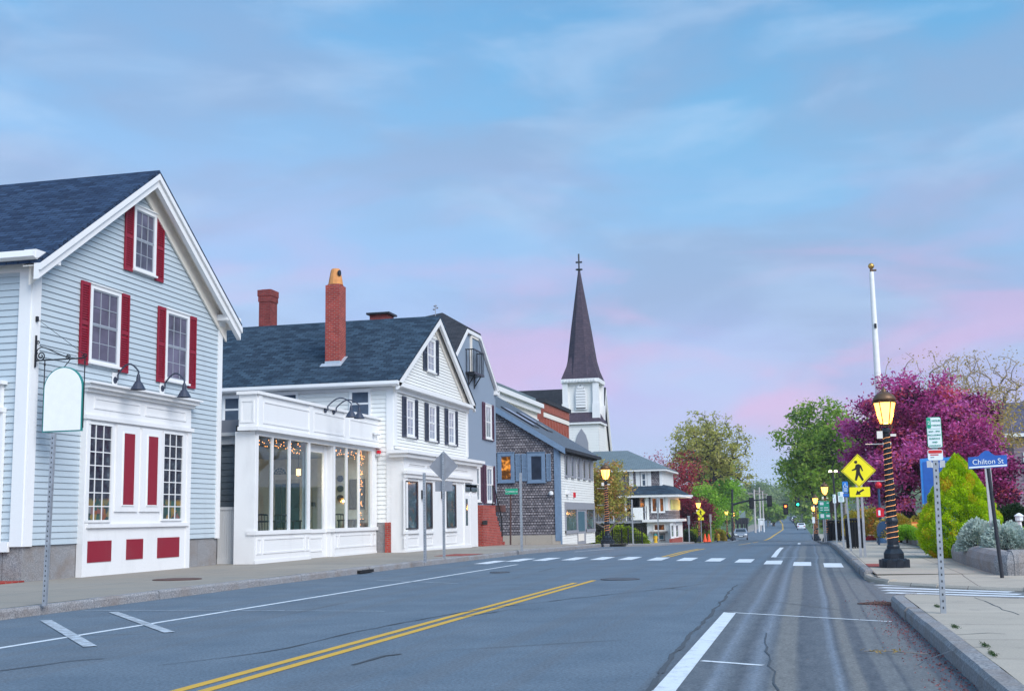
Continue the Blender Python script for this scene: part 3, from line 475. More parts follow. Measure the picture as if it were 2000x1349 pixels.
cwx = [(960, 1097.5), (1018, 1093), (1069, 1091.5), (1124, 1090.5), (1178, 1089.8), (1231, 1089.8), (1287, 1090.8), (1343, 1091.5), (1398, 1092.5), (1455, 1094.5), (1511, 1097.6), (1567, 1100.4), (1627, 1103)]
cq = []
for i, (x, y) in enumerate(cwx):
    p = P2(x, y); cq.append([(p[0] - .23, p[1] - 1.25), (p[0] + .23, p[1] - 1.35), (p[0] + .23, p[1] + 1.15), (p[0] - .23, p[1] + 1.25)])
mark('crosswalk', cq, W['line'])
mark('stop_line', seg(-9.6, 100, .2, 97, .35) + seg(-9.8, 142, 0.0, 140, .4) + seg(-9.8, 163, 0.0, 161, .4), W['linefaded'])
lad = []
for k in range(6):
    p0 = Vector(P2(1702 + k * 6.2, 1131.5 + k * 5.1)); p1 = Vector(P2(1925 + k * 17, 1142 + k * 4.6)); lad += seg(p0.x, p0.y, p1.x, p1.y, 0.27)
mark('ladder_crosswalk', lad, W['line'])
def crack(name, px, par, z=0.0, w0=.018, mat='crack'):
    P = [onZ(x, y, z) for x, y in px]; mb = MB(); Q = []
    for a, b in zip(P[:-1], P[1:]):
        n_ = max(2, int(np.linalg.norm(b - a) / .35))
        for k in range(n_): t_ = k / n_; Q.append(a + (b - a) * t_ + np.array([random.uniform(-.03, .03), random.uniform(-.03, .03), 0]))
    for a, b in zip(Q[:-1], Q[1:]):
        d = b - a; n = np.array([-d[1], d[0], 0]) / max(1e-6, np.linalg.norm(d)) * w0 * random.uniform(.3, 1.0); mb.quad(*[(p[0], p[1], z + (.0065 if z == 0 else .003)) for p in (a - n, b - n, b + n, a + n)])
    return mb.build(name, W[mat], par)
c8 = lambda x, y: (560 + x / 2.5, 1000 + y / 2.5)
crack('crack', [(300, 1300), (450, 1283), c8(0, 665), c8(300, 590), c8(850, 488), c8(1000, 468), c8(1400, 420), c8(2000, 358)], road, w0=.022); crack('crack', [c8(320, 745), c8(480, 702), c8(620, 680)], road, w0=.03); crack('crack', [(0, 1310), (140, 1290), (260, 1281)], road); crack('crack', [(900, 1205), (1000, 1190), (1130, 1186)], road)
crack('seam', [(1262, 1349), (1330, 1262), (1395, 1190), (1440, 1140)], road, w0=.03); crack('crack', [(1520, 1349), (1500, 1280), (1492, 1230)], road, w0=.012)
nearwalk = next(o for o in bpy.data.objects if o.get('label', '').startswith('cracked concrete'))
crack('crack', [(1790, 1300), (1870, 1262), (2000, 1268)], nearwalk, .15, .012); crack('crack', [(1905, 1166), (1960, 1190), (2000, 1205)], nearwalk, .15, .010); crack('crack', [(1850, 1240), (1930, 1236), (2000, 1240)], nearwalk, .15, .010)
# covers, grates, patches (set into road or pavement)
def disc_cover(name, loc, r, mat, label):
    mb = MB(); mb.lathe([(r, 0), (r, .012), (r * .86, .016), (r * .84, .011), (r * .4, .011), (r * .38, .015), (.02, .015)], (loc[0], loc[1], loc[2]), 28); return tag(mb.build(name, mat), label, 'manhole cover')
W['rust'] = plain('rusty_iron', (0.11, 0.055, 0.045), 0.7, var=.4); W['castiron'] = plain('cast_iron', (0.07, 0.075, 0.09), 0.6, var=.3)
disc_cover('manhole_cover', (-13.35, 24.0, .153), .52, W['rust'], 'rusty round cover in the pavement before the pale blue house')
disc_cover('manhole_cover', (-4.0, 26.0, .003), .42, W['castiron'], 'dark round cover in the middle of the asphalt road')
disc_cover('manhole_cover', (-7.55, 29.5, .003), .25, W['castiron'], 'small dark cover in the road near the white edge line')
def grate(p0, p1, w_, z, label, mat, n):
    mb = MB(); a = Vector((*p0, z)); d = Vector((*p1, z)) - a; s_ = Vector((-d.y, d.x, 0)).normalized() * w_; up = Vector((0, 0, .012))
    for e in (0, .93): mb.prism([a + s_ * e, a + d + s_ * e, a + d + s_ * (e + .07), a + s_ * (e + .07)], up)
    mb.prism([a + s_ * .46, a + d + s_ * .46, a + d + s_ * .54, a + s_ * .54], up)
    for i in range(n + 1):
        q = a + d * (i / n) * .97; mb.prism([q, q + d * .03, q + d * .03 + s_, q + s_], up)
    mb.quad(a + Vector((0, 0, .003)), a + d + Vector((0, 0, .003)), a + d + s_ + Vector((0, 0, .003)), a + s_ + Vector((0, 0, .003)), mi=1)
    return tag(mb.build('storm_drain', [mat, W['ink']]), label, 'drain')
grate((.62, 18.75), (1.12, 18.4), .5, .003, 'iron drain grate beside the near kerb corner', W['rust'], 6)
mb = MB(); mb.box(kl(29.6) - .02, kl(29.6) + .10, 29.2, 30.1, .02, .09); tag(mb.build('gutter_inlet', W['ink']), 'dark gutter inlet in the kerb before the glazed restaurant', 'drain')
def pad(name, pts, mat, label, cat):
    mb = MB(); mb.prism([(x, y, gz(y) + .153) for x, y in pts], (0, 0, .006)); return tag(mb.build(name, mat), label, cat)
def tactile(): return shingle('red_tactile', (0.36, 0.085, 0.07), (0.42, 0.11, 0.09), .08, .08, .15, mortar=(0.25, .06, .05))
W['tact'] = tactile()
pad('tactile_paving', [(kl(38) - 1.2, 38.0), (kl(38) - .2, 38.0), (kl(40) - .2, 40.0), (kl(40) - 1.2, 40.0)], W['tact'], 'red ramp paving at the crosswalk beside the blue-grey house', 'tactile paving')
pad('tactile_paving', [(1.2, 27.6), (1.62, 27.6), (1.62, 29.2), (1.2, 29.2)], W['tact'], 'red ramp paving at the kerb near the lit lamp post', 'tactile paving')
# ------------------------------------------------------------------ building helpers
def window(par, fr, u0, u1, z0, z1, casing='trim', sash='trim', pane='pane', cols=3, rows=2, cw=0.10, sill=True, double=True, n0=0.0, label=None, mun=0.018):
    mb = MB(); c = cw; d = 0.075
    fr.box(mb, u0, u0 + c, z0, z1, n0, n0 + d); fr.box(mb, u1 - c, u1, z0, z1, n0, n0 + d)
    fr.box(mb, u0 + c, u1 - c, z1 - c, z1, n0, n0 + d); fr.box(mb, u0 + c, u1 - c, z0, z0 + c * .6, n0, n0 + d)
    fr.box(mb, u0 - .02, u1 + .02, z1, z1 + .03, n0, n0 + d + .03)
    if sill: fr.box(mb, u0 - .03, u1 + .03, z0 - .05, z0, n0, n0 + d + .05)
    w_ = mb.build('window', W[casing], par, label=label)
    a0, a1, b0, b1 = u0 + c, u1 - c, z0 + c * .6, z1 - c; zm = (b0 + b1) / 2
    mb = MB(); fr.box(mb, a0, a1, b0, b1, n0 + .024, n0 + .034); mb.build('pane', W[pane], w_)
    mb = MB(); t = .035
    parts = [(b0, zm, .048), (zm, b1, .058)] if double else [(b0, b1, .052)]
    for (q0, q1, nn) in parts:
        n_ = n0 + nn
        for e0, e1 in ((a0, a0 + t), (a1 - t, a1)): fr.box(mb, e0, e1, q0, q1, n0 + .018, n_)
        for e0, e1 in ((q0, q0 + t), (q1 - t, q1)): fr.box(mb, a0 + t, a1 - t, e0, e1, n0 + .018, n_ - .002)
        for i in range(1, cols): x = a0 + (a1 - a0) * i / cols; fr.box(mb, x - mun / 2, x + mun / 2, q0 + t, q1 - t, n0 + .018, n_ - .006)
        for i in range(1, rows): z = q0 + (q1 - q0) * i / rows; fr.box(mb, a0 + t, a1 - t, z - mun / 2, z + mun / 2, n0 + .018, n_ - .009)
    mb.build('sash', W[sash], w_); return w_
def shutter(par, fr, u0, u1, z0, z1, mat, n0=0.03, rails=2):
    mb = MB(); t = .05; fr.box(mb, u0, u0 + t, z0, z1, n0, n0 + .04); fr.box(mb, u1 - t, u1, z0, z1, n0, n0 + .04)
    cuts = [z0 + (z1 - z0) * k / rails for k in range(rails + 1)]
    for k, z in enumerate(cuts):
        a = z if k == 0 else z - (.09 if k == rails else .045); fr.box(mb, u0 + t, u1 - t, a, a + .09, n0, n0 + .038)
    fr.box(mb, u0 + t, u1 - t, z0 + .02, z1 - .02, n0, n0 + .008)
    for k in range(rails):
        q = cuts[k] + .1
        while q < cuts[k + 1] - .1:
            p = [fr.pt(u0 + t, q, n0 + .030), fr.pt(u0 + t, q + .012, n0 + .032), fr.pt(u0 + t, q + .045, n0 + .010), fr.pt(u0 + t, q + .033, n0 + .008)]
            e = fr.pt(u1 - t, q, n0 + .030); mb.prism(p, tuple(e[i] - p[0][i] for i in range(3))); q += .058
    return mb.build('shutter', W[mat], par)
def panelled(mb, fr, u0, u1, z0, z1, n, b=0.05, mi=0):      # raised moulding frame
    t = .022
    fr.box(mb, u0, u0 + b, z0, z1, n, n + t, mi); fr.box(mb, u1 - b, u1, z0, z1, n, n + t, mi)
    fr.box(mb, u0 + b, u1 - b, z0, z0 + b, n, n + t - .002, mi); fr.box(mb, u0 + b, u1 - b, z1 - b, z1, n, n + t - .002, mi)
def gable_roof(par, mat, X0, X1, Y0, Y1, ze, zp, ov=0.3, thick=0.10):   # ridge along X, eaves at Y0, Y1 (z at walls)
    ym = (Y0 + Y1) / 2; k = (zp - ze) / (ym - Y0); mb = MB()
    for s in (-1, 1):
        ye = Y0 - ov if s < 0 else Y1 + ov; zz = ze - k * ov
        mb.prism([(X0, ye, zz), (X0, ym, zp), (X0, ym, zp + thick * 1.15), (X0, ye, zz + thick * 1.15)], (X1 - X0, 0, 0))
    return mb.build('roof', mat, par)
def rakes(par, mat, X, Y0, Y1, ze, zp, ov, w_=0.26, dep=0.10, gap=0.0, name='rake_board'):
    ym = (Y0 + Y1) / 2; k = (zp - ze) / (ym - Y0); mb = MB()
    for s in (-1, 1):
        ye = Y0 - ov if s < 0 else Y1 + ov; z = ze - k * ov - gap
        mb.prism([(X, ye, z), (X, ym, zp - gap), (X, ym, zp - w_ * 1.2 - gap), (X, ye + (-s) * 0 , z - w_ * 1.2)], (dep, 0, 0))
    return mb.build(name, mat, par)
def gooseneck(par, fr, u, z, out=.75, mat='navy', plate=True):
    mb = MB(); a = [fr.pt(u, z, .02), fr.pt(u, z, .12)]
    for i in range(9):
        t = i / 8; a.append(fr.pt(u, z + .05 + .34 * math.sin(math.pi * (.08 + .78 * t)) , .12 + out * t * .92))
    e = a[-1]; a.append(tuple(Vector(e) + Vector((0, 0, -.10)))); mb.tube(a, .022, 8)
    mb.disc(fr.pt(u, z, .015), (0, 0, 1), tuple(Vector(fr.pt(1, 0, 0)) - Vector(fr.pt(0, 0, 0))), .085, tuple((Vector(fr.pt(0, 0, 1)) - Vector(fr.pt(0, 0, 0))) * .04), 16)
    g = mb.build('gooseneck_lamp', W[mat], par)
    q = a[-1]; mb = MB(); mb.lathe([(.035, .02), (.05, -.06), (.055, -.14), (.10, -.2), (.19, -.36), (.185, -.36), (.09, -.22), (.02, -.2)], q, 16); mb.build('lamp_shade', W[mat], g)
    if plate: mb = MB(); fr.box(mb, u - .11, u + .11, z - .19, z + .19, .024, .045); mb.build('mounting_plate', W['trim'], g)
    return g
def facade(par, fr, poly, clapmat, lipmat, e=0.11, name='wall'):
    mb = MB(); clap(mb, fr, poly, e); return mb.build(name, [clapmat, lipmat], par)
def zz(x, y): return x / 2.594, 700 + y / 2.594           # from enlargements measured in the photograph
def z1(x, y): return x / 3.372, 320 + y / 3.372
def z4(x, y): return 420 + x / 3.55, 740 + y / 3.55
def z3(x, y): return 420 + x / 3.7037, 520 + y / 3.7037

# ------------------------------------------------------------------ pale blue clapboard house with red shutters
H1 = thing('clapboard_house', 'pale blue clapboard house with red shutters and a white shop front', 'house', (-16.7, 27.8, .15))
X1, a0, a1 = -16.7, 23.3, 32.3; F1 = FX(X1); S1 = FY(a0); zf, ze, zp = .93, 7.38, 10.50
core = MB(); core.prism([(X1 - .03, a0 + .03, zf - .02), (X1 - .03, a1 - .03, zf - .02), (X1 - .03, a1 - .03, ze), (X1 - .03, 27.8, zp - .15), (X1 - .03, a0 + .03, ze)], (-13, 0, 0))
core.build('wall', W['blueclap'], H1)
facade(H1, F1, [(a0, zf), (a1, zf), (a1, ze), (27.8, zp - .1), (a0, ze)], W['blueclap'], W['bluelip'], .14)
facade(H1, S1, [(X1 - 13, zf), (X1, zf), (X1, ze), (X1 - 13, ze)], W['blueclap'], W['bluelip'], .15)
mb = MB()
for y0_, y1_ in ((a0 + .02, 24.35), (24.36, 26.1), (30.0, 31.15), (31.16, a1 - .02)): mb.box(X1 - .5, X1 - .02, y0_, y1_, .0, .915)
mb.box(X1 - 13, X1 - .52, a0 + .03, a0 + .5, 0, .91); mb.box(X1 - 13, X1 - .52, a1 - .5, a1 - .03, 0, .91); mb.build('foundation', W['granite'], H1)
rf = gable_roof(H1, W['roofblue'], X1 - 13.3, X1 + .47, a0, a1, ze + .02, zp, .42, .09)
rakes(H1, W['trim'], X1 + .31, a0, a1, ze + .02, zp, .42, .30, .12); rakes(H1, W['trim'], X1 + .43, a0, a1, ze + .02, zp, .42, .13, .06); rakes(H1, W['cream'], X1 + .03, a0, a1, ze - .06, zp - .06, .2, .42, .05)
sf = MB(); k = (zp - ze) / 4.5
for s in (-1, 1):
    ye = a0 - .38 if s < 0 else a1 + .38; sf.prism([(X1, ye, ze - k * .38 - .03), (X1, 27.8, zp - .03), (X1, 27.8, zp - .06), (X1, ye, ze - k * .38 - .06)], (.31, 0, 0))
sf.build('soffit', W['cream'], H1)  # warm light under the eaves is put into the cream colour
pieces(H1, 'corner_board', 'trim', lambda mb: (F1.box(mb, a0 - .025, a0 + .26, zf - .02, ze - .28, .0, .05), S1.box(mb, X1 - .30, X1 + .001, zf - .02, ze - .28, .0, .055)), lambda mb: F1.box(mb, a1 - .22, a1 + .02, zf - .02, ze - .28, 0, .05))
def eave_near(mb): F1.box(mb, a0 - .07, a0 + .32, ze - .28, ze - .12, 0, .10); F1.box(mb, a0 - .10, a0 + .36, ze - .12, ze - .02, 0, .14); F1.box(mb, a0 - .5, a0 + .42, ze - .165, ze + .025, .11, .41)
def eave_far(mb): F1.box(mb, a1 - .28, a1 + .07, ze - .28, ze - .12, 0, .10); F1.box(mb, a1 - .42, a1 + .46, ze - .145, ze + .025, .0, .41)
pieces(H1, 'cornice', 'trim', eave_near, eave_far, lambda mb: S1.box(mb, X1 - 13, X1 - .0, ze - .36, ze - .06, 0, .05))
mb = MB(); mb.prism([(X1 + .40, a0 - .40, ze - .03), (X1 + .40, a0 - .56, ze + .0), (X1 + .40, a0 - .58, ze - .14), (X1 + .40, a0 - .46, ze - .19), (X1 + .40, a0 - .40, ze - .19)], (-13.6, 0, 0)); mb.build('gutter', W['trim'], H1)
for (p, q, sl_, sr_) in ((z1(585, 790), z1(770, 1342), (z1(515, 800)[0], z1(585, 800)[0]), (z1(772, 0)[0], z1(826, 0)[0])), (z1(1083, 955), z1(1226, 1450), (z1(1026, 0)[0], z1(1081, 0)[0]), (z1(1226, 0)[0], z1(1274, 0)[0])), (z1(874, 270), z1(1010, 742), (z1(812, 0)[0], z1(872, 0)[0]), (z1(1013, 0)[0], z1(1063, 0)[0]))):
    u0, u1, z0, zt = rect(F1, *p, *q); window(H1, F1, u0, u1, z0, zt, sash='sashgrey', pane='paneplum', cols=3, rows=2)
    ym_ = (p[1] + q[1]) / 2; e0 = F1.px(sl_[0], ym_)[0]; e1 = u0 - .015; shutter(H1, F1, max(e0, e1 - .46), e1, z0 - .10, zt + .02, 'red'); e1 = F1.px(sr_[1], ym_)[0]; shutter(H1, F1, u1 + .015, max(e1, u1 + .42), z0 - .10, zt + .02, 'red')
# shop front
SF = MB(); n = .13; u0, u1 = F1.px(*zz(398, 600))[0], F1.px(*zz(941, 600))[0]; ub0 = u0
ztop = F1.px(*zz(415, 150))[1]; zfr = F1.px(*zz(415, 295))[1]; zsill = F1.px(*zz(415, 850))[1]
F1.box(SF, u0, u1, .12, ztop, 0, n)
F1.box(SF, u0 - .12, u1 + .12, ztop, ztop + .10, 0, .32); F1.box(SF, u0 - .18, u1 + .18, ztop + .10, ztop + .15, 0, .40); F1.box(SF, u0 - .06, u1 + .06, ztop - .08, ztop, 0, .22)
F1.box(SF, u0 - .05, u1 + .05, zfr - .05, zfr + .05, 0, n + .08); F1.box(SF, u0 + .12, u1 - .12, zsill - .04, zsill + .05, n, n + .07)
um = (u0 + u1) / 2
panelled(SF, F1, u0 + .35, um - .12, zfr + .22, ztop - .18, n); panelled(SF, F1, um + .12, u1 - .3, zfr + .22, ztop - .18, n)
F1.box(SF, u0, u0 + .2, .12, zfr - .05, n, n + .03); F1.box(SF, u1 - .2, u1, .12, zfr - .05, n, n + .03)
shop = SF.build('shop_front', W['trim'], H1)
for (p, q) in ((zz(437, 318), zz(553, 828)), (zz(822, 368), zz(916, 820))):
    v0, v1, z0, zt = rect(F1, *p, *q, n); fr = MB(); b = .055
    F1.box(fr, v0, v0 + b, z0, zt, n, n + .05); F1.box(fr, v1 - b, v1, z0, zt, n, n + .05); F1.box(fr, v0 + b, v1 - b, z0, z0 + b, n, n + .05); F1.box(fr, v0 + b, v1 - b, zt - b, zt, n, n + .05)
    for i in (1, 2): x = v0 + b + (v1 - v0 - 2 * b) * i / 3; F1.box(fr, x - .012, x + .012, z0 + b, zt - b, n, n + .035)
    for i in range(1, 7): z = z0 + b + (zt - z0 - 2 * b) * i / 7; F1.box(fr, v0 + b, v1 - b, z - .012, z + .012, n, n + .032)
    fo = fr.build('display_window', W['trim'], H1); pm = MB(); F1.box(pm, v0 + b, v1 - b, z0 + b, zt - b, n + .004, n + .018); pm.build('pane', W['shoppane'], fo)
for (p, q) in ((zz(588, 335), zz(690, 775)), (zz(714, 352), zz(806, 775))):
    v0, v1, z0, zt = rect(F1, *p, *q, n); dm = MB(); F1.box(dm, v0, v1, z0, zt, n, n + .045); panelled(dm, F1, v0 + .26 * (v1 - v0), v1 - .2 * (v1 - v0), z0 + .14, zt - .16, n + .045, .03)
    do = dm.build('door', W['trim'], H1); rm = MB(); F1.box(rm, v0 + .28 * (v1 - v0), v1 - .22 * (v1 - v0), z0 + .16, zt - .18, n + .045, n + .060); rm.build('door_panel', W['red'], do)
for (p, q) in ((zz(427, 925), zz(560, 1025)), (zz(640, 915), zz(721, 1012)), (zz(797, 907), zz(905, 1002))):
    v0, v1, z0, zt = rect(F1, *p, *q, n); rm = MB(); F1.box(rm, v0, v1, z0, zt, n, n + .016); rm.build('red_panel', W['red'], H1)
for p in (zz(575, 110), zz(815, 152)):
    u_, z_ = F1.px(*p); gooseneck(H1, F1, u_, z_, .62)
# side bay trim at the far left, wrought iron sign bracket
mb = MB(); v = lambda x, y: S1.px(x, y)
S1.box(mb, X1 - 3.5, v(9, 900)[0], .88, v(0, 805)[1], .02, .12); S1.box(mb, X1 - 3.5, v(14, 800)[0], v(0, 806)[1], v(0, 797)[1], .02, .2); S1.box(mb, X1 - 3.5, v(9, 780)[0], v(0, 797)[1], v(0, 752)[1], .02, .12); S1.box(mb, X1 - 3.5, v(16, 750)[0], v(0, 752)[1], v(0, 745)[1], .02, .24)
S1.box(mb, X1 - 3.5, X1 - .31, .80, 1.02, .02, .10); mb.build('side_shop_front', W['trim'], H1)
Yb = a0 + .1; bx = lambda x, y: tuple(onY(x, y, Yb))
mb = MB(); q0, q1 = bx(70, 655), bx(69, 717); mb.tube([(X1 + .07, Yb, q0[2]), (X1 + .07, Yb, q1[2])], .024)
tip = bx(165, 699); rt = bx(72, 704); mb.tube([(X1 + .07, Yb, rt[2]), (tip[0], Yb, rt[2])], .017)
def scroll(c, r, turns, a_, sgn=1): return [(c[0] + r * (1 - t / 26 * .8) * math.cos(a_ + sgn * t / 26 * turns * 6.283), Yb, c[2] + r * (1 - t / 26 * .8) * math.sin(a_ + sgn * t / 26 * turns * 6.283)) for t in range(27)]
c_ = bx(80, 695); mb.tube(scroll(c_, .12, 1.8, 2.4, 1), .014, 6); mb.tube(scroll(bx(134, 696), .055, 1.4, 3.9, -1), .012, 6); mb.tube(scroll(bx(166, 695), .06, 1.4, 4.2, -1), .012, 6); mb.tube(scroll(bx(74, 669), .05, 1.3, 3.0, -1), .012, 6)
arc = [bx(*p) for p in ((71, 700), (70, 690), (74, 682), (80, 678), (88, 679), (100, 684), (115, 691), (130, 697))]; mb.tube(arc, .013, 6)
mb.tube([bx(73, 623), bx(162, 690)], .006, 5); mb.tube([bx(74, 674), bx(88, 679), bx(150, 696)], .006, 5); mb.box(X1 + .05, X1 + .10, Yb - .03, Yb + .03, bx(72, 628)[2], bx(72, 618)[2]); mb.build('sign_bracket', W['black'], H1)
HS = thing('hanging_sign', 'blank white arch-topped sign hanging from a scrolled iron bracket', 'sign', (-16.1, Yb, 5.2))
l0, l1 = bx(86, 844), bx(158, 838); top = bx(125, 718)[2]; xl_, xr_ = l0[0] - .01, l1[0] + .01; rr_ = (xr_ - xl_) / 2; zb = (l0[2] + l1[2]) / 2; xm = (xl_ + xr_) / 2
def arch(g, y): return [(xl_ - g, y, zb - g), (xr_ + g, y, zb - g)] + [(xm + (rr_ + g) * math.cos(math.pi * i / 20), y, top - rr_ + (rr_ + g) * math.sin(math.pi * i / 20)) for i in range(21)]
mb = MB(); mb.prism(arch(.018, Yb - .03), (0, .06, 0)); mb.build('sign_edge', W['teal'], HS); mb = MB(); mb.prism(arch(-.006, Yb - .036), (0, .072, 0)); mb.build('sign_board', W['boardwhite'], HS)
mb = MB(); mb.tube([(xl_ - .035, Yb, rt[2]), (xl_ - .035, Yb, zb + .02)], .012, 6); mb.tube([(xr_ + .035, Yb, rt[2]), (xr_ + .035, Yb, zb + .05)], .012, 6); mb.tube([bx(137, 702), bx(126, 716)], .010, 6)
for x in (xl_ - .035, xr_ + .035): mb.tube([(x + .02 * math.cos(t), Yb + .0, rt[2] - .1 + .04 * math.sin(t)) for t in [i * .7 for i in range(10)]], .006, 5)
mb.build('hanging_rod', W['black'], HS)
mb = MB()
for i in range(9): mb.box(-17.25 + .1 * (i % 3), -17.05 + .1 * (i % 3) + .12, 22.2 + .22 * (i // 3), 22.4 + .22 * (i // 3), .14, .20)
mb.box(-17.6, -16.55, 22.3, 23.2, .14, .19); tag(mb.build('brick_step', W['brick'], None), 'low red brick step beside the granite foundation of the blue house', 'step')
# ------------------------------------------------------------------ white board gate
G = thing('board_gate', 'white beadboard gate between the blue house and the restaurant', 'gate', (-16.6, 32.95, .15)); fg = FY(32.95)
p0 = fg.px(425, 1093); p1 = fg.px(484, 1087); zt_ = fg.px(455, 992)[1]
mb = MB(); k_ = 13
for i in range(k_):
    x0 = p0[0] + (p1[0] - p0[0]) * i / k_; x1 = p0[0] + (p1[0] - p0[0]) * (i + 1) / k_ - .006; fg.box(mb, x0, x1, .17, zt_, 0, .03)
mb.build('boards', W['trim'], G); pieces(G, 'rail', 'white', lambda mb: fg.box(mb, p0[0] - .02, p1[0] + .02, zt_ - .05, zt_ + .04, -.02, .055), lambda mb: fg.box(mb, p0[0], p1[0], .15, .3, .03, .045)); mb = MB(); fg.box(mb, p1[0] - .02, p1[0] + .08, .15, zt_ + .06, -.05, .06); mb.build('gate_post', W['white'], G)
# ------------------------------------------------------------------ glazed restaurant: false front, interior room, grey shed behind
RS = thing('restaurant', 'single storey white restaurant with tall glazed front and string lights', 'restaurant', (-15.7, 37.6, .1))
XR = -15.7; FR_ = FX(XR); r0, r1 = 32.55, 42.8
zs = 1.08; zh = FR_.px(560, 858)[1]; zp0 = FR_.px(495, 838)[1]; zp1 = FR_.px(500, 768)[1]
q = lambda x, y: FR_.px(*z4(x, y))
uA0, uA1 = r0, q(655, 700)[0]; uB1 = q(820, 700)[0]; uC1 = r1
# parapet
mb = MB(); FR_.box(mb, r0 - .12, r1 + .12, zp0 + .05, zp1 - .04, -.45, .12); FR_.box(mb, r0 - .2, r1 + .2, zp1 - .04, zp1 + .05, -.5, .2); FR_.box(mb, r0 - .2, r1 + .2, zp0 - .03, zp0 + .08, -.45, .2)
for (x0, x1) in ((300, 640), (655, 895), (905, 1130)):
    v0, v1 = q(x0, 250)[0], q(x1, 250)[0]; panelled(mb, FR_, v0 + .08, v1 - .05, zp0 + .2, zp1 - .2, .12, .05)
FR_.box(mb, q(285, 0)[0] - .1, q(300, 0)[0], zp0 + .08, zp1 - .04, .12, .15); FR_.box(mb, q(628, 0)[0], q(655, 0)[0], zp0 + .08, zp1 - .04, .12, .15); FR_.box(mb, q(872, 0)[0], q(890, 0)[0], zp0 + .08, zp1 - .04, .12, .15)
fS = FY(r0 - .12); panelled(mb, fS, XR - .40, XR + .04, zp0 + .2, zp1 - .2, 0, .05)
mb.build('parapet', W['trim'], RS)
# frame: head, posts, mullions, bases
mb = MB(); FR_.box(mb, r0 + .01, r1, zh, zp0 - .03, -.1, .03); FR_.box(mb, r0 - .02, r1 + .02, zh + .16, zp0 - .035, -.1, .09)
def post(u, w_=.08, n0=-.06, n1=.02, z0=zs, z1=None): FR_.box(mb, u - w_ / 2, u + w_ / 2, z0, z1 or zh, n0, n1)
FR_.box(mb, r0 + .015, q(296, 0)[0], zs + .02, zh, -.12, .06); post(uA1 - .06, .16, -.08); post(uB1 + .06, .16, -.08); FR_.box(mb, q(1080, 0)[0], r1 - .01, zs + .02, zh, -.1, .05)
for x in (403, 522): post(q(x, 0)[0], .085)
for x in (914, 998): post(q(x, 0)[0], .085)
FR_.box(mb, r0 - .04, uA1 + .04, zs - .1, zs + .02, -.2, .10); FR_.box(mb, uB1 - .1, r1 + .02, zs - .1, zs + .02, -.2, .10)
mb.build('window_frame', W['trim'], RS)
mb = MB(); FR_.box(mb, r0 + .005, uA1, .05, zs - .1, -.2, .05); FR_.box(mb, uB1, r1, .0, zs - .1, -.2, .03)
panelled(mb, FR_, r0 + .55, uA1 - .5, .42, zs - .2, .05); panelled(mb, FR_, r0 + .1, r0 + .42, .42, zs - .2, .05); panelled(mb, FR_, uA1 - .42, uA1 - .1, .42, zs - .2, .05); panelled(mb, FR_, uB1 + .45, r1 - .6, .42, zs - .2, .03); panelled(mb, FR_, uB1 + .08, uB1 + .36, .42, zs - .2, .03); panelled(mb, FR_, r1 - .5, r1 - .12, .42, zs - .2, .03)
FR_.box(mb, r0 - .02, uA1, .05, .25, .05, .075); FR_.box(mb, uB1, r1, .0, .22, .03, .055); mb.build('stall_riser', W['trim'], RS)
mb = MB()                                                 # recessed entrance bay
n_ = -.24; FR_.box(mb, uA1, uB1, .05, zs - .12, n_ - .06, n_); panelled(mb, FR_, uA1 + .15, uB1 - .4, .35, zs - .25, n_); FR_.box(mb, uA1, uB1, zs - .12, zs, n_ - .06, n_ + .05); FR_.box(mb, uB1 - .3, uB1 - .05, .05, zh, n_ - .06, n_ + .02); FR_.box(mb, uA1, uB1, zh - .25, zh, n_ - .06, n_); mb.box(XR + n_, XR - .07, uB1 - .05, uB1 + .01, .05, zh); mb.box(XR + n_, XR - .07, uA1 - .01, uA1 + .05, .05, zh); mb.build('entrance', W['trim'], RS)
gl = MB(); FR_.box(gl, q(296, 0)[0], uA1 - .12, zs, zh, -.04, -.03); gl.build('pane', W['glass'], RS); gl = MB(); FR_.box(gl, uB1 + .12, q(1080, 0)[0], zs, zh, -.04, -.03); gl.build('pane', W['glass'], RS); gl = MB(); FR_.box(gl, uA1 + .05, uB1 - .3, zs, zh - .25, n_ - .04, n_ - .028); gl.build('pane', W['glass'], RS)
# interior room
mb = MB(); D = 4.2; xb = XR - D
FR_.box(mb, 33.7, r1 - .05, .1, zh + .3, -D - .1, -D); mb.box(xb, XR - .2, r1 - .15, r1 - .07, .1, zh + .3); mb.box(xb, XR - .55, 33.68, 33.78, .1, zh + .3, 2); mb.box(XR - .62, XR - .52, r0 + .05, 33.72, .1, zh + .3, 2); mb.box(XR - .53, XR - .21, r0 + .05, r0 + .12, .1, zh + .2, 2); mb.box(XR - .62, XR + .03, r0 + .0, r0 + .045, .05, zh + .12, 3); mb.box(xb, XR - .64, 33.7, r1 - .02, .5, .62, 1); mb.box(XR - .64, XR - .21, 33.75, uA1 - .06, .5, .62, 1); mb.box(XR - .64, XR - .21, uB1 + .01, r1 - .02, .5, .62, 1); mb.box(xb, XR - .1, 33.7, r1, zh + .3, zh + .4)
mb.build('interior_room', [W['inwall'], W['infloor'], W['indark'], W['trim']], RS)
YE = r1 - .16; fb = FY(YE); qb = lambda x, y: fb.px(480 + x / 5.396, 850 + y / 5.396); FL = .62      # the end wall faces the camera
mb = MB(); c = qb(362, 412); rx = abs(qb(425, 412)[0] - c[0]) + .03
for k in range(7): a = math.pi * k / 6; mb.tube([fb.pt(c[0] + .06 * math.cos(a), c[1] + .06 * math.sin(a), .03), fb.pt(c[0] + rx * math.cos(a), c[1] + rx * math.sin(a), .03)], .010, 5)
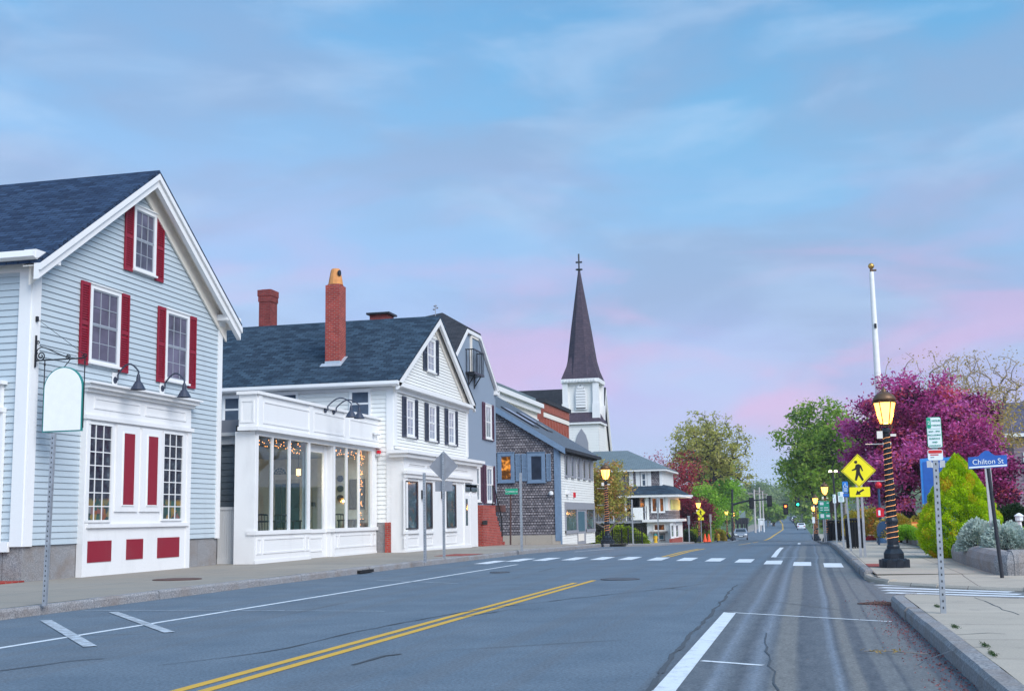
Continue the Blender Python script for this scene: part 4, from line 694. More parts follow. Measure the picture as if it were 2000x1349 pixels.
for r_ in (rx, rx * .62, rx * .25): mb.tube([fb.pt(c[0] + r_ * math.cos(math.pi * k / 16), c[1] + r_ * math.sin(math.pi * k / 16), .03) for k in range(17)], .018 if r_ == rx else .009, 6)
zt_ = c[1] - .04
fb.box(mb, c[0] - .30, c[0] + .95, zt_ - .16, zt_, .01, .09); fb.box(mb, c[0] - .34, c[0] + 1.0, zt_ - .02, zt_ + .03, .01, .12)
for dx in (-.28, .28, .84): fb.box(mb, c[0] + dx, c[0] + dx + .09, FL, zt_ - .16, .01, .07)
mb.build('fanlight_door_surround', W['cream'], RS)
mb = MB(); mb.prism([fb.pt(c[0] + rx * math.cos(math.pi * k / 16), c[1] + rx * math.sin(math.pi * k / 16), .004) for k in range(17)], (0, -.008, 0)); fb.box(mb, c[0] - .18, c[0] + .06, FL + .5, zt_ - .32, .004, .03); fb.box(mb, c[0] + .09, c[0] + .27, FL + .5, zt_ - .32, .004, .03); fb.box(mb, c[0] + .45, c[0] + .8, FL + .2, zt_ - .3, .004, .03); mb.build('inner_door', W['blueglow'], RS)
mb = MB(); u_, v_ = qb(1092, 462), qb(1258, 775); fb.box(mb, u_[0], v_[0], v_[1], u_[1], .0, .03); panelled(mb, fb, u_[0] + .03, v_[0] - .03, v_[1] + .05, u_[1] - .05, .03, .03); mb.build('wall_board', W['indark'], RS)
for yy in (455, 560, 660): g = qb(1000, yy); mb = MB(); mb.disc(fb.pt(g[0], g[1], .02), (1, 0, 0), (0, 0, 1), .125, (0, -.05, 0), 18); mb.build('wall_basket', W['indark'], RS)
mb = MB(); a_, b_ = qb(700, 545), qb(838, 1040); fb.box(mb, a_[0], b_[0], FL, a_[1], .0, .03); panelled(mb, fb, a_[0] + .05, b_[0] - .05, FL + .1, a_[1] - .1, .03, .04); mb.build('panelled_door', W['greyroom'], RS)
def table(u, x, wd, label):
    t = thing('dining_table', label, 'table', (x, u, FL)); mb = MB(); mb.box(x - .35, x + .35, u - wd / 2, u + wd / 2, FL + .72, FL + .77); mb.build('tabletop', W['tablew'], t)
    for sx_ in (-.3, .3):
        for sy in (-wd / 2 + .06, wd / 2 - .06): mb = MB(); mb.box(x + sx_ - .025, x + sx_ + .025, u + sy - .025, u + sy + .025, FL, FL + .72); mb.build('leg', W['tablew'], t)
def chair(u, x, rz, label):
    t = thing('spindle_chair', label, 'chair', (x, u, FL), 'spindle chairs inside the restaurant'); M_ = Matrix.Rotation(rz, 3, 'Z'); T = lambda a, b, c_: tuple(M_ @ Vector((a, b, 0)) + Vector((x, u, FL - .12 + c_)))
    mb = MB(); mb.prism([T(-.2, -.2, .56), T(.2, -.2, .56), T(.2, .2, .56), T(-.2, .2, .56)], (0, 0, .04)); mb.build('seat', W['tablew'], t)
    mb = MB(); mb.tube([T(-.2, .22, 1.06), T(0, .25, 1.08), T(.2, .22, 1.06)], .028, 6); [mb.tube([T(s_, .18, .58), T(s_ * 1.1, .23, 1.06)], .012, 5) for s_ in (-.18, -.09, 0, .09, .18)]; mb.build('backrest', W['tablew'], t)
    for sx_ in (-1, 1):
        for sy in (-1, 1): mb = MB(); mb.tube([T(.16 * sx_, .16 * sy, .56), T(.21 * sx_, .21 * sy, .12)], .016, 6); mb.build('leg', W['tablew'], t)
uu = lambda x: q(x, 0)[0]; ud = lambda x, X: float(onX(420 + x / 3.55, 1015, X)[1])
table(ud(420, XR - .8), XR - .8, 1.5, 'dark dining table behind the left panes of the restaurant'); table(ud(960, XR - .75), XR - .75, 1.5, 'dark dining table behind the right panes of the restaurant'); table(ud(565, XR - 1.3), XR - 1.3, .9, 'small dark dining table farther inside beside the fanlight door')
chair(ud(345, XR - .7), XR - .7, R(180), 'dark spindle chair behind the leftmost pane'); chair(ud(460, XR - 1.1), XR - 1.1, R(200), 'dark spindle chair across the table in the second pane'); chair(ud(862, XR - .6), XR - .6, R(190), 'dark spindle chair behind the pane right of the entrance')
def plamp(u, x, z, label):
    t = thing('pendant_lamp', label, 'lamp', (x, u, z)); mb = MB(); mb.tube([(x, u, z + .18), (x, u, zh + .3)], .008, 5); mb.build('cord', W['black'], t)
    mb = MB(); mb.box(x - .055, x + .055, u - .055, u + .055, z - .11, z + .10); mb.build('lamp_shade', W['pend'], t); ld = bpy.data.lights.new('bulb', 'POINT'); ld.energy = 34; ld.color = (1, .72, .44); ld.shadow_soft_size = .1; lo_ = bpy.data.objects.new('bulb', ld); col.objects.link(lo_); lo_.parent = t; lo_.location = (0, 0, -.25); mb = MB(); mb.lathe([(.085, .11), (.03, .17), (.012, .18)], (x, u, z), 10); mb.build('cap', W['bronze'], t)
g = onX(480 + 556 / 5.396, 850 + 385 / 5.396, XR - .9); plamp(g[1], XR - .9, g[2], 'glowing amber pendant lamp behind the left panes'); g = onX(480 + 828 / 5.396, 850 + 400 / 5.396, XR - 1.0); plamp(g[1], XR - 1.0, g[2], 'glowing amber pendant lamp seen through the entrance')
def bulbs(pts, name, label, par=None, r=.013):
    mb = MB()
    for p_ in pts: mb.lathe([(.006, -r), (r, -r * .4), (r, r * .4), (.006, r)], p_, 6)
    return tag(mb.build(name, W['stringl']), label, 'string lights')
def swag(u0, u1, n, x=-.22): return [(XR + x + random.uniform(-.05, .05), u0 + (u1 - u0) * i / n, zh - .12 + .1 * math.sin(i * 1.1) - random.uniform(0, .12)) for i in range(n + 1)]
bulbs(swag(uu(302), uA1 - .25, 38), 'string_lights', 'orange string lights swagged along the top of the left panes'); bulbs(swag(uu(672), uB1 - .6, 14, -.85), 'string_lights', 'orange string lights over the entrance glass')
bulbs(swag(uu(838), uu(1076), 40) + [(XR - .25 + random.uniform(-.04, .04), uu(1058) + random.uniform(-.12, .12), zs + .1 + (zh - zs) * random.random() ** .9) for i in range(52)], 'string_lights', 'orange string lights framing the right panes')
# grey shed behind the false front
SH = FY(33.6); mb = MB(); mb.box(-24, XR - D - .15, 33.65, 42.6, .1, zp0 - .02); mb.box(XR - D - .15, XR - .5, 33.62, 42.6, zp0 - .35, zp0 - .05); mb.build('shed_wall', W['greyclap'], RS); facade(RS, SH, [(-19.5, .1), (XR - .42, .1), (XR - .42, zp0 - .35), (-19.5, zp0 - .35)], W['greyclap'], W['greylip'], .19, 'shed_wall')
mb = MB(); SH.box(mb, -19.5, XR - .40, zp0 - .35, zp0 - .1, -.1, .15); SH.box(mb, -19.5, XR - .45, zp0 - .1, zp0 + .0, -.1, .30); mb.build('shed_gutter', W['white'], RS)
mb = MB(); SH.box(mb, -24, XR - .5, zp0, zp0 + .38, -9, .25); mb.build('shed_roof', W['greypaint'], RS)
dp = lambda x, y: (onY(x, y, 33.3)[0], 33.35, onY(x, y, 33.3)[2])
mb = MB(); mb.tube([dp(460, 850), dp(463, 857), dp(471, 866), dp(475, 874), dp(476, 900), dp(473, 1000)], .05, 8); mb.build('downpipe', W['white'], RS)
for (x, y) in ((736, 217), (795, 228)): u_, z_ = q(x, y); gooseneck(RS, FX(XR + .12), u_, z_, .9, plate=False)
u_, z_ = q(1080, 380); mb = MB(); mb.lathe([(.05, -.04), (.05, .04)], FR_.pt(u_, z_, .16), 8); mb.tube([FR_.pt(u_ - .14, z_ + .02, .16), FR_.pt(u_ - .02, z_, .2)], .03, 6); [mb.lathe([(.03, -.07), (.075, -.04), (.085, .03), (.05, .08)], FR_.pt(u_ + d_, z_, .25), 10) for d_ in (-.16, .16)]; mb.build('floodlight', W['trim'], RS)
u_, z_ = q(1108, 510); mb = MB(); FR_.box(mb, u_ - .07, u_ + .07, z_ - .04, z_ + .08, .1, .22); mb.build('alarm_beacon', W['redpaint'], RS); mb = MB(); FR_.box(mb, u_ - .16, u_ + .02, z_ - .14, z_ - .05, .1, .2); mb.build('camera_dome', W['alu'], RS)
u_, z_ = q(772, 865); mb = MB(); FR_.box(mb, u_ - .12, u_ + .08, z_ - .07, z_ + .07, -.5, -.42); mb.build('door_lock_plate', W['black'], RS)

# ------------------------------------------------------------------ white gabled house with navy shutters
H2 = thing('gabled_house', 'white clapboard gabled house with navy shutters and a tall brick chimney', 'house', (-15, 48, .1))
X2 = -15.0; b0, b1 = 42.87, 53.0; bm_ = (b0 + b1) / 2; F2 = FX(X2); S2 = FY(b0); ze2, zp2 = 6.62, 9.72; zf2 = 1.25; Xb = -30
mb = MB(); mb.prism([(X2 - .03, b0 + .03, .0), (X2 - .03, b1, .0), (X2 - .03, b1, ze2), (X2 - .03, bm_, zp2 - .1), (X2 - .03, b0 + .03, ze2)], (Xb - X2, 0, 0)); mb.build('wall', W['whiteclap'], H2)
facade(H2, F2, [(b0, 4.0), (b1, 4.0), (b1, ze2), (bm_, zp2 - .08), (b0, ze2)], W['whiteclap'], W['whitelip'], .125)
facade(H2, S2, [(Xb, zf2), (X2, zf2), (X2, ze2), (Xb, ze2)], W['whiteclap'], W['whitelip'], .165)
mb = MB(); mb.box(X2 - 3, X2 - .35, b0 - .03, b0 + .2, -.1, zf2 - .02); mb.build('foundation', W['granite'], H2); mb = MB(); mb.box(X2 - .33, X2 - .11, b0 - .10, b0 + .4, -.1, zf2); mb.build('brick_pier', W['brick'], H2)
roof2 = gable_roof(H2, W['roofteal'], Xb, X2 + .34, b0, b1, ze2 + .05, zp2, .34, .09)
rakes(H2, W['trim'], X2 + .20, b0, b1, ze2 + .05, zp2, .34, .24, .12); rakes(H2, W['cream'], X2 + .02, b0, b1, ze2 - .05, zp2 - .06, .1, .34, .05)
mb = MB(); F2.box(mb, b0 - .34, b1 + .34, ze2 - .30, ze2 - .16, 0, .32); F2.box(mb, b0 - .02, b1 + .02, ze2 - .48, ze2 - .30, 0, .08); S2.box(mb, Xb, X2, ze2 - .42, ze2 - .2, 0, .06); mb.build('cornice', W['trim'], H2)
mb = MB(); mb.prism([(X2 + .34, b0 - .34, ze2 - .14), (X2 + .34, b0 - .50, ze2 - .12), (X2 + .34, b0 - .50, ze2 - .24), (X2 + .34, b0 - .34, ze2 - .30)], (Xb - X2, 0, 0)); mb.build('gutter', W['trim'], H2)
pieces(H2, 'corner_board', 'trim', lambda mb: (F2.box(mb, b0 - .02, b0 + .26, 4.1, ze2 - .48, 0, .045), S2.box(mb, X2 - .28, X2 + .001, 1.25, ze2 - .42, 0, .05)), lambda mb: F2.box(mb, b1 - .26, b1 + .02, 4.1, ze2 - .48, 0, .045))
for (p, r_) in (((1318, 140), (1372, 405)), ((1472, 175), (1520, 430)), ((1608, 212), (1650, 455))):
    u0, u1, z0, zt = rect(F2, *z4(*p), *z4(*r_)); zt, z0 = 6.02, 4.55; u1 = u0 + .95 if p[0] < 1400 else u0 + .98
    window(H2, F2, u0, u1, z0, zt, pane='panecurt', cols=2, rows=2, cw=.09); shutter(H2, F2, u0 - .47, u0 - .02, z0 - .06, zt + .03, 'navy'); shutter(H2, F2, u1 + .02, u1 + .47, z0 - .06, zt + .03, 'navy')
u0, u1, z0, zt = rect(F2, *z3(1525, 510), *z3(1585, 775)); window(H2, F2, u0, u1, z0, zt, pane='panecurt', cols=2, rows=2, cw=.1); shutter(H2, F2, u0 - .5, u0 - .02, z0 - .02, zt + .05, 'navy'); shutter(H2, F2, u1 + .02, u1 + .5, z0 - .02, zt + .05, 'navy')
for (p, r_) in (((975, 895), (1130, 1075)), ((455, 915), (605, 1080)), ((60, 940), (190, 1105))):
    u0, u1, z0, zt = rect(S2, *z3(*p), *z3(*r_)); window(H2, S2, u0, u1, zt - 1.05, zt, pane='paneblue', sash='trim', cols=1, rows=1, cw=.07)
# chimneys
def chimney(px0, px1, ybase, ytop, Yc, mat, wd, name='chimney', cap=None, dx=0):
    x0 = onY(px0, ybase, Yc)[0]; x1 = onY(px1, ybase, Yc)[0]; zt = onY((px0 + px1) / 2, ytop, Yc)[2]; zb_ = onY(px0, ybase, Yc)[2]
    return x0, x1, zb_, zt
def roofz(y): return ze2 + .05 + (zp2 - ze2 - .05) * (1 - abs(y - bm_) / (bm_ - b0))
for yc in np.arange(43, 48, .02):
    if onY(650, 716, yc)[2] <= roofz(yc): break
Yc = float(yc); x0 = onY(635, 712, Yc)[0]; x1 = onY(663, 712, Yc)[0]; zt = onY(652, 556, Yc)[2]; d_ = .66
mb = MB(); mb.box(x0, x1, Yc, Yc + d_, roofz(Yc) - .3, zt); mb.box(x0 + .06, x1 - .06, Yc + .06, Yc + d_ - .06, zt, zt + .05)
ch = mb.build('chimney', W['brick'], H2); cxm = (x0 + x1) / 2
mb = MB(); mb.lathe([(.30, .05), (.27, .25), (.20, .62), (.16, .70), (.05, .72)], (cxm, Yc + d_ / 2, zt), 12); mb.build('chimney_pot', W['terracotta'], ch); mb = MB(); mb.disc((cxm + .18, Yc + d_ / 2 - .12, zt + .5), (0, 1, 0), (0, 0, 1), .12, (.07, -.03, 0), 12); mb.build('pot_vent', W['indark'], ch)
mb = MB(); sl_ = (zp2 - ze2) / (bm_ - b0)
for (xa, xb_, ya, yb) in ((x0 - .14, x1 + .14, Yc - .22, Yc), (x1, x1 + .14, Yc, Yc + d_ * .8)):
    mb.prism([(xa, ya, roofz(ya) + .115), (xb_, ya, roofz(ya) + .115), (xb_, yb, roofz(yb) + .115), (xa, yb, roofz(yb) + .115)], (0, 0, .02))
mb.box(x0 - .012, x1 + .012, Yc - .012, Yc + .1, roofz(Yc) - .1, roofz(Yc) + .22); mb.build('flashing', W['lead'], ch)
Yr = bm_ + .5; x0, x1, _, zt = chimney(504, 529, 640, 565, Yr, None, 0); mb = MB(); mb.box(x0 + .03, x1 - .03, Yr, Yr + .7, 8, zt - .55); mb.box(x0, x1, Yr - .03, Yr + .73, zt - .55, zt - .3); mb.box(x0 - .03, x1 + .02, Yr - .05, Yr + .75, zt - .3, zt - .02); mb.box(x0 + .1, x1 - .1, Yr + .1, Yr + .6, zt - .02, zt + .02); mb.build('chimney', W['brickdark'], H2)
x0, x1, _, zt = chimney(722, 757, 622, 613, Yr, None, 0); mb = MB(); mb.box(x0, x1, Yr, Yr + .8, 8.5, zt - .02); ch3 = mb.build('chimney', W['brickdark'], H2); mb = MB(); mb.box(x0 - .12, x1 + .12, Yr - .12, Yr + .92, zt - .02, zt + .06); mb.build('chimney_cap', W['black'], ch3)
v = onX(856, 612, X2); mb = MB(); zz_ = zp2 + .05; mb.tube([(X2 + .1, bm_, zz_), (X2 + .1, bm_, zz_ + .42)], .014, 6); mb.tube([(X2 + .1, bm_ - .2, zz_ + .3), (X2 + .1, bm_ + .25, zz_ + .44)], .012, 6); [mb.lathe([(.02, -.04), (.06, 0), (.02, .04)], (X2 + .1, bm_ + d_, zz_ + h_), 8) for d_, h_ in ((-.2, .3), (.25, .44), (.05, .5), (-.08, .46))]; tag(mb.build('wind_gauge', W['greypaint'], None), 'small wind gauge on the gable peak of the white house', 'wind gauge')
# shop front of the white house
p2 = .42; FP = FX(X2 + p2); qq = lambda x, y: FP.px(*z4(x, y)); zc0 = qq(1180, 495)[1]; zl0 = qq(1200, 640)[1]
mb = MB(); ue0, ue1 = b0 - .06, 53.05
mb.box(X2 - .1, X2 + p2, ue0, ue1, .0, zc0); mb.box(X2 - .1, X2 + p2 + .3, ue0 - .3, ue1 + .35, zc0, zc0 + .12); mb.box(X2 - .1, X2 + p2 + .2, ue0 - .2, ue1 + .2, zc0 - .14, zc0)
FP.box(mb, ue0 - .1, ue1 - 1.0, zl0 - .02, zl0 + .1, 0, .16); FP.box(mb, ue0 - .05, ue1 - 1.0, zl0 - .16, zl0 - .02, 0, .09)
panelled(mb, FP, ue0 + .5, ue0 + 2.5, zl0 + .3, zc0 - .35, 0); panelled(mb, FP, ue0 + 2.7, ue1 - 1.6, zl0 + .3, zc0 - .35, 0)
FP.box(mb, ue0, ue0 + .3, .0, zl0 - .16, 0, .05); FP.box(mb, ue1 - 1.35, ue1 - 1.15, .0, zl0 - .1, 0, .05)
wins = [(1312, 706, 1403, 1048, 'pane'), (1460, 716, 1503, 1036, 'pane'), (1600, 726, 1668, 1030, 'pane')]
for (x0, y0, x1, y1, m_) in wins:
    u0, u1, z0, zt = rect(FP, *z4(x0, y0), *z4(x1, y1)); zt = zl0 - .28; z0 = .98 if x0 != 1460 else .95
    FP.box(mb, u0 - .12, u0 - .04, z0 - .1, zt + .1, 0, .03); FP.box(mb, u1 + .04, u1 + .12, z0 - .1, zt + .1, 0, .03); FP.box(mb, u0 - .15, u1 + .15, z0 - .16, z0 - .06, 0, .08)
    panelled(mb, FP, u0 - .1, u1 + .1, .32, z0 - .28, 0)
FP.box(mb, ue0 + .012, ue1 - 1.2, .0, .22, 0, .062); mb.build('shop_front', W['trim'], H2)
for (x0, y0, x1, y1, m_) in wins:
    u0, u1, z0, zt = rect(FP, *z4(x0, y0), *z4(x1, y1)); zt = zl0 - .28; z0 = .98; fr = MB(); b = .05
    FP.box(fr, u0, u0 + b, z0, zt, 0, .05); FP.box(fr, u1 - b * 3.2, u1, z0, zt, 0, .05); FP.box(fr, u0 + b, u1 - b * 3.2, z0, z0 + b, 0, .05); FP.box(fr, u0 + b, u1 - b * 3.2, zt - b, zt, 0, .05); fo = fr.build('display_window', W['frame_d'], H2); pm = MB(); FP.box(pm, u0 + b, u1 - b * 3.2, z0 + b, zt - b, .005, .02); pm.build('pane', W['showpane'], fo)
u0 = qq(1716, 0)[0]; u1 = ue1 - .1; dm = MB(); FP.box(dm, u0, u1, .1, 2.35, 0, .04); FP.box(dm, u0 - .12, u0, .05, zl0, 0, .06); FP.box(dm, u0, u1, zl0 - .35, zl0 - .25, 0, .05); do = dm.build('door', W['trim'], H2); gm = MB(); FP.box(gm, u0 + .12, u0 + .42, 1.05, 2.2, .04, .055); gm.build('door_glass', W['paneblue'], do); gm = MB(); FP.box(gm, u0 + .02, u1 - .1, 2.52, 2.85, .02, .05); gm.build('transom', W['pane'], H2)
for x in (1432, 1570): u_, z_ = qq(x, 800); mb = MB(); FP.box(mb, u_ - .06, u_ + .06, z_ - .17, z_ + .17, 0, .14); mb.build('wall_lantern', W['black'], H2)
# ------------------------------------------------------------------ blue-grey stucco gambrel building
def z5(x, y): return 860 + x / 2.595, 580 + y / 2.595
X3 = -16.0; F3 = FX(X3); H3 = thing('stucco_building', 'blue-grey stucco building with gambrel gable, iron balcony and brick stoop', 'building', (X3, 57.5, 0))
tR = F3.px(934, 656); eR = F3.px(967, 752); tL = F3.px(908, 645); zt3 = (tR[1] + tL[1]) / 2; ze3 = eR[1]; c3 = (tL[0] + tR[0]) / 2; hw, hb = eR[0] - c3, tR[0] - c3
cL, cR = c3 - hw, c3 + hw
mb = MB(); mb.prism([(X3, cL, -.2), (X3, cR, -.2), (X3, cR, ze3), (X3, c3 + hb, zt3), (X3, c3 - hb, zt3), (X3, cL, ze3)], (-6, 0, 0)); mb.build('wall', W['stucco'], H3)
mb = MB(); pk3 = onY(864, 615, c3); xr3, zr3 = float(pk3[0]), float(pk3[2])
for s in (-1, 1):
    mb.prism([(X3 - 6, c3 + s * (hw + .15), ze3 - .3), (X3 - 6, c3 + s * hb, zt3 + .02), (X3 - 6, c3 + s * hb, zt3 + .16), (X3 - 6, c3 + s * (hw + .28), ze3 - .22)], (6.12, 0, 0))
    mb.prism([(X3 + .1, c3 + s * hb, zt3 + .03), (xr3, c3, zr3), (X3 - 6, c3 + s * hb, zt3 + .03)], (0, 0, .12))
mb.prism([(X3 + .12, c3 - hb, zt3 + .02), (X3 + .12, c3 + hb, zt3 + .02), (xr3, c3, zr3)], (0, 0, .12)); mb.prism([(X3 - 6, c3 - hb, zt3 + .02), (X3 - 6, c3 + hb, zt3 + .02), (xr3, c3, zr3)], (0, 0, .12)); mb.build('roof', W['roofdark'], H3)
mb = MB()
mb.prism([(X3 + .02, c3 + hw + .2, ze3 - .32), (X3 + .02, c3 + hb, zt3 + .02), (X3 + .02, c3 + hb, zt3 - .2), (X3 + .02, c3 + hw + .0, ze3 - .42)], (.14, 0, 0)); mb.prism([(X3 + .02, c3 - hw - .2, ze3 - .32), (X3 + .02, c3 - hb, zt3 + .02), (X3 + .02, c3 - hb, zt3 - .2), (X3 + .02, c3 - hw - .0, ze3 - .42)], (.14, 0, 0)); F3.box(mb, c3 - hb, c3 + hb, zt3 - .14, zt3 + .04, .02, .14); F3.box(mb, cR - .3, cR + .35, ze3 - .55, ze3 - .34, .0, .16); mb.build('rake_board', W['trim'], H3)
tops = []
for (p, r_) in (((222, 540), (258, 722)), ((165, 852), (198, 1036)), ((228, 856), (264, 1040)), ((60, 520), (98, 690))):
    u0, u1, z0, zt = rect(F3, *z5(*p), *z5(*r_)); u1 = u0 + max(.9, min(u1 - u0, 1.25)) if p[0] != 60 else u0 + 1.1; window(H3, F3, u0, u1, z0, zt, pane='panecurt', cols=2, rows=1, cw=.12); shutter(H3, F3, u0 - .5, u0 - .02, z0 - .08, zt + .06, 'maroon'); shutter(H3, F3, u1 + .02, u1 + .5, z0 - .08, zt + .06, 'maroon')
u0, u1, z0, zt = rect(F3, *z5(152, 205), *z5(188, 410)); mb = MB(); F3.box(mb, u0, u1, z0, zt, .0, .05); F3.box(mb, u0 - .1, u0, z0, zt + .1, .0, .10, 1); F3.box(mb, u0, u1, zt, zt + .1, 0, .10, 1); mb.build('balcony_door', [W['stucco2'], W['cream']], H3)
BD = .46; u0, zt = F3.px(908.5, 696); u1, z0 = F3.px(929, 734); mb = MB(); zb3 = z0; F3.box(mb, u0, u1, zb3 - .1, zb3, 0, BD)
for i in range(8): u_ = u0 + (u1 - u0) * i / 7; F3.box(mb, u_ - .011, u_ + .011, zb3, zb3 + 1.1, BD - .05, BD - .02)
for i in range(3): F3.box(mb, u0, u0 + .03, zb3, zb3 + 1.1, .06 + .13 * i, .09 + .13 * i); F3.box(mb, u1 - .03, u1, zb3, zb3 + 1.1, .06 + .13 * i, .09 + .13 * i)
F3.box(mb, u0, u1, zb3 + 1.08, zb3 + 1.13, BD - .06, BD); F3.box(mb, u0, u0 + .04, zb3 + 1.08, zb3 + 1.13, 0, BD - .06); F3.box(mb, u1 - .04, u1, zb3 + 1.08, zb3 + 1.13, 0, BD - .06)
for u_ in (u0 + .4, u1 - .4): mb.tube([F3.pt(u_, zb3 - .1, BD - .08), F3.pt(u_, zb3 - .6, .05)], .03, 6); mb.tube([F3.pt(u_, zb3 - .7, .05), F3.pt(u_, zb3 - .1, .05)], .03, 6)
mb.build('balcony', W['black'], H3)
mb = MB(); xs = X3 + 1.45; st0, st1 = 53.9, 56.2; zst = onX(945, 986, xs)[2]; mb.box(X3, xs, st0, st1, -.2, zst)
for k in range(7): mb.box(X3, xs - .05 + .05 * (k == 6), st1 + .25 * k, st1 + .25 * (k + 1), -.3, zst - (zst + .05) * (k + 1) / 8)
stp = mb.build('stoop', W['brick'], H3); mb = MB(); u_, z_ = FX(xs).px(948, 1020); mb.box(xs, xs + .02, u_ - .5, u_ + .3, z_ - .1, z_ + .1); mb.build('vent', W['ink'], stp)
mb = MB(); hp = [(xs - .1, st1 - .1, zst + .0), (xs - .1, st1 - .1, zst + .95), (xs - .1, st1 + .35, zst + .75), (xs - .1, st1 + 1.6, zst * .18 + .95), (xs - .1, st1 + 1.65, .2)]; mb.tube(hp, .03, 6)
for k in range(6): t = (k + .5) / 6; mb.tube([(xs - .1, st1 + .15 + 1.45 * t, zst * (1 - t)), (xs - .1, st1 + .15 + 1.45 * t, zst + .85 - (zst * .85) * t)], .016, 5)
mb.build('railing', W['black'], H3)
mb = MB(); ua_, za_ = F3.px(966, 992); F3.box(mb, ua_ - .5, ua_ + .4, za_ - .2, za_ + .15, .0, .5); mb.build('awning', plain('brown_canvas', (.12, .05, .04), .8), H3); mb = MB(); u_, z_ = F3.px(*z5(145, 905)); F3.box(mb, u_ - .2, u_ + .25, z_ - 1.0, z_ + .1, .02, .06); mb.build('wall_plaque', W['signred'], H3)
# ------------------------------------------------------------------ weathered cedar building on the corner
H6 = thing('shingled_building', 'weathered cedar shingled corner building with blue shutters and shed roof', 'building', (-13.8, 70, 0))
X6, Y6 = -13.8, 68.0; F6 = FX(X6); S6 = FY(Y6); A = S6.px(972, 797); B = S6.px(1097, 871); sl6 = (A[1] - B[1]) / (B[0] - A[0]); Y6b = F6.px(1162, 1050)[0]; xl6 = -21.0; zA = B[1] + sl6 * (X6 - xl6); ze6 = B[1]; zg = -.35
mb = MB(); mb.prism([(X6 - .02, Y6 + .02, zg), (xl6, Y6 + .02, zg), (xl6, Y6 + .02, zA), (X6 - .02, Y6 + .02, ze6)], (0, Y6b - Y6, 0)); mb.build('wall', W['whiteclap'], H6)
mb = MB()                                                 # cedar courses, each lapping the one below
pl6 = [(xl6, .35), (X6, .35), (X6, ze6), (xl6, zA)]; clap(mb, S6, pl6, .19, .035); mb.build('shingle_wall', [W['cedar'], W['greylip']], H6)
mb = MB(); S6.box(mb, xl6, X6, zg, .33, 0, .06); mb.build('foundation', W['concrete'], H6)
facade(H6, F6, [(Y6, zg), (Y6b, zg), (Y6b, ze6 - .1), (Y6, ze6 - .1)], W['whiteclap'], W['whitelip'], .15)
mb = MB(); o6 = .42
def roofpt(x, y, dz=0): return (x, y, ze6 + .02 + sl6 * (X6 - x) + dz)
mb.prism([roofpt(X6 + o6, Y6 - .25), roofpt(xl6, Y6 - .25), roofpt(xl6, Y6b + .3), roofpt(X6 + o6, Y6b + .3)], (0, 0, .14)); r6 = mb.build('roof', W['roofgrey'], H6)
mb = MB(); mb.prism([roofpt(X6 + o6, Y6 - .28, -.22), roofpt(xl6, Y6 - .28, -.22), roofpt(xl6, Y6 - .28, .13), roofpt(X6 + o6, Y6 - .28, .13)], (0, .1, 0)); S6.box(mb, X6 - .28, X6, .0, ze6, 0, .08); F6.box(mb, Y6 - .03, Y6 + .25, zg, ze6 - .1, 0, .05); mb.build('corner_board', W['slateblue'], H6)
mb = MB(); F6.box(mb, Y6 - .25, Y6b + .35, ze6 - .30, ze6 - .12, .25, .52); F6.box(mb, Y6 - .2, Y6b + .2, ze6 - .38, ze6 - .08, .05, .25); mb.build('gutter', W['roofdark'], H6)
for (x0, x1, y0) in ((1064, 1084, 832), (1091, 1112, 848)):
    mb = MB(); xa = -15.6; yy = 69.6 if x0 == 1064 else 73.6; mb.prism([roofpt(xa, yy, .15), roofpt(xa - 2.0, yy, .15), roofpt(xa - 2.0, yy + 1.5, .15), roofpt(xa, yy + 1.5, .15)], (0, 0, .09)); sk = mb.build('skylight', W['frame_d'], H6); mb = MB(); mb.prism([roofpt(xa - .1, yy + .1, .245), roofpt(xa - 1.9, yy + .1, .245), roofpt(xa - 1.9, yy + 1.4, .245), roofpt(xa - .1, yy + 1.4, .245)], (0, 0, .01)); mb.build('pane', W['paneblue'], sk)
for (x0, x1, m_) in ((972, 1006, 'sunsetrefl'), (1030, 1066, 'pane')):
    u0, u1, z0, zt = rect(S6, x0, 884, x1, 941); window(H6, S6, u0, u1, z0, zt, casing='slateblue', sash='slateblue', pane=m_, cols=1, rows=1, cw=.2, double=False, n0=.035)  # orange pane emits a weak glow to imitate a reflection of the sky
for (x0, x1) in ((1007, 1018), (1019, 1030), (1067, 1077)):
    u0, u1, z0, zt = rect(S6, x0, 886, x1, 939); shutter(H6, S6, u0, u1, z0, zt, 'slateblue', .05)
ws = [F6.px(x, 910)[0] for x in (1104.5, 1116.5, 1128.5, 1139.5, 1150)]; zt = F6.px(1104, 886)[1]; z0 = F6.px(1104, 930)[1]
for i, u_ in enumerate(ws):
    window(H6, F6, u_ - .42, u_ + .42, z0, zt, casing='greypaint', sash='greypaint', pane='pane' if i != 1 else 'paneblue', cols=1, rows=1, cw=.08, double=False); mb = MB(); F6.box(mb, u_ + .47, u_ + 1.25, z0 - .02, zt + .02, .02, .06); mb.build('shutter', W['greypaint'], H6)
mb = MB(); sA, sB = F6.px(1102, 990)[0], F6.px(1159, 985)[0]; zt = F6.px(1102, 980)[1]; zl = zt - .42; F6.box(mb, sA, sB, zl, zt, .02, .09)
dA, dB = F6.px(1126, 1000)[0], F6.px(1142, 1000)[0]; zs6 = F6.px(1104, 1036)[1] + .0
for u_ in (sA, dA - .2, dB, sB - .16): F6.box(mb, u_, u_ + .2, zs6 - .15, zl, .02, .09)
F6.box(mb, sA, dA, zs6 - .18, zs6, .02, .12); F6.box(mb, dB, sB, zs6 - .18, zs6, .02, .12); mb.build('shop_front', W['greypaint'], H6)
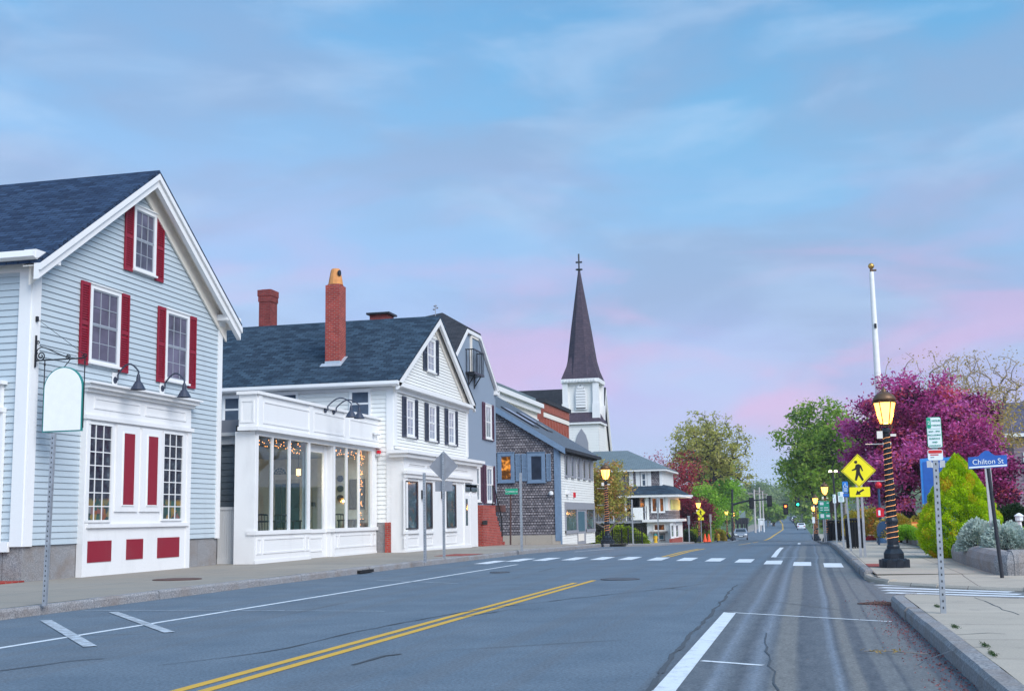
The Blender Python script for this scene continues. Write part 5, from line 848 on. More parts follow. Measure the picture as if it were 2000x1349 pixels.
for (u0, u1) in ((sA + .2, dA - .2), (dB + .2, sB - .16)): mb = MB(); F6.box(mb, u0, u1, zs6, zl, .025, .04); mb.build('display_window', W['showpane'], H6)
mb = MB(); F6.box(mb, dA, dB, zg, zl, .025, .045); do = mb.build('door', W['greypaint'], H6); mb = MB(); F6.box(mb, dA + .25, dB - .35, zs6 - .1, zl - .12, .045, .055); mb.build('door_glass', W['blueglow'], do); mb = MB(); F6.box(mb, dA + .2, dB - .7, -.15, zs6 - .25, .045, .06); mb.build('door_panel', W['cream'], do)
u_, z_ = F6.px(1106, 961); mb = MB(); F6.box(mb, u_ - .25, u_ + .3, z_ - .12, z_ + .1, 0, .25); mb.build('wall_spotlight', W['trim'], H6); u_, z_ = F6.px(1120, 966); mb = MB(); F6.box(mb, u_ - .15, u_ + .15, z_ - .15, z_ + .15, .02, .12); mb.build('alarm_box', W['redpaint'], H6); u_, z_ = S6.px(1077, 962); mb = MB(); mb.lathe([(.05, -.15), (.13, -.1), (.13, .05), (.05, .1)], S6.pt(u_, z_, .12), 10); mb.build('camera_dome', W['trim'], H6)
# ------------------------------------------------------------------ white parapet block and brick block up the side street
F4 = FX(-22.0); y4a, zt4 = F4.px(972, 760); y4b = F4.px(1049, 800)[0]; H4 = thing('parapet_building', 'white building with a deep bracketed cornice behind the cedar building', 'building', (-22, (y4a + y4b) / 2, 0)); y4a -= 3
mb = MB(); mb.box(-34, -22, y4a, y4b, -1, zt4 - .3); mb.build('wall', W['cream'], H4); mb = MB(); F4.box(mb, y4a - .3, y4b + .3, zt4 - .3, zt4 + .05, -12, .55); F4.box(mb, y4a - .2, y4b + .2, zt4 - .75, zt4 - .3, -.1, .28); F4.box(mb, y4a, y4b, zt4 - 1.5, zt4 - 1.25, 0, .12); mb.build('cornice', W['trim'], H4)
mb = MB(); F4.box(mb, y4a - .4, y4b - 2.0, zt4 + .05, zt4 + .35, -12, .35); mb.build('roof', W['rooflight'], H4)
F5 = FX(-22.6); y5a, zt5 = F5.px(1061, 781); y5b = F5.px(1102, 800)[0] + 2; H5 = thing('brick_building', 'orange red brick block with corbelled arches below the church tower', 'building', (-22.6, (y5a + y5b) / 2, -1))
mb = MB(); mb.box(-38, -22.6, y5a, y5b, -1.5, zt5 - .25); mb.build('wall', W['brickor'], H5); mb = MB(); mb.box(-38, -22.35, y5a - .25, y5b + .25, zt5 - .25, zt5 + .1); mb.build('roof', W['roofdark'], H5)
mb = MB(); F5.box(mb, y5a, y5b, zt5 - 1.5, zt5 - 1.1, 0, .08); mb.build('band_course', W['cream'], H5); mb = MB(); F5.box(mb, y5a, y5b, zt5 - 1.0, zt5 - .25, 0, .10); n_ = 9
for i in range(n_): u_ = y5a + (y5b - y5a) * (i + .5) / n_; F5.box(mb, u_ - .18, u_ + .18, zt5 - 3.6, zt5 - 1.6, 0, .12)
mb.build('corbel', W['brickor'], H5)
# ------------------------------------------------------------------ church
YC_ = 135.0; SC = FY(YC_); CH = thing('church', 'white clapboard church with a tall dark spire', 'church', (-24, YC_ + 8, -1.5))
def z6(x, y): return 1040 + x / 3.37, 480 + y / 3.37
l0, l1 = SC.px(1101, 830)[0], SC.px(1169, 830)[0]; zl1 = SC.px(*z6(300, 1160))[1]; dl = l1 - l0
mb = MB(); mb.box(l0, l1, YC_ + .03, YC_ + dl, -2, zl1); mb.build('tower_base', W['whiteclap'], CH); facade(CH, SC, [(l0, 3), (l1, 3), (l1, zl1), (l0, zl1)], W['whiteclap'], W['whitelip'], .3, 'tower_clapboard'); facade(CH, FX(l1), [(YC_, 3), (YC_ + dl, 3), (YC_ + dl, zl1), (YC_, zl1)], W['whiteclap'], W['whitelip'], .3, 'tower_clapboard')
k0, k1 = SC.px(1105, 760)[0], SC.px(1160, 760)[0]; zk0 = SC.px(*z6(300, 1095))[1]; zk1 = SC.px(*z6(300, 872))[1]; ins = (dl - (k1 - k0)) / 2; km = (l0 + l1) / 2; kh = (k1 - k0) / 2 + .12; yk = YC_ + dl / 2
mb = MB(); lo = [(l0 - .35, YC_ - .35, zl1), (l1 + .35, YC_ - .35, zl1), (l1 + .35, YC_ + dl + .35, zl1), (l0 - .35, YC_ + dl + .35, zl1)]; hi = [(km - kh, yk - kh, zk0), (km + kh, yk - kh, zk0), (km + kh, yk + kh, zk0), (km - kh, yk + kh, zk0)]
mb.add(lo + hi, [(0, 1, 5, 4), (1, 2, 6, 5), (2, 3, 7, 6), (3, 0, 4, 7), (0, 3, 2, 1)]); mb.build('tower_skirt_roof', W['roofplum'], CH)
mb = MB(); mb.box(l0 - .3, l1 + .3, YC_ - .3, YC_ + dl + .3, zl1 - .25, zl1 - .01); mb.build('tower_cornice', W['trim'], CH)
mb = MB(); mb.box(km - kh + .04, km + kh - .04, yk - kh + .04, yk + kh - .04, zk0 - .8, zk1); mb.build('belfry', W['whiteclap'], CH); fbf = FY(yk - kh + .04); facade(CH, fbf, [(km - kh, zk0), (km + kh, zk0), (km + kh, zk1), (km - kh, zk1)], W['whiteclap'], W['whitelip'], .28, 'belfry_clapboard')
mb = MB()
for sx_ in (-1, 1):
    for sy in (-1, 1): mb.box(km + sx_ * kh - .32, km + sx_ * kh + .32, yk + sy * kh - .32, yk + sy * kh + .32, zk0 - .5, zk1 - .5); mb.box(km + sx_ * kh - .4, km + sx_ * kh + .4, yk + sy * kh - .4, yk + sy * kh + .4, zk0 - .7, zk0 + 1.0)
mb.box(km - kh - .45, km + kh + .45, yk - kh - .45, yk + kh + .45, zk1 - .5, zk1 - .05)
for i in range(11):
    u_ = km - kh + (2 * kh) * i / 10; mb.box(u_ - .1, u_ + .1, yk - kh - .62, yk - kh - .4, zk1 - .42, zk1 - .1)
mb.build('belfry_buttress', W['trim'], CH)
v0, v1 = fbf.px(*z6(288, 1000))[0], fbf.px(*z6(350, 1000))[0]; zv0, zv1 = fbf.px(*z6(320, 1070))[1], fbf.px(*z6(320, 915))[1]; vm = (v0 + v1) / 2; vh = (v1 - v0) / 2
lan = lambda g: [(vm - vh - g, zv0 - g), (vm + vh + g, zv0 - g), (vm + vh + g, zv1 - vh * 1.7), (vm + (vh + g) * .62, zv1 - vh * .55 + g * .5), (vm, zv1 + g), (vm - (vh + g) * .62, zv1 - vh * .55 + g * .5), (vm - vh - g, zv1 - vh * 1.7)]
mb = MB(); mb.prism([fbf.pt(u, z, .10) for u, z in lan(.16)], (0, -.08, 0)); lv = mb.build('louvre_window', W['trim'], CH); mb = MB(); mb.prism([fbf.pt(u, z, .185) for u, z in lan(0)], (0, -.02, 0)); mb.build('louvre_opening', W['indark'], lv)
mb = MB()
for i in range(8):
    z = zv0 + (zv1 - zv0) * (i + .25) / 8.6; hw_ = vh if z < zv1 - vh * 1.7 else vh * max(.15, (zv1 - z) / (vh * 1.7)) ** .7; mb.box(vm - hw_, vm + hw_, fbf.Y - .36, fbf.Y - .2, z, z + .26)
mb.build('louvre', W['trim'], lv)
mb = MB(); g = SC.px(*z6(325, 1300)); mb.prism([SC.pt(g[0] + dx_, g[1] + dz_, .06) for dx_, dz_ in ((-.75, -2), (.75, -2), (.75, .1), (.5, .95), (0, 1.7), (-.5, .95), (-.75, .1))], (0, -.06, 0)); mb.build('lancet_window', W['greypaint'], CH)
zt_, za = zk1, onY(1131, 527, yk)[2]; ax_ = onY(1131, 527, yk)[0]; h_ = za - zt_; sp = MB()
def octr(r, z, cx_): return [(cx_ + r * math.cos(R(22.5 + 45 * k)) / math.cos(R(22.5)), yk + r * math.sin(R(22.5 + 45 * k)) / math.cos(R(22.5)), z) for k in range(8)]
bs = kh + .40; sq = [(km + bs, yk + bs * .42, zt_), (km + bs * .42, yk + bs, zt_), (km - bs * .42, yk + bs, zt_), (km - bs, yk + bs * .42, zt_), (km - bs, yk - bs * .42, zt_), (km - bs * .42, yk - bs, zt_), (km + bs * .42, yk - bs, zt_), (km + bs, yk - bs * .42, zt_)]
rings = [octr(r, zt_ + t * h_, km + (ax_ - km) * t) for r, t in ((1.62, .17), (1.14, .45), (.10, 1.0))]; vs = [p for r_ in [octr(bs * 1.0, zt_ + .02, km)] + rings for p in r_]; vs = [(x, y, z) for x, y, z in vs]
sp.add(vs, [(i * 8 + k, i * 8 + (k + 1) % 8, (i + 1) * 8 + (k + 1) % 8, (i + 1) * 8 + k) for i in range(3) for k in range(8)])
for sx_ in (-1, 1):
    for sy in (-1, 1):                                    # broaches at the four corners
        c_ = (km + sx_ * bs, yk + sy * bs, zt_); a_ = (km + sx_ * bs, yk + sy * bs * .3, zt_); b_ = (km + sx_ * bs * .3, yk + sy * bs, zt_); r_ = 1.40; tpp = (km + sx_ * r_ * .62, yk + sy * r_ * .62, zt_ + h_ * .27); sp.add([c_, a_, b_, tpp], [(0, 1, 3), (0, 3, 2), (1, 2, 3)])
sp.box(km - bs, km + bs, yk - bs, yk + bs, zt_ - .05, zt_ + .03); spire = sp.build('spire', W['roofplum'], CH)
mb = MB(); zc_ = onY(1131, 496, yk)[2]; mb.tube([(ax_, yk, za - .2), (ax_, yk, zc_)], .10, 6); mb.box(ax_ - .38, ax_ + .38, yk - .06, yk + .06, zc_ - 1.1, zc_ - .9); mb.lathe([(.05, -.1), (.42, -.02), (.42, .08), (.05, .16)], (ax_, yk, za), 10); mb.build('cross', W['frame_d'], spire)
xn = l1 - .8; yn0 = YC_ + dl * .7; fn = FX(xn); za_n = onX(1177, 760, xn)[2]; yn1 = yn0 + 14; ym_n = onX(1177, 760, xn)[1]; yn1 = 2 * ym_n - yn0; ze_n = 4.5
mb = MB(); mb.prism([(xn, yn0, -2), (xn, yn1, -2), (xn, yn1, ze_n), (xn, ym_n, za_n - .2), (xn, yn0, ze_n)], (-34, 0, 0)); mb.build('nave', W['whiteclap'], CH)
gable_roof(CH, W['roofdark'], xn - 34, xn + .4, yn0, yn1, ze_n, za_n, .5, .2); rakes(CH, W['trim'], xn + .25, yn0, yn1, ze_n, za_n, .5, .5, .2)
# ------------------------------------------------------------------ terrace restaurant with hip roofs
Y7 = 105.0; S7 = FY(Y7); H7 = thing('terrace_restaurant', 'two tiered grey shingled restaurant with hip roofs, lit porch and yellow board', 'restaurant', (-14, Y7 + 5, -1.2))
zg7 = gz(Y7) - .1; P7 = lambda x, y: S7.px(x, y)
xa, xb_ = P7(1170, 930)[0], P7(1287, 930)[0]; z3b, z3t = P7(1240, 958)[1], P7(1240, 919)[1]; dp7 = 9.0
mb = MB(); mb.box(xa - 4, xb_, Y7 + 2.0, Y7 + 2 + dp7, zg7, z3t + .1); mb.build('upper_wall', W['cedar'], H7)
ov = .55; x0, x1, y0, y1 = xa - 4 - ov, xb_ + ov, Y7 + 2 - ov, Y7 + 2 + dp7 + ov; zr7 = onY(1224, 879, Y7 + 6)[2]; xr7 = onY(1224, 879, Y7 + 6)[0]; ym7 = (y0 + y1) / 2
mb = MB(); mb.add([(x0, y0, z3t + .18), (x1, y0, z3t + .18), (x1, y1, z3t + .18), (x0, y1, z3t + .18), (xr7 - 3.2, ym7, zr7), (xr7, ym7, zr7)], [(0, 1, 5, 4), (1, 2, 5), (2, 3, 4, 5), (3, 0, 4), (0, 3, 2, 1)]); mb.build('roof', W['rooflight'], H7)
mb = MB(); mb.box(x0 + .1, x1 - .05, y0 + .05, y1, z3t + .0, z3t + .17); mb.box(xb_ - .2, xb_ + .03, Y7 + 1.96, Y7 + 2.3, z3b, z3t + .1); mb.box(xb_ + .0, xb_ + .05, Y7 + 2.3, Y7 + 2 + dp7, z3b, z3t + .1); mb.build('eave_trim', W['trim'], H7)
f7u = FY(Y7 + 2); u0, u1, z0, zt = rect(f7u, 1251, 922, 1264, 950); window(H7, f7u, u0, u1, z0, zt, pane='paneblue', cols=1, rows=1, cw=.12)
for e0, e1 in ((1242, 1250), (1264.5, 1272), (1229, 1237)): a_, b_ = f7u.px(e0, 940)[0], f7u.px(e1, 940)[0]; mb = MB(); f7u.box(mb, a_, b_, z0 - .1, zt + .1, .02, .06); mb.build('shutter', W['trim'], H7)
# lower hip skirt roof
xs0, xs1 = P7(1150, 965)[0], P7(1326, 965)[0]; zlo, zhi = P7(1250, 966)[1], P7(1280, 952)[1]
mb = MB(); q0 = [(xs0 - 3, Y7 - .6, zlo), (xs1, Y7 - .6, zlo), (xs1, Y7 + 12, zlo), (xs0 - 3, Y7 + 12, zlo)]; q1 = [(xs0 - 3, Y7 + 2.2, zhi + .3), (xb_ + .15, Y7 + 2.2, zhi + .3), (xb_ + .15, Y7 + 11, zhi + .3), (xs0 - 3, Y7 + 11, zhi + .3)]; mb.add(q0 + q1, [(0, 1, 5, 4), (1, 2, 6, 5), (2, 3, 7, 6), (0, 3, 2, 1)]); mb.build('skirt_roof', W['roofteal'], H7)
mb = MB(); mb.box(xs0 - 3, xs1 - .03, Y7 - .55, Y7 + 12, zlo - .22, zlo - .01); mb.build('fascia', W['trim'], H7)
# middle storey: porch behind, glazed bay in front
zm0 = P7(1280, 1014)[1]; bx0, bx1 = P7(1264, 990)[0], P7(1304, 990)[0]; bx2 = xs1 - .35
mb = MB(); mb.box(bx0, bx1, Y7, Y7 + 10, zm0, zlo - .2); mb.build('bay_wall', W['cedar'], H7)
bxr = bx1 + .02; mb = MB(); mb.box(bx1 - .2, bx1 + .05, Y7 - .06, Y7 + 9, zlo - .2 - (zlo - .2 - zm0) * .62, zlo - .2); mb.box(bx0 - .06, bx0 + .15, Y7 - .06, Y7 + .2, zm0, zlo - .2); mb.build('bay_siding', W['whiteclap'], H7)
for (e0, e1) in ((1271, 1285), (1286, 1299)): u0, u1, z0, zt = rect(S7, e0, 970, e1, 1000); window(H7, S7, u0, u1, z0, zt, pane='warmdark', cols=1, rows=1, cw=.1, double=False)
fb7 = FX(bx1 + .05); mb = MB(); u0, zt = fb7.px(1309, 975); u1, z0 = fb7.px(1327, 995); mb.box(bx1 + .06, bx1 + .14, u0, u1, z0, zt); tag(mb.build('wall_sign', W['limeboard'], None), 'blank pale yellow board on the side of the terrace restaurant', 'sign')
mb = MB(); mb.box(xs0 - 3, bx0, Y7 + 2.0, Y7 + 3, zm0, zlo - .2); mb.build('porch_wall', W['cream'], H7)
fpw = FY(Y7 + 2.0)
for (e0, e1, y0_, y1_, m_) in ((1248, 1261, 970, 991, 'warmpane'), (1206, 1216, 970, 988, 'warmpane'), (1180, 1190, 972, 990, 'warmpane'), (1222, 1232, 972, 990, 'pane')): u0, u1, z0, zt = rect(fpw, e0, y0_, e1, y1_); window(H7, fpw, u0, u1, z0, zt, casing='cream', pane=m_, cols=1, rows=1, cw=.08)
mb = MB()
for e in (1238, 1256, 1218, 1196): p_ = fpw.px(e, 967); mb.box(p_[0] - .3, p_[0] + .3, Y7 + 1.7, Y7 + 1.95, p_[1] - .1, p_[1])
mb.build('porch_light', W['pend'], H7)
mb = MB(); zd = P7(1220, 1018)[1]; mb.box(xs0 - 3, bx0, Y7 - .1, Y7 + 2, zd - .15, zd + .05); mb.build('deck', W['greypaint'], H7)
mb = MB(); zr_ = P7(1200, 1001)[1]
x_ = xs0 - 3
while x_ < P7(1232, 1000)[0]: mb.box(x_, x_ + .06, Y7 - .08, Y7 - .03, zd, zr_); x_ += .14
mb.box(xs0 - 3, bx0, Y7 - .1, Y7 - .01, zr_, zr_ + .08); x_ = P7(1259, 1000)[0]
while x_ < bx0: mb.box(x_, x_ + .06, Y7 - .08, Y7 - .03, zd, P7(1259, 988)[1]); x_ += .14
mb.build('railing', W['greypaint'], H7); u0, u1, z0, zt = rect(S7, 1233, 991, 1257, 1015); mb = MB(); S7.box(mb, u0, u1, z0, zt, .12, .2); mb.build('deck_panel', W['boardwhite'], H7)
for e in (1197, 1222, 1262): mb = MB(); p_ = P7(e, 990); mb.box(p_[0] - .08, p_[0] + .08, Y7 - .08, Y7 + .08, zd, zlo - .2); mb.build('porch_post', W['trim'], H7)
mb = MB(); mb.box(xs0 - 3, bx0 - .05, Y7 + 6, Y7 + 6.2, zg7 - 1, zd - .15); mb.build('undercroft', W['indark'], H7)
# lower shop, ledge, awning
sx0, sx1 = P7(1265, 1040)[0], P7(1306, 1040)[0]; zl7 = P7(1280, 1017)[1]
mb = MB(); mb.box(sx0, sx1 + .4, Y7 - .3, Y7 + 8, zg7 - .3, zl7 - .08); mb.build('shop_wall', W['trim'], H7); mb = MB(); mb.box(sx0 - .35, sx1 + .75, Y7 - .75, Y7 + 8.4, zl7 - .08, zl7 + .14); mb.build('ledge', W['white'], H7)
fs7 = FY(Y7 - .3); u0, u1, z0, zt = rect(fs7, 1276, 1022, 1300, 1036); window(H7, fs7, u0, u1, z0, zt, casing='cream', pane='warmdark', cols=1, rows=1, cw=.07, double=False); u0, u1, z0, zt = rect(fs7, 1276, 1042, 1299, 1054); window(H7, fs7, u0, u1, z0, zt, casing='wood', pane='blueglow', cols=1, rows=1, cw=.07, double=False); mb = MB(); a_ = fs7.px(1270, 1037); b_ = fs7.px(1304, 1040); fs7.box(mb, a_[0], b_[0], b_[1], a_[1], .05, .5); mb.build('counter', W['wood'], H7)
fx7 = FX(sx1 + .4)
for (e0, e1) in ((1309, 1316), (1318, 1325)): u0, zt = fx7.px(e0, 1022); u1, z0 = fx7.px(e1, 1049); window(H7, fx7, u0, u1, z0, zt, pane='panecurt', cols=1, rows=2, cw=.14, double=False)
mb = MB(); u0, z0 = fx7.px(1307, 1055); u1 = fx7.px(1328, 1050)[0]; fx7.box(mb, u0, u1, zg7 - .2, z0 + .12, .01, .25); mb.build('brick_base', W['brick'], H7)
mb = MB(); a_ = onY(1322, 968, Y7 + 3); b_ = onY(1352, 969, Y7 + 3); mb.box(a_[0], b_[0], Y7 + 2.6, Y7 + 3.6, a_[2] - .1, a_[2] + .06); mb.build('awning', W['trim'], H7)
# ------------------------------------------------------------------ street lamps wrapped in rope light
def street_lamp(label, group):
    t = thing('street_lamp', label, 'street lamp', (0, 0, 0), group)
    mb = MB(); mb.lathe([(.31, 0), (.31, .14), (.27, .19)], n=8, rot=R(22.5)); mb.lathe([(.22, .19), (.22, .30), (.17, .39)], n=8, rot=R(22.5)); mb.lathe([(.135, .39), (.135, .45), (.12, .48), (.115, .92), (.135, .96), (.135, 1.0), (.105, 1.06)], n=16)
    for k in range(8): a = 2 * math.pi * k / 8 + .39; mb.box(.27 * math.cos(a) - .06, .27 * math.cos(a) + .06, .27 * math.sin(a) - .06, .27 * math.sin(a) + .06, .0, .17)
    mb.build('lamp_base', W['blackgreen'], t)
    mb = MB(); mb.lathe([(.088, 1.04), (.086, 1.6), (.072, 2.2), (.060, 2.86), (.085, 2.9), (.085, 2.95), (.05, 3.0)], n=14); [mb.tube([(.095 * math.cos(a), .095 * math.sin(a), 1.06), (.062 * math.cos(a), .062 * math.sin(a), 2.85)], .012, 4) for a in [k * math.pi / 5 for k in range(10)]]; mb.build('pole', W['blackgreen'], t)
    lan = MB(); lan.lathe([(.11, 3.03), (.13, 3.07), (.10, 3.09)], n=6); lan.lathe([(.245, 3.53), (.26, 3.55), (.235, 3.58)], n=6)
    for k in range(6): a = k * math.pi / 3; lan.tube([(.12 * math.cos(a), .12 * math.sin(a), 3.07), (.24 * math.cos(a), .24 * math.sin(a), 3.55)], .013, 5)
    for s in (-1, 1): lan.tube([(0, 0, 2.9), (s * .10, 0, 2.93), (s * .13, 0, 3.02), (s * .11, 0, 3.07)], .014, 5)
    la = lan.build('lantern', W['bronze'], t); g = MB(); g.lathe([(.105, 3.09), (.225, 3.53)], n=6); g.build('lantern_glass', W['lampglass'], la); ld = bpy.data.lights.new('bulb', 'POINT'); ld.energy = 260; ld.color = (1.0, .42, .10); ld.shadow_soft_size = .08; lo_ = bpy.data.objects.new('bulb', ld); col.objects.link(lo_); lo_.parent = t; lo_.location = (0, 0, 3.3)
    c = MB(); c.lathe([(.25, 3.58), (.235, 3.64), (.19, 3.71), (.11, 3.76), (.05, 3.78), (.06, 3.81), (.03, 3.84), (.012, 3.90)], n=14); c.build('lantern_cap', W['bronze'], la, smooth=True)
    m = MB(); hel = []; turns = 20
    for i in range(turns * 12 + 1):
        s = i / (turns * 12); z = .55 + 2.25 * s; rr = .127 if z < 1.0 else (.115 if z < 1.08 else .108 - .03 * (z - 1.08) / 1.7); hel.append((rr * math.cos(i * math.pi / 6), rr * math.sin(i * math.pi / 6), z + random.uniform(-.006, .006)))
    m.tube(hel, .0052, 4, cap=False); m.build('rope_light', W['rope'], t)
    b = MB(); [b.tube([(0, 0, z), (-.45, 0, z + .005)], .012, 6) for z in (2.64, 1.84)]; [b.tube([(-.09, 0, z), (.09, 0, z)], .035, 8) for z in (2.64, 1.84)]; b.build('banner_arm', W['alu'], t)
    e = MB(); e.box(-.2, -.08, -.06, .04, 2.76, 2.92); e.box(.08, .20, -.05, .03, 2.80, 2.85); e.build('socket_box', W['cream'], t); return t
GL = 'street lamps wrapped in rope light'
lamp0 = street_lamp('lit lamp post wrapped in orange rope light before the purple tree, biggest in view', GL)
lamp0.location = (1.72, 27.4, .15); LAMPS = [lamp0]
def lamp_at(px_, Y, label, rz=0.0): o = copy_thing(lamp0, (at(px_, Y), Y, gz(Y) + .15), label, rz); LAMPS.append(o)
lamp_at(1186, 58, 'lit lamp post beside the iron fence and the small copper leaved tree'); lamp_at(1366, 113.5, 'lit lamp post right by the yellow walking sign before the maroon tree')
lamp_at(1420.5, 160, 'lit lamp post just before the traffic signal mast on the far left pavement'); lamp_at(1434.5, 195, 'smallest far lamp post just past the traffic signal mast'); lamp_at(1615, 82, 'lit lamp post in front of the green road direction sign'); lamp_at(1591, 138, 'lit lamp post beside the small far walking sign'); lamp_at(1595.5, 106, 'lit orange lamp post partly hidden behind the green road direction sign')
# ------------------------------------------------------------------ sign posts
def punched_post(x, y, z0, z1, par=None, w_=.055, lean=(0, 0), col_='galv', holes=True):
    mb = MB(); h = z1 - z0; n_ = int(h / .075)
    mb.prism([(x - w_ / 2, y - .012, z0), (x + w_ / 2, y - .012, z0), (x + w_ / 2, y + .012, z0), (x - w_ / 2, y + .012, z0)], (lean[0] * h, lean[1] * h, h)); mb.prism([(x - w_ / 2, y + .012, z0), (x - w_ / 2 + .012, y + .012, z0), (x - w_ / 2 + .012, y + .04, z0), (x - w_ / 2, y + .04, z0)], (lean[0] * h, lean[1] * h, h)); mb.prism([(x + w_ / 2 - .012, y + .012, z0), (x + w_ / 2, y + .012, z0), (x + w_ / 2, y + .04, z0), (x + w_ / 2 - .012, y + .04, z0)], (lean[0] * h, lean[1] * h, h))
    if holes:
        for i in range(1, n_):
            z = z0 + h * i / n_; xx = x + lean[0] * h * i / n_; mb.box(xx - .008, xx + .008, y - .0145 + lean[1] * h * i / n_, y - .010, z - .013, z + .013, 1)
    return mb.build('post', [W[col_], W['galvd']], par)
def rrect(x0, x1, z0, z1, r=.03, n=4):
    out = []
    for cx_, cz_, a0_ in ((x1 - r, z0 + r, -90), (x1 - r, z1 - r, 0), (x0 + r, z1 - r, 90), (x0 + r, z0 + r, 180)):
        for k in range(n + 1): a = R(a0_ + 90 * k / n); out.append((cx_ + r * math.cos(a), cz_ + r * math.sin(a)))
    return out
def plate(poly, y, mat, par, name='sign_plate', t=.004):
    mb = MB(); mb.prism([(x, y, z) for x, z in poly], (0, t, 0)); return mb.build(name, W[mat], par)
def PYr(x0, y0, x1, y1, Y): a = onY(x0, y0, Y); b = onY(x1, y1, Y); return a[0], b[0], b[2], a[2]
T90 = (R(90), 0, 0)
# near parking sign
Yp = 15.2; PS_ = thing('parking_sign', 'white and green 2 hour parking sign on a punched steel post, nearest in view', 'sign', (1.5, Yp, .15))
xb0 = onY(1843, 1197, Yp)[0]; xt0 = onY(1826, 880, Yp)[0]; zt0 = onY(1826, 815, Yp)[2] - .02
punched_post(xb0, Yp, .14, zt0, PS_, .062, ((xt0 - xb0) / (onY(1826, 880, Yp)[2] - .15), 0))
x0, x1, z0, z1_ = PYr(1808, 815, 1841, 874, Yp); yf = Yp - .022
plate(rrect(x0, x1, z0, z1_, .025), yf, 'signgreen', PS_, 'sign_edge', .004); p_ = plate(rrect(x0 + .006, x1 - .006, z0 + .006, z1_ - .006, .022), yf - .002, 'signwhite', PS_, 'sign_plate', .003)
wd, ht = x1 - x0, z1_ - z0
plate(rrect(x0 + .008, x0 + wd * .30, z1_ - ht * .36, z1_ - .008, .012), yf - .004, 'signgreen', p_, 'number_panel', .003); text('2', wd * .36, W['signwhite'], p_, (x0 + wd * .16, yf - .006, z1_ - ht * .19), T90)
text('HOUR', wd * .20, W['signgreen'], p_, (x0 + wd * .66, yf - .005, z1_ - ht * .12), T90); text('PARKING', wd * .145, W['signgreen'], p_, (x0 + wd * .65, yf - .005, z1_ - ht * .27), T90)
for i, s_ in enumerate(('8AM - 7PM', 'INCLUDING', 'SUNDAYS', 'AND', 'HOLIDAYS')): text(s_, wd * .165, W['signgreen'], p_, (x0 + wd * .5, yf - .005, z1_ - ht * (.47 + .115 * i)), T90)
plate([(x0 + .012, z1_ - ht * .385), (x1 - .012, z1_ - ht * .385), (x1 - .012, z1_ - ht * .375), (x0 + .012, z1_ - ht * .375)], yf - .004, 'signgreen', p_, 'rule_line', .003)
x0, x1, z0, z1_ = PYr(1811, 878, 1842, 898, Yp); t_ = plate(rrect(x0, x1, z0, z1_, .02), yf, 'signwhite', PS_, 'tow_plate', .004); plate(rrect(x0 + .008, x1 - .008, z1_ - (z1_ - z0) * .36, z1_ - .008, .012), yf - .003, 'signred', t_, 'red_band', .003)
for i in range(2): plate([(x0 + .03, z0 + .03 + .028 * i), (x1 - .1 + .05 * i, z0 + .03 + .028 * i), (x1 - .1 + .05 * i, z0 + .042 + .028 * i), (x0 + .03, z0 + .042 + .028 * i)], yf - .003, 'signred' if i else 'signback', t_, 'small_print', .002)
mb = MB()
for dx in (-.075, .075): mb.box(x0 + (x1 - x0) / 2 + dx - .028, x0 + (x1 - x0) / 2 + dx + .028, yf + .003, yf + .006, z0 - .085, z0 - .005)
mb.build('plate_bracket', W['alu'], PS_)
# street name signs
Yc_ = 23.6; CS = thing('street_sign', 'blue street name sign reading Chilton St on a dark leaning post', 'sign', (3.33, Yc_, .15))
pb, pt_ = onY(1957, 1122, Yc_), onY(1930, 914, Yc_); mb = MB(); mb.tube([(pb[0], Yc_, .1), (pt_[0], Yc_, pt_[2])], .034, 10); mb.build('post', W['frame_d'], CS)
c_ = [onY(*q_, Yc_) for q_ in ((1891, 916), (1967, 911), (1966, 888), (1943, 889), (1936, 885), (1930, 880), (1923, 880), (1916, 885), (1910, 891), (1890, 893))]; mb = MB(); mb.prism([(q_[0], Yc_ - .04, q_[2]) for q_ in c_], (0, .03, 0)); bl = mb.build('sign_plate', W['signblue'], CS)
lft, rgt = onY(1893, 904.5, Yc_), onY(1965, 900.5, Yc_); tilt = math.atan2(rgt[2] - lft[2], rgt[0] - lft[0]); mid = (lft + rgt) / 2
text('Chilton St', .135, W['signwhite'], bl, (mid[0], Yc_ - .045, mid[2] + .01), (R(90), -tilt, 0), sx_=.98)
q_ = [onY(*v_, Yc_) for v_ in ((1892, 914.5), (1966, 909.5), (1966, 906.5), (1892, 911.5))]; mb = MB(); mb.prism([(v_[0], Yc_ - .045, v_[2]) for v_ in q_], (0, .004, 0)); mb.build('white_band', W['signwhite'], bl)
st = thing('timber_post', 'pale grey timber post behind the Chilton St sign', 'post', (4.2, 27, .3)); a_, b_ = onY(1940, 1005, 27), onY(1929, 914, 27); mb = MB(); mb.prism([(a_[0] - .06, 27, .2), (a_[0] + .06, 27, .2), (a_[0] + .06, 27.08, .2), (a_[0] - .06, 27.08, .2)], (-.04, 0, b_[2] - .1)); mb.build('post_shaft', W['alu'], st)
Yr_ = 60.6; CR2 = thing('street_sign', 'small green street name sign on a thin brown post by the cedar wall', 'sign', (at(997, Yr_), Yr_, -.1)); x_ = at(997, Yr_, 1060); z_ = onY(1000, 964, Yr_)[2]; mb = MB(); mb.tube([(x_, Yr_, gz(Yr_)), (x_ + .05, Yr_, z_)], .045, 8); mb.build('post', plain('brown_steel', (.08, .04, .035), .6), CR2)
x0, x1, z0, z1_ = PYr(987, 954, 1012, 964.5, Yr_); pl_ = plate(rrect(x0, x1, z0, z1_, .02), Yr_ - .06, 'signgreen', CR2); text('Crytton st', .155, W['signwhite'], pl_, ((x0 + x1) / 2, Yr_ - .066, (z0 + z1_) / 2), T90)
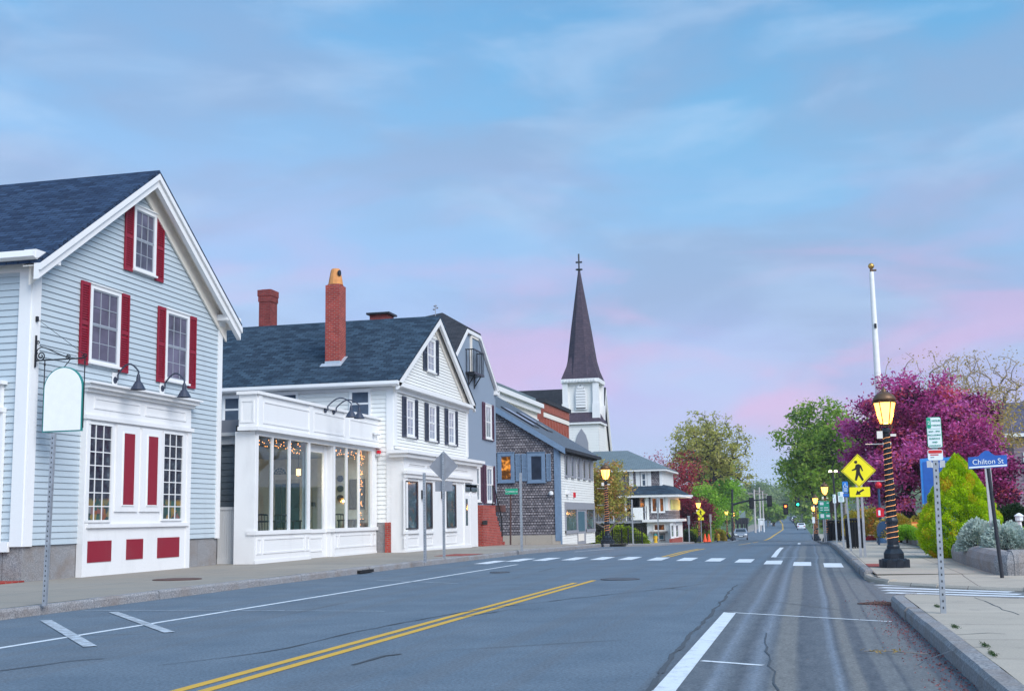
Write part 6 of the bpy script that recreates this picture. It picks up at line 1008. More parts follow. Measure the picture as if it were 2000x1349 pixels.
# pedestrian crossing signs
PED = [(296, 503), (310, 503), (325, 513), (338, 552), (330, 557), (318, 527), (314, 558), (322, 585), (340, 620), (327, 629), (303, 585), (288, 626), (274, 622), (284, 580), (289, 545), (258, 553), (256, 545), (280, 533), (286, 510)]
ARW = [(275, 730), (288, 696), (296, 707), (330, 687), (339, 697), (304, 718), (312, 728)]
def ped_sign(label, Y, cx_, cz_, hd, zg_, two=True):
    t = thing('crossing_sign', label, 'sign', (cx_, Y, zg_), 'yellow pedestrian crossing signs'); y = Y - .04; s = hd / 125
    dia = lambda g: [(cx_ + g * a, cz_ + g * b) for a, b in ((0, -1), (1, 0), (0, 1), (-1, 0))]
    p = plate(dia(hd), y, 'signyellow', t); 
    for g0 in (.93,): mb = MB(); o1, o2 = dia(hd * .945), dia(hd * .915); [mb.quad((o1[k][0], y - .003, o1[k][1]), (o1[(k + 1) % 4][0], y - .003, o1[(k + 1) % 4][1]), (o2[(k + 1) % 4][0], y - .003, o2[(k + 1) % 4][1]), (o2[k][0], y - .003, o2[k][1])) for k in range(4)]; mb.build('border_line', W['ink'], p)
    mb = MB(); mb.prism([(cx_ + (x - 304) * s, y - .005, cz_ + (553 - z) * s) for x, z in PED], (0, .003, 0)); mb.disc((cx_ + (288 - 304) * s, y - .005, cz_ + (553 - 488) * s), (1, 0, 0), (0, 0, 1), 11.5 * s, (0, .003, 0), 16); mb.build('walking_figure', W['ink'], p)
    zc_ = cz_ - 157 * s; a = plate(rrect(cx_ - 72 * s, cx_ + 75 * s, zc_ - 36 * s, zc_ + 36 * s, 6 * s), y, 'signyellow', t, 'arrow_plate'); mb = MB(); mb.prism([(cx_ + (x - 304) * s, y - .004, zc_ + (710 - z) * s) for x, z in ARW], (0, .003, 0)); mb.build('arrow', W['ink'], a)
    for dx in ((-18, 14) if two else (0,)):
        mb = MB(); mb.box(cx_ + dx * s - .03, cx_ + dx * s + .03, Y - .03, Y + .03, zg_, cz_ + 60 * s); mb.build('post', W['galv'], t)
    return t
Yd = 33.5; c_ = onY(1676.5, 919, Yd); ped_sign('big yellow walking sign with arrow plate near the black bin', Yd, c_[0], c_[2], 31.3 * Yd / FPX, .14)
Yd = 112.5; c_ = onY(1368.5, 1000.5, Yd); ped_sign('yellow walking sign across the road before the maroon tree', Yd, c_[0], c_[2], 9.2 * Yd / FPX, gz(Yd) + .14, False)
Yd = 128; c_ = onY(1597.5, 999, Yd); ped_sign('far small yellow walking sign below the green direction sign', Yd, c_[0], c_[2], 8.2 * Yd / FPX, gz(Yd) + .14, False)
# accessible and two hour signs
def small_sign(name, label, pxl, pyt, pxr, pyb, Y, basepx, mat='signwhite', group=None):
    x0, x1, z0, z1_ = PYr(pxl, pyt, pxr, pyb, Y); xb = at(basepx, Y, 1065); t = thing(name, label, 'sign', (xb, Y, gz(Y) + .14), group)
    xm = (x0 + x1) / 2; h = z1_ - gz(Y) - .14; punched_post(xb, Y, gz(Y) + .14, z1_, t, .06, ((xm - xb) / h, 0), holes=False)
    return t, plate(rrect(x0, x1, z0, z1_, .03), Y - .03, mat, t), (x0, x1, z0, z1_)
t, p, b_ = small_sign('accessible_parking_sign', 'bright blue accessible parking sign on a leaning steel post', 1644.5, 940, 1657, 961, 38.7, 1662, 'signblue2'); xm = (b_[0] + b_[1]) / 2; yy = 38.66
mb = MB(); mb.disc((xm, yy, b_[3] - .07), (1, 0, 0), (0, 0, 1), .018, (0, .003, 0), 10); mb.tube([(xm - .005, yy, b_[3] - .09), (xm, yy, b_[3] - .14), (xm + .05, yy, b_[3] - .14), (xm + .065, yy, b_[3] - .18)], .008, 4); mb.tube([(xm - .01 + .045 * math.cos(a), yy, b_[3] - .155 + .045 * math.sin(a)) for a in [R(100 + 25 * k) for k in range(10)]], .007, 4)
for k in range(4): mb.box(b_[0] + .03, b_[1] - .03, yy, yy + .003, b_[2] + .03 + .032 * k, b_[2] + .042 + .032 * k)
mb.build('wheelchair_symbol', W['signwhite'], p); x0, x1, z0, z1_ = PYr(1646.5, 963, 1658.5, 970, 38.7); pv = plate(rrect(x0, x1, z0, z1_, .02), 38.67, 'signblue', t, 'van_plate'); mb = MB(); mb.box(x0 + .03, x1 - .03, 38.665, 38.668, (z0 + z1_) / 2 - .014, (z0 + z1_) / 2 + .014); mb.build('small_print', W['signblue2'], pv)
for (a, lab) in (((1636, 960, 1649, 980, 41.4, 1648), 'white two hour sign beside the bright blue sign'), ((1626, 965, 1633.5, 982, 47.5, 1635), 'pale two hour sign turned edge on, next to the black bins')):
    t, p, b_ = small_sign('parking_sign', lab, *a, group='small two hour parking signs'); Y = a[4]; w_ = b_[1] - b_[0]; h_ = b_[3] - b_[2]
    n_ = plate(rrect(b_[0] + .015, b_[0] + w_ * .34, b_[3] - h_ * .36, b_[3] - .015, .01), Y - .034, 'signgreen', p, 'number_panel', .003); text('2', .085, W['signwhite'], n_, (b_[0] + w_ * .18, Y - .037, b_[3] - h_ * .19), T90)
    mb = MB(); [mb.box(b_[0] + .04, b_[1] - .04, Y - .034, Y - .031, b_[2] + h_ * (.12 + .12 * k), b_[2] + h_ * (.16 + .12 * k)) for k in range(4)]; mb.build('small_print', W['signgreen'], p)
small_sign('parking_sign', 'pale sign on the far right pavement left of the walking sign', 1586, 1009, 1592, 1021, 120, 1589, group='small two hour parking signs')
# green direction sign
Yg = 62.0; DS = thing('direction_sign', 'green road direction sign with white route shield on two posts', 'sign', (at(1610, Yg), Yg, gz(Yg) + .14)); x0, x1, z0, z1_ = PYr(1598, 978, 1620.5, 999.5, Yg); p = plate(rrect(x0, x1, z0, z1_, .03), Yg - .05, 'signgreen', DS); plate(rrect(x0 + .07, x0 + .25, z1_ - .2, z1_ - .06, .03), Yg - .055, 'signwhite', p, 'route_shield')
mb = MB(); [mb.box(x0 + a, x0 + b, Yg - .056, Yg - .053, z0 + c, z0 + c + .04) for a, b, c in ((.08, .2, .09), (.26, .5, .09), (.08, .2, .2), (.26, .46, .2), (.4, .5, .43))]; mb.build('small_print', W['signwhite'], p)
x0, x1, z0, z1_ = PYr(1599, 1001, 1622, 1013, Yg); p = plate(rrect(x0, x1, z0, z1_, .03), Yg - .05, 'signgreen', DS, 'lower_plate'); plate(rrect(x0 + .08, x0 + .25, z0 + .06, z1_ - .06, .02), Yg - .055, 'signwhite', p, 'route_shield'); plate(rrect(x0 + .36, x0 + .52, z0 + .1, z1_ - .1, .02), Yg - .055, 'signwhite', p, 'route_shield')
for px_ in (1609, 1612.5): xx = at(px_, Yg, 1030); mb = MB(); mb.box(xx - .03, xx + .03, Yg - .04, Yg + .02, gz(Yg) + .1, z1_); mb.build('post', W['galv'], DS)
# left pavement posts and the back of a diamond sign
t = thing('steel_post', 'punched steel post on the kerb below the hanging white sign', 'post', (-11.46, 16.57, .15)); zt = onY(104, 846, 16.57)[2]; xt = onY(104, 846, 16.57)[0]; punched_post(-11.46, 16.57, .14, zt, t, .062, ((xt + 11.46) / (zt - .14), 0))
t = thing('steel_post', 'grey channel post standing left of the diamond sign back', 'post', (-10.62, 32.9, .15)); punched_post(at(830, 32.9, 1090), 32.9, .14, onY(828, 923, 32.9)[2], t, .075, ((at(828, 32.9, 923) - at(830, 32.9, 1090)) / 2.6, 0))
t = thing('steel_post', 'slim pale steel post on the corner pavement before the cedar wall', 'post', (-10.2, 43.1, .15)); punched_post(at(1019, 43.1, 1070), 43.1, .14, onY(1019, 923, 43.1)[2], t, .085, holes=False)
Yq = 35.7; t = thing('diamond_sign', 'grey unpainted back of a diamond sign before the white shop front', 'sign', (-10.9, Yq, .15)); c_ = onY(865.5, 910, Yq); hd = 31 * Yq / FPX; punched_post(c_[0], Yq, .14, c_[2] + hd * .92, t, .075)
mb = MB(); mb.prism([(c_[0] + a * hd, Yq + .045, c_[2] + b * hd) for a, b in ((0, -1), (1, 0), (0, 1), (-1, 0))], (0, .004, 0)); mb.build('sign_plate', W['signback'], t); x0, x1, z0, z1_ = PYr(849, 940, 883, 958.5, Yq); mb = MB(); mb.box(x0, x1, Yq + .045, Yq + .05, z0, z1_); mb.build('lower_plate', W['signback'], t)
for px_, yt, Y, lab in ((1286, 972, 98, 'tall grey post before the terrace restaurant shop window'), (1346, 1007, 108, 'short grey post before the green hedge'), (1388.5, 1004, 120, 'grey post with a narrow edge-on sign right of the orange cones'), (1409, 1014, 150, 'small grey post behind the far yellow hydrant'), (1236, 975, 80, 'thin post standing by the iron fence')):
    t = thing('steel_post', lab, 'post', (at(px_, Y), Y, gz(Y) + .14)); x_ = at(px_, Y, 1040); zt = onY(px_, yt, Y)[2]; mb = MB(); mb.box(x_ - .05, x_ + .05, Y - .03, Y + .03, gz(Y) + .1, zt); mb.build('post_shaft', W['galv'], t)
    if px_ in (1388.5, 1346, 1286): mb = MB(); mb.box(x_ - .12, x_ + .12, Y + .03, Y + .035, zt - .75, zt + .02); mb.build('sign_plate', W['signback'], t)
# ------------------------------------------------------------------ bins, mailbox, fire alarm, hydrants, cones
def bin_(label, x, y, w_=.55, h=.95):
    t = thing('litter_bin', label, 'bin', (x, y, gz(y) + .15), 'black slatted litter bins'); z = gz(y) + .15; mb = MB(); mb.lathe([(w_ * .40, .04), (w_ * .46, h - .1)], (x, y, z), 20); mb.build('liner', W['plastic'], t)
    mb = MB()
    for k in range(20): a = k * math.pi / 10; r = w_ / 2; mb.tube([(x + r * .95 * math.cos(a), y + r * .95 * math.sin(a), z), (x + r * 1.04 * math.cos(a), y + r * 1.04 * math.sin(a), z + h)], .018, 4)
    mb.lathe([(w_ * .5, h - .06), (w_ * .56, h - .03), (w_ * .56, h + .02), (w_ * .40, h + .03)], (x, y, z), 24); mb.build('slats', W['plastic'], t)
bin_('large black slatted bin behind the walking sign posts', at(1669, 41.9), 42.0); bin_('smaller black bin farther along the right pavement', at(1630, 60), 60.0, .6, .95)
Ym = 45.5; t = thing('mailbox', 'dark blue rounded mailbox behind the near lamp post', 'mailbox', (2.55, Ym, .15)); xl0 = onY(1714, 1040, Ym)[0]; xr0 = xl0 + .56; zt = onY(1722, 1017, Ym)[2]
mb = MB(); rr = (xr0 - xl0) / 2; mb.prism([(xl0, Ym, .45), (xr0, Ym, .45)] + [(xl0 + rr + rr * math.cos(math.pi * k / 14), Ym, zt - rr + rr * math.sin(math.pi * k / 14)) for k in range(15)], (0, .6, 0)); mb.build('body', W['mailblue'], t)
mb = MB(); mb.prism([(xl0 - .015, Ym - .012, .45), (xl0 + .03, Ym - .012, .45), (xl0 + .03, Ym - .012, zt - rr), (xl0 - .015, Ym - .012, zt - rr)], (0, .03, 0)); mb.build('edge_strip', W['mailblue'], t)
for dx in (.02, .5):
    for dy in (.02, .52): mb = MB(); mb.box(xl0 + dx, xl0 + dx + .05, Ym + dy, Ym + dy + .05, .13, .46); mb.build('leg', W['mailblue'], t)
Yf = 49.6; xf = at(1722, Yf, 1055); t = thing('fire_alarm_post', 'dark post with a red ball and a red fire alarm box', 'fire alarm post', (xf, Yf, .12)); mb = MB(); zb_ = onY(1720, 1000, Yf)[2]; ztp = onY(1719, 947, Yf)[2]
mb.lathe([(.2, .1), (.18, .2), (.1, .3), (.09, .8), (.12, .9), (.05, 1.0), (.045, ztp - .12), (.09, ztp - .1)], (xf, Yf, 0), 10); mb.build('post', W['mailblue'], t); mb = MB(); mb.lathe([(.02, -.14), (.11, -.09), (.14, 0), (.11, .09), (.02, .14)], (xf, Yf, ztp), 14); mb.build('ball', W['redpaint'], t, smooth=True)
mb = MB(); mb.prism([(xf - .14, Yf - .14, zb_ - .18), (xf + .14, Yf - .14, zb_ - .18), (xf + .15, Yf - .14, zb_ + .13), (xf, Yf - .14, zb_ + .19), (xf - .15, Yf - .14, zb_ + .13)], (0, .24, 0)); bx_ = mb.build('alarm_box', W['redpaint'], t); mb = MB(); mb.box(xf - .07, xf + .01, Yf - .146, Yf - .14, zb_ - .12, zb_ + .08); mb.build('notice', W['signwhite'], bx_)
def hydrant(label, px_, Y):
    x = at(px_, Y); z = gz(Y) + .15; t = thing('fire_hydrant', label, 'hydrant', (x, Y, z), 'yellow fire hydrants'); mb = MB(); mb.lathe([(.17, 0), (.17, .05), (.13, .07), (.125, .5), (.16, .52), (.16, .57)], (x, Y, z), 12); mb.build('barrel', W['hydrant'], t); mb = MB(); mb.lathe([(.15, .57), (.13, .66), (.07, .72), (.03, .73), (.03, .78)], (x, Y, z), 12); mb.build('bonnet', plain('teal_enamel', (.03, .2, .2), .4) if px_ < 1300 else W['hydrant'], t); mb = MB(); mb.tube([(x - .22, Y, z + .4), (x + .22, Y, z + .4)], .055, 8); mb.tube([(x, Y - .22, z + .36), (x, Y, z + .36)], .07, 8); mb.build('nozzle', W['hydrant'], t)
hydrant('yellow hydrant with a teal cap at the terrace restaurant corner', 1280, 100); hydrant('yellow hydrant farther down the left pavement', 1403, 135)
def cone(label, px_, Y): x = at(px_, Y); z = gz(Y) + .15; t = thing('traffic_cone', label, 'cone', (x, Y, z), 'orange traffic cones'); mb = MB(); mb.lathe([(.19, 0), (.05, .72), (.03, .72)], (x, Y, z), 12); mb.build('cone_body', W['cone'], t); mb = MB(); mb.box(x - .22, x + .22, Y - .22, Y + .22, z - .02, z + .03); mb.build('base', W['cone'], t)
cone('orange traffic cone nearer the lamp post', 1376.5, 115); cone('orange traffic cone nearer the green bush, with a pale tip', 1384, 116.5)
# ------------------------------------------------------------------ traffic signals
def head(par, x, y, z, lit, face=-1, back=False):
    mb = MB(); mb.box(x - .19, x + .19, y - .12, y + .12, z - .55, z + .55); mb.box(x - .3, x + .3, y + .12, y + .14, z - .66, z + .66); h = mb.build('signal_head', W['plastic'], par)
    for k, (dz, c) in enumerate(((.34, 'redlamp'), (0, 'hydrant'), (-.34, 'greenlamp'))):
        mb = MB(); mb.disc((x, y - .13, z + dz), (1, 0, 0), (0, 0, 1), .14, (0, .02, 0), 14); mb.build('lens', W[c] if lit == k else W['indark'], h); mb = MB(); mb.tube([(x + .15 * math.cos(a), y - .2, z + dz + .15 * math.sin(a)) for a in [R(-10 + 20 * i) for i in range(11)]], .02, 4); mb.build('visor', W['plastic'], h)
Yt = 150.0; t = thing('traffic_signal', 'black mast arm with two dark signal heads past the parked silver car', 'traffic signal', (at(1431, Yt), Yt, gz(Yt) + .15)); xp = at(1430, Yt); P_ = lambda x, y: tuple(onY(x, y, Yt)); mb = MB(); mb.tube([(xp, Yt, gz(Yt)), (onY(1430, 955, Yt)[0], Yt, onY(1430, 955, Yt)[2])], .13, 8); mb.lathe([(.3, 0), (.3, .3), (.15, .4)], (xp, Yt, gz(Yt) + .1), 10); mb.build('pole', W['frame_d'], t)
mb = MB(); mb.tube([P_(1431, 985), P_(1445, 981), P_(1462, 977), P_(1480, 976), P_(1505, 974)], [.13, .12, .10, .09, .07], 8); mb.build('mast_arm', W['frame_d'], t)
q_ = P_(1468, 982); head(t, q_[0], Yt - .25, q_[2], -1); q_ = P_(1503, 978); head(t, q_[0], Yt - .25, q_[2], -1)
Yt = 149.5; t = thing('traffic_signal', 'span wire carrying one red and one green lit signal head', 'traffic signal', (4.2, Yt, gz(Yt))); P_ = lambda x, y: tuple(onY(x, y, Yt)); mb = MB(); mb.tube([(4.2, Yt, gz(Yt)), (4.2, Yt, P_(1640, 968)[2])], .12, 8); mb.build('pole', W['polewood'], t); mb = MB(); a_, b_ = P_(1505, 973), P_(1640, 970); mb.tube([(a_[0] + (4.2 - a_[0]) * k / 10, Yt, a_[2] + (b_[2] - a_[2]) * k / 10 - .4 * (1 - (k / 5 - 1) ** 2)) for k in range(11)], .022, 5); mb.build('span_wire', W['frame_d'], t)
q_ = P_(1534.5, 989.5); head(t, q_[0], Yt - .2, q_[2] - .25, 0); q_ = P_(1558, 979); head(t, q_[0], Yt - .2, q_[2], 2)
# twin flood lamp and flagpole
Yl = 95.0; xl1 = at(1636, Yl, 1040); t = thing('twin_floodlight', 'tall dark pole with two bright flood lamps at the top', 'floodlight', (xl1, Yl, gz(Yl))); zt = onY(1635, 921, Yl)[2]; mb = MB(); mb.tube([(xl1, Yl, gz(Yl)), (xl1 - .1, Yl, zt)], .07, 8); mb.tube([(xl1 - .35, Yl, zt), (xl1 + .18, Yl, zt)], .035, 6); mb.build('pole', W['frame_d'], t)
for dx in (-.3, .12): mb = MB(); mb.lathe([(.05, .12), (.14, 0), (.13, -.03)], (xl1 + dx, Yl, zt + .02), 10); mb.build('lamp_head', W['lampcool'], t)
Yk = 56.0; t = thing('flagpole', 'tall white flagpole with a gold ball, rising behind the near lamp post', 'flagpole', (0, 0, 0)); a_, b_ = onY(1717.5, 790, Yk), onY(1702, 531, Yk); dx = (b_[0] - a_[0]) / (b_[2] - a_[2]); xg = a_[0] - dx * (a_[2] - .1)
t.location = (xg, Yk, .1); BASE[t.name] = (xg, Yk, .1); f = lambda z: (xg + dx * (z - .1), Yk, z)
zt = b_[2]; mb = MB(); mb.tube([f(.0), f(3), f(zt * .62), f(zt)], [.19, .175, .145, .10], 16); mb.tube([f(zt * .62 - .02), f(zt * .62 + .03)], .152, 16); mb.build('pole', W['whitepole'], t); tp = f(zt); mb = MB(); mb.lathe([(.02, .12), (.10, .17), (.145, .27), (.10, .37), (.02, .41)], tp, 14); mb.build('ball', W['gold'], t, smooth=True); mb = MB(); mb.lathe([(.07, 0), (.07, .12)], tp, 10); mb.box(tp[0] - .05, tp[0] + .22, Yk - .05, Yk + .05, tp[2] + .03, tp[2] + .10); mb.build('truck', W['bronze'], t); q_ = onY(1709.5, 637, Yk); mb = MB(); mb.box(q_[0] - .05, q_[0] + .05, Yk - .18, Yk - .1, q_[2] - .1, q_[2] + .1); mb.build('access_hatch', W['black'], t)
# blue tombstone sign board
Yb_ = 36.5; t = thing('monument_sign', 'tall royal blue board with a shaped top behind the lime conifer', 'sign', (at(1830, Yb_), Yb_, .15)); pts = [(1807, 1075), (1797, 896), (1812, 894), (1820, 889), (1829, 887), (1838, 889), (1845, 893), (1858, 892), (1870, 1073)]; q_ = [onY(x, y, Yb_) for x, y in pts]; mb = MB(); mb.prism([(v_[0], Yb_, v_[2]) for v_ in q_], (0, .18, 0)); bo = mb.build('board', W['signblue2'], t); cx_ = sum(v_[0] for v_ in q_) / 9; cz_ = 1.9; mb = MB(); mb.prism([(cx_ + (v_[0] - cx_) * .86, Yb_ - .012, cz_ + (v_[2] - cz_) * .9) for v_ in q_], (0, .02, 0)); mb.build('inner_panel', W['signblue'], bo)
mb = MB(); [mb.box(onY(x, 908, Yb_)[0], onY(x + 3.2, 908, Yb_)[0], Yb_ - .02, Yb_ - .005, onY(x, 913, Yb_)[2], onY(x, 903, Yb_)[2]) for x in (1819, 1824.5, 1830, 1835.5)]; mb.build('white_emblem', W['signwhite'], bo)
# lawn sign with a sunset picture, white lamp bollard, red fence
def posterm():
    M = Mt('sunset_print'); s2 = N('ShaderNodeSeparateXYZ'); L(M.tc.outputs['Generated'], s2.inputs[0]); f = M.noise(9, 3, 'Generated'); M.set(Base_Color=ramp([(0.0, (.10, .36, .60)), (.24, (.16, .42, .62)), (.30, (.55, .14, .16)), (.48, (.60, .10, .02)), (.64, (.85, .32, .03)), (.76, (.90, .55, .12)), (.88, (.75, .18, .03)), (1.0, (.62, .10, .03))], math_('ADD', s2.outputs[2], math_('MULTIPLY', math_('SUBTRACT', f, .5), .14))), Roughness=.5); return M.m
W['seaposter'] = posterm()
Yw = 42; t = thing('lawn_sign', 'lawn sign printed with an orange sunset over blue water', 'sign', (at(1792, Yw), Yw, .3)); x0, x1, z0, z1_ = PYr(1780, 1019, 1806, 1037.5, Yw); mb = MB(); mb.box(x0, x1, Yw - .02, Yw, z0, z1_); mb.build('sign_plate', W['seaposter'], t)
for xx in (x1 - .12, x0 + .3): mb = MB(); mb.box(xx - .03, xx + .03, Yw, Yw + .05, .1, z0 + .1); mb.build('leg', W['frame_d'], t)
Yw = 29; t = thing('bollard_light', 'small white lantern bollard at the edge of the flower bed', 'lamp', (at(1996, Yw), Yw, .2)); mb = MB(); a_, b_ = onY(1997, 1056, Yw), onY(1991, 1018, Yw); mb.tube([(a_[0], Yw, .2), (b_[0], Yw, b_[2])], .045, 8); mb.build('post', W['trim'], t); mb = MB(); zt = b_[2]; mb.lathe([(.06, 0), (.085, .02), (.085, .10), (.10, .115), (.10, .135), (.05, .17), (.015, .19)], (b_[0], Yw, zt), 8); mb.build('lamp_head', W['signwhite'], t)
Yw = 78; mb = MB(); x0, x1, z0, z1_ = PYr(1676, 1024, 1716, 1046, Yw)
for k in range(14): xx = x0 + (x1 - x0) * k / 14; mb.box(xx, xx + (x1 - x0) / 14 - .02, Yw, Yw + .05, gz(Yw), z1_)
mb.box(x0, x1, Yw + .05, Yw + .1, z1_ - .3, z1_ - .2); tag(mb.build('board_fence', W['redpaint'], None), 'low red board fence beyond the blue mailbox', 'fence')
t = thing('bench', 'small white bench in front of the red board fence', 'bench', (at(1694, 70), 70, gz(70))); xx = at(1694, 70, 1035); mb = MB(); mb.box(xx - .6, xx + .6, 69.8, 70.2, gz(70) + .44, gz(70) + .5); mb.build('seat', W['trim'], t)
for d_ in (-.5, .5): mb = MB(); mb.box(xx + d_ - .04, xx + d_ + .04, 69.85, 70.15, gz(70), gz(70) + .44); mb.build('leg', W['trim'], t)
# ------------------------------------------------------------------ granite planter walls, beds
def wallseg(path, h, wd, name, label, z0=.12, cat='planter wall'):
    mb = MB(); P = [Vector((x, y, z0)) for x, y in path]; sd_ = []
    for i in range(len(P)):
        d = (P[min(i + 1, len(P) - 1)] - P[max(i - 1, 0)]); d.normalize(); sd_.append(Vector((d.y, -d.x, 0)))
    prof = [(0, 0), (-.02, h * .55), (.03, h * .86), (.12, h), (wd - .1, h + .01), (wd, h * .9), (wd, 0)]; n_ = len(prof)
    for i, p in enumerate(P): mb.v += [tuple(p + sd_[i] * u + Vector((0, 0, z + random.uniform(-.008, .008)))) for u, z in prof]
    for i in range(len(P) - 1): mb.f += [(i * n_ + k, i * n_ + (k + 1) % n_, (i + 1) * n_ + (k + 1) % n_, (i + 1) * n_ + k) for k in range(n_)]
    mb.f += [tuple(range(n_)), tuple((len(P) - 1) * n_ + k for k in range(n_))]; mb.m = [0] * len(mb.f)
    return tag(mb.build(name, W['granite'], None), label, cat)
wallseg([(40, 24.3), (4.4, 24.15), (3.62, 24.0)][::1], .46, .42, 'planter_wall', 'granite planter wall running right behind the Chilton St post')
wallseg([(3.7, 24.0), (3.5, 24.02), (3.32, 24.3), (3.28, 25.5), (3.28, 28), (3.30, 30.6), (3.36, 31.7), (3.55, 32.3)], .44, .42, 'planter_wall', 'granite planter wall with a rounded end below the silver shrubs')
wallseg([(3.75, 33.6), (3.52, 36), (3.5, 40), (3.5, 44), (3.5, 50)], .40, .4, 'planter_wall', 'pale granite wall edging the lawn behind the near lamp post')
mb = MB(); mb.quad((3.5, 24.2, .5), (40, 24.4, .5), (40, 34, .55), (3.6, 33, .5)); setting(mb.build('mulch_bed', W['mulch'], None), label='red bark mulch bed inside the granite planter', cat='flower bed')
mb = MB(); mb.quad((3.6, 33, .44), (40, 34, .5), (40, 110, .4), (3.6, 60, .4)); mb.quad((3.6, 60, .3), (40, 110, .3), (40, 260, -1), (3.2, 260, -2)); setting(mb.build('lawn', W['lawn'], None), label='green lawn behind the granite wall', cat='lawn')
# iron fence before the hedge
t = thing('iron_fence', 'black iron rail fence before the clipped hedge', 'fence', (at(1210, 84), 84, gz(84)))
mb = MB(); Yh = 84.0
for (e0, e1) in ((1160, 1178), (1196, 1214), (1227, 1254)):
    xa_, xb2 = at(e0, Yh, 1045), at(e1, Yh, 1045); z0 = gz(Yh) + .2
    for zr_ in (.12, .62, .9): mb.box(xa_, xb2, Yh - .02, Yh + .02, z0 + zr_ - .02, z0 + zr_ + .02, 0)
    k = 0
    while xa_ + k * .16 <= xb2: mb.box(xa_ + k * .16 - .015, xa_ + k * .16 + .015, Yh - .015, Yh + .015, z0, z0 + .92); k += 1
    for xx in (xa_, xb2): mb.box(xx - .05, xx + .05, Yh - .05, Yh + .05, z0 - .3, z0 + 1.05)
mb.build('railings', W['black'], t)
W['palepole'] = plain('pale_pole', (.46, .42, .40), .8)
# utility poles, billboard, frame sign, kiosk
def upole(label, px_, Y, yt):
    x = at(px_, Y, 1030); zt = onY(px_, yt, Y)[2]; t = thing('utility_pole', label, 'pole', (x, Y, gz(Y)), 'utility poles beyond the signal'); mb = MB(); mb.tube([(x, Y, gz(Y) - .3), (x + .1, Y, zt)], [.22, .15], 8); mb.build('pole', W['palepole'], t); mb = MB(); mb.box(x - 1.1, x + 1.2, Y - .08, Y + .08, zt - .9, zt - .7); mb.build('crossarm', W['polewood'], t)
for (px_, Y, yt, lab) in ((1475, 235, 955, 'pale utility pole nearest the signal mast'), (1485.5, 262, 951, 'second utility pole with a crossarm above the white frame'), (1491.5, 300, 958, 'third utility pole, thin and brown'), (1500, 330, 964, 'fourth utility pole left of the road bend'), (1506.5, 360, 968, 'farthest utility pole beside the bending road'), (1567, 300, 975, 'utility pole on the right of the far hill road')): upole(lab, px_, Y, yt)
Yu = 205; t = thing('billboard', 'blank grey board on two posts beyond the signal mast', 'sign', (at(1449, Yu), Yu, gz(Yu))); x0, x1, z0, z1_ = PYr(1443.5, 997, 1456, 1010.5, Yu); mb = MB(); mb.box(x0, x1, Yu, Yu + .2, z0, z1_); mb.build('board', plain('grey_green_board', (.20, .26, .26), .6), t)
for xx in (x0 + .2, x1 - .2): mb = MB(); mb.box(xx - .1, xx + .1, Yu + .2, Yu + .4, gz(Yu) - .2, z1_); mb.build('post', W['frame_d'], t)
t = thing('kiosk', 'low black flat-roofed kiosk under the grey billboard', 'building', (at(1448, 210), 210, gz(210))); x0, x1, z0, z1_ = PYr(1436, 1011, 1461, 1023, 210); mb = MB(); mb.box(x0, x1, 210, 213, z0, z1_); mb.build('roof', W['frame_d'], t)
for xx in (x0 + .3, (x0 + x1) / 2, x1 - .3): mb = MB(); mb.box(xx - .15, xx + .15, 210.5, 212, gz(210) - .3, z0); mb.build('post', W['frame_d'], t)
Yu = 245; t = thing('frame_sign', 'white frame sign on the verge below the utility poles', 'sign', (at(1487, Yu), Yu, gz(Yu))); x0, x1, z0, z1_ = PYr(1481, 1014, 1493.5, 1028, Yu); mb = MB(); [mb.box(a, a + .22, Yu, Yu + .15, gz(Yu) - .2, z1_) for a in (x0, x1 - .22)]; mb.box(x0 - .1, x1 + .1, Yu, Yu + .15, z1_, z1_ + .2); mb.build('frame', W['trim'], t); mb = MB(); mb.box(x0 + .3, x1 - .3, Yu + .02, Yu + .1, z0 + .3, z1_ - .15); mb.build('board', W['trim'], t)
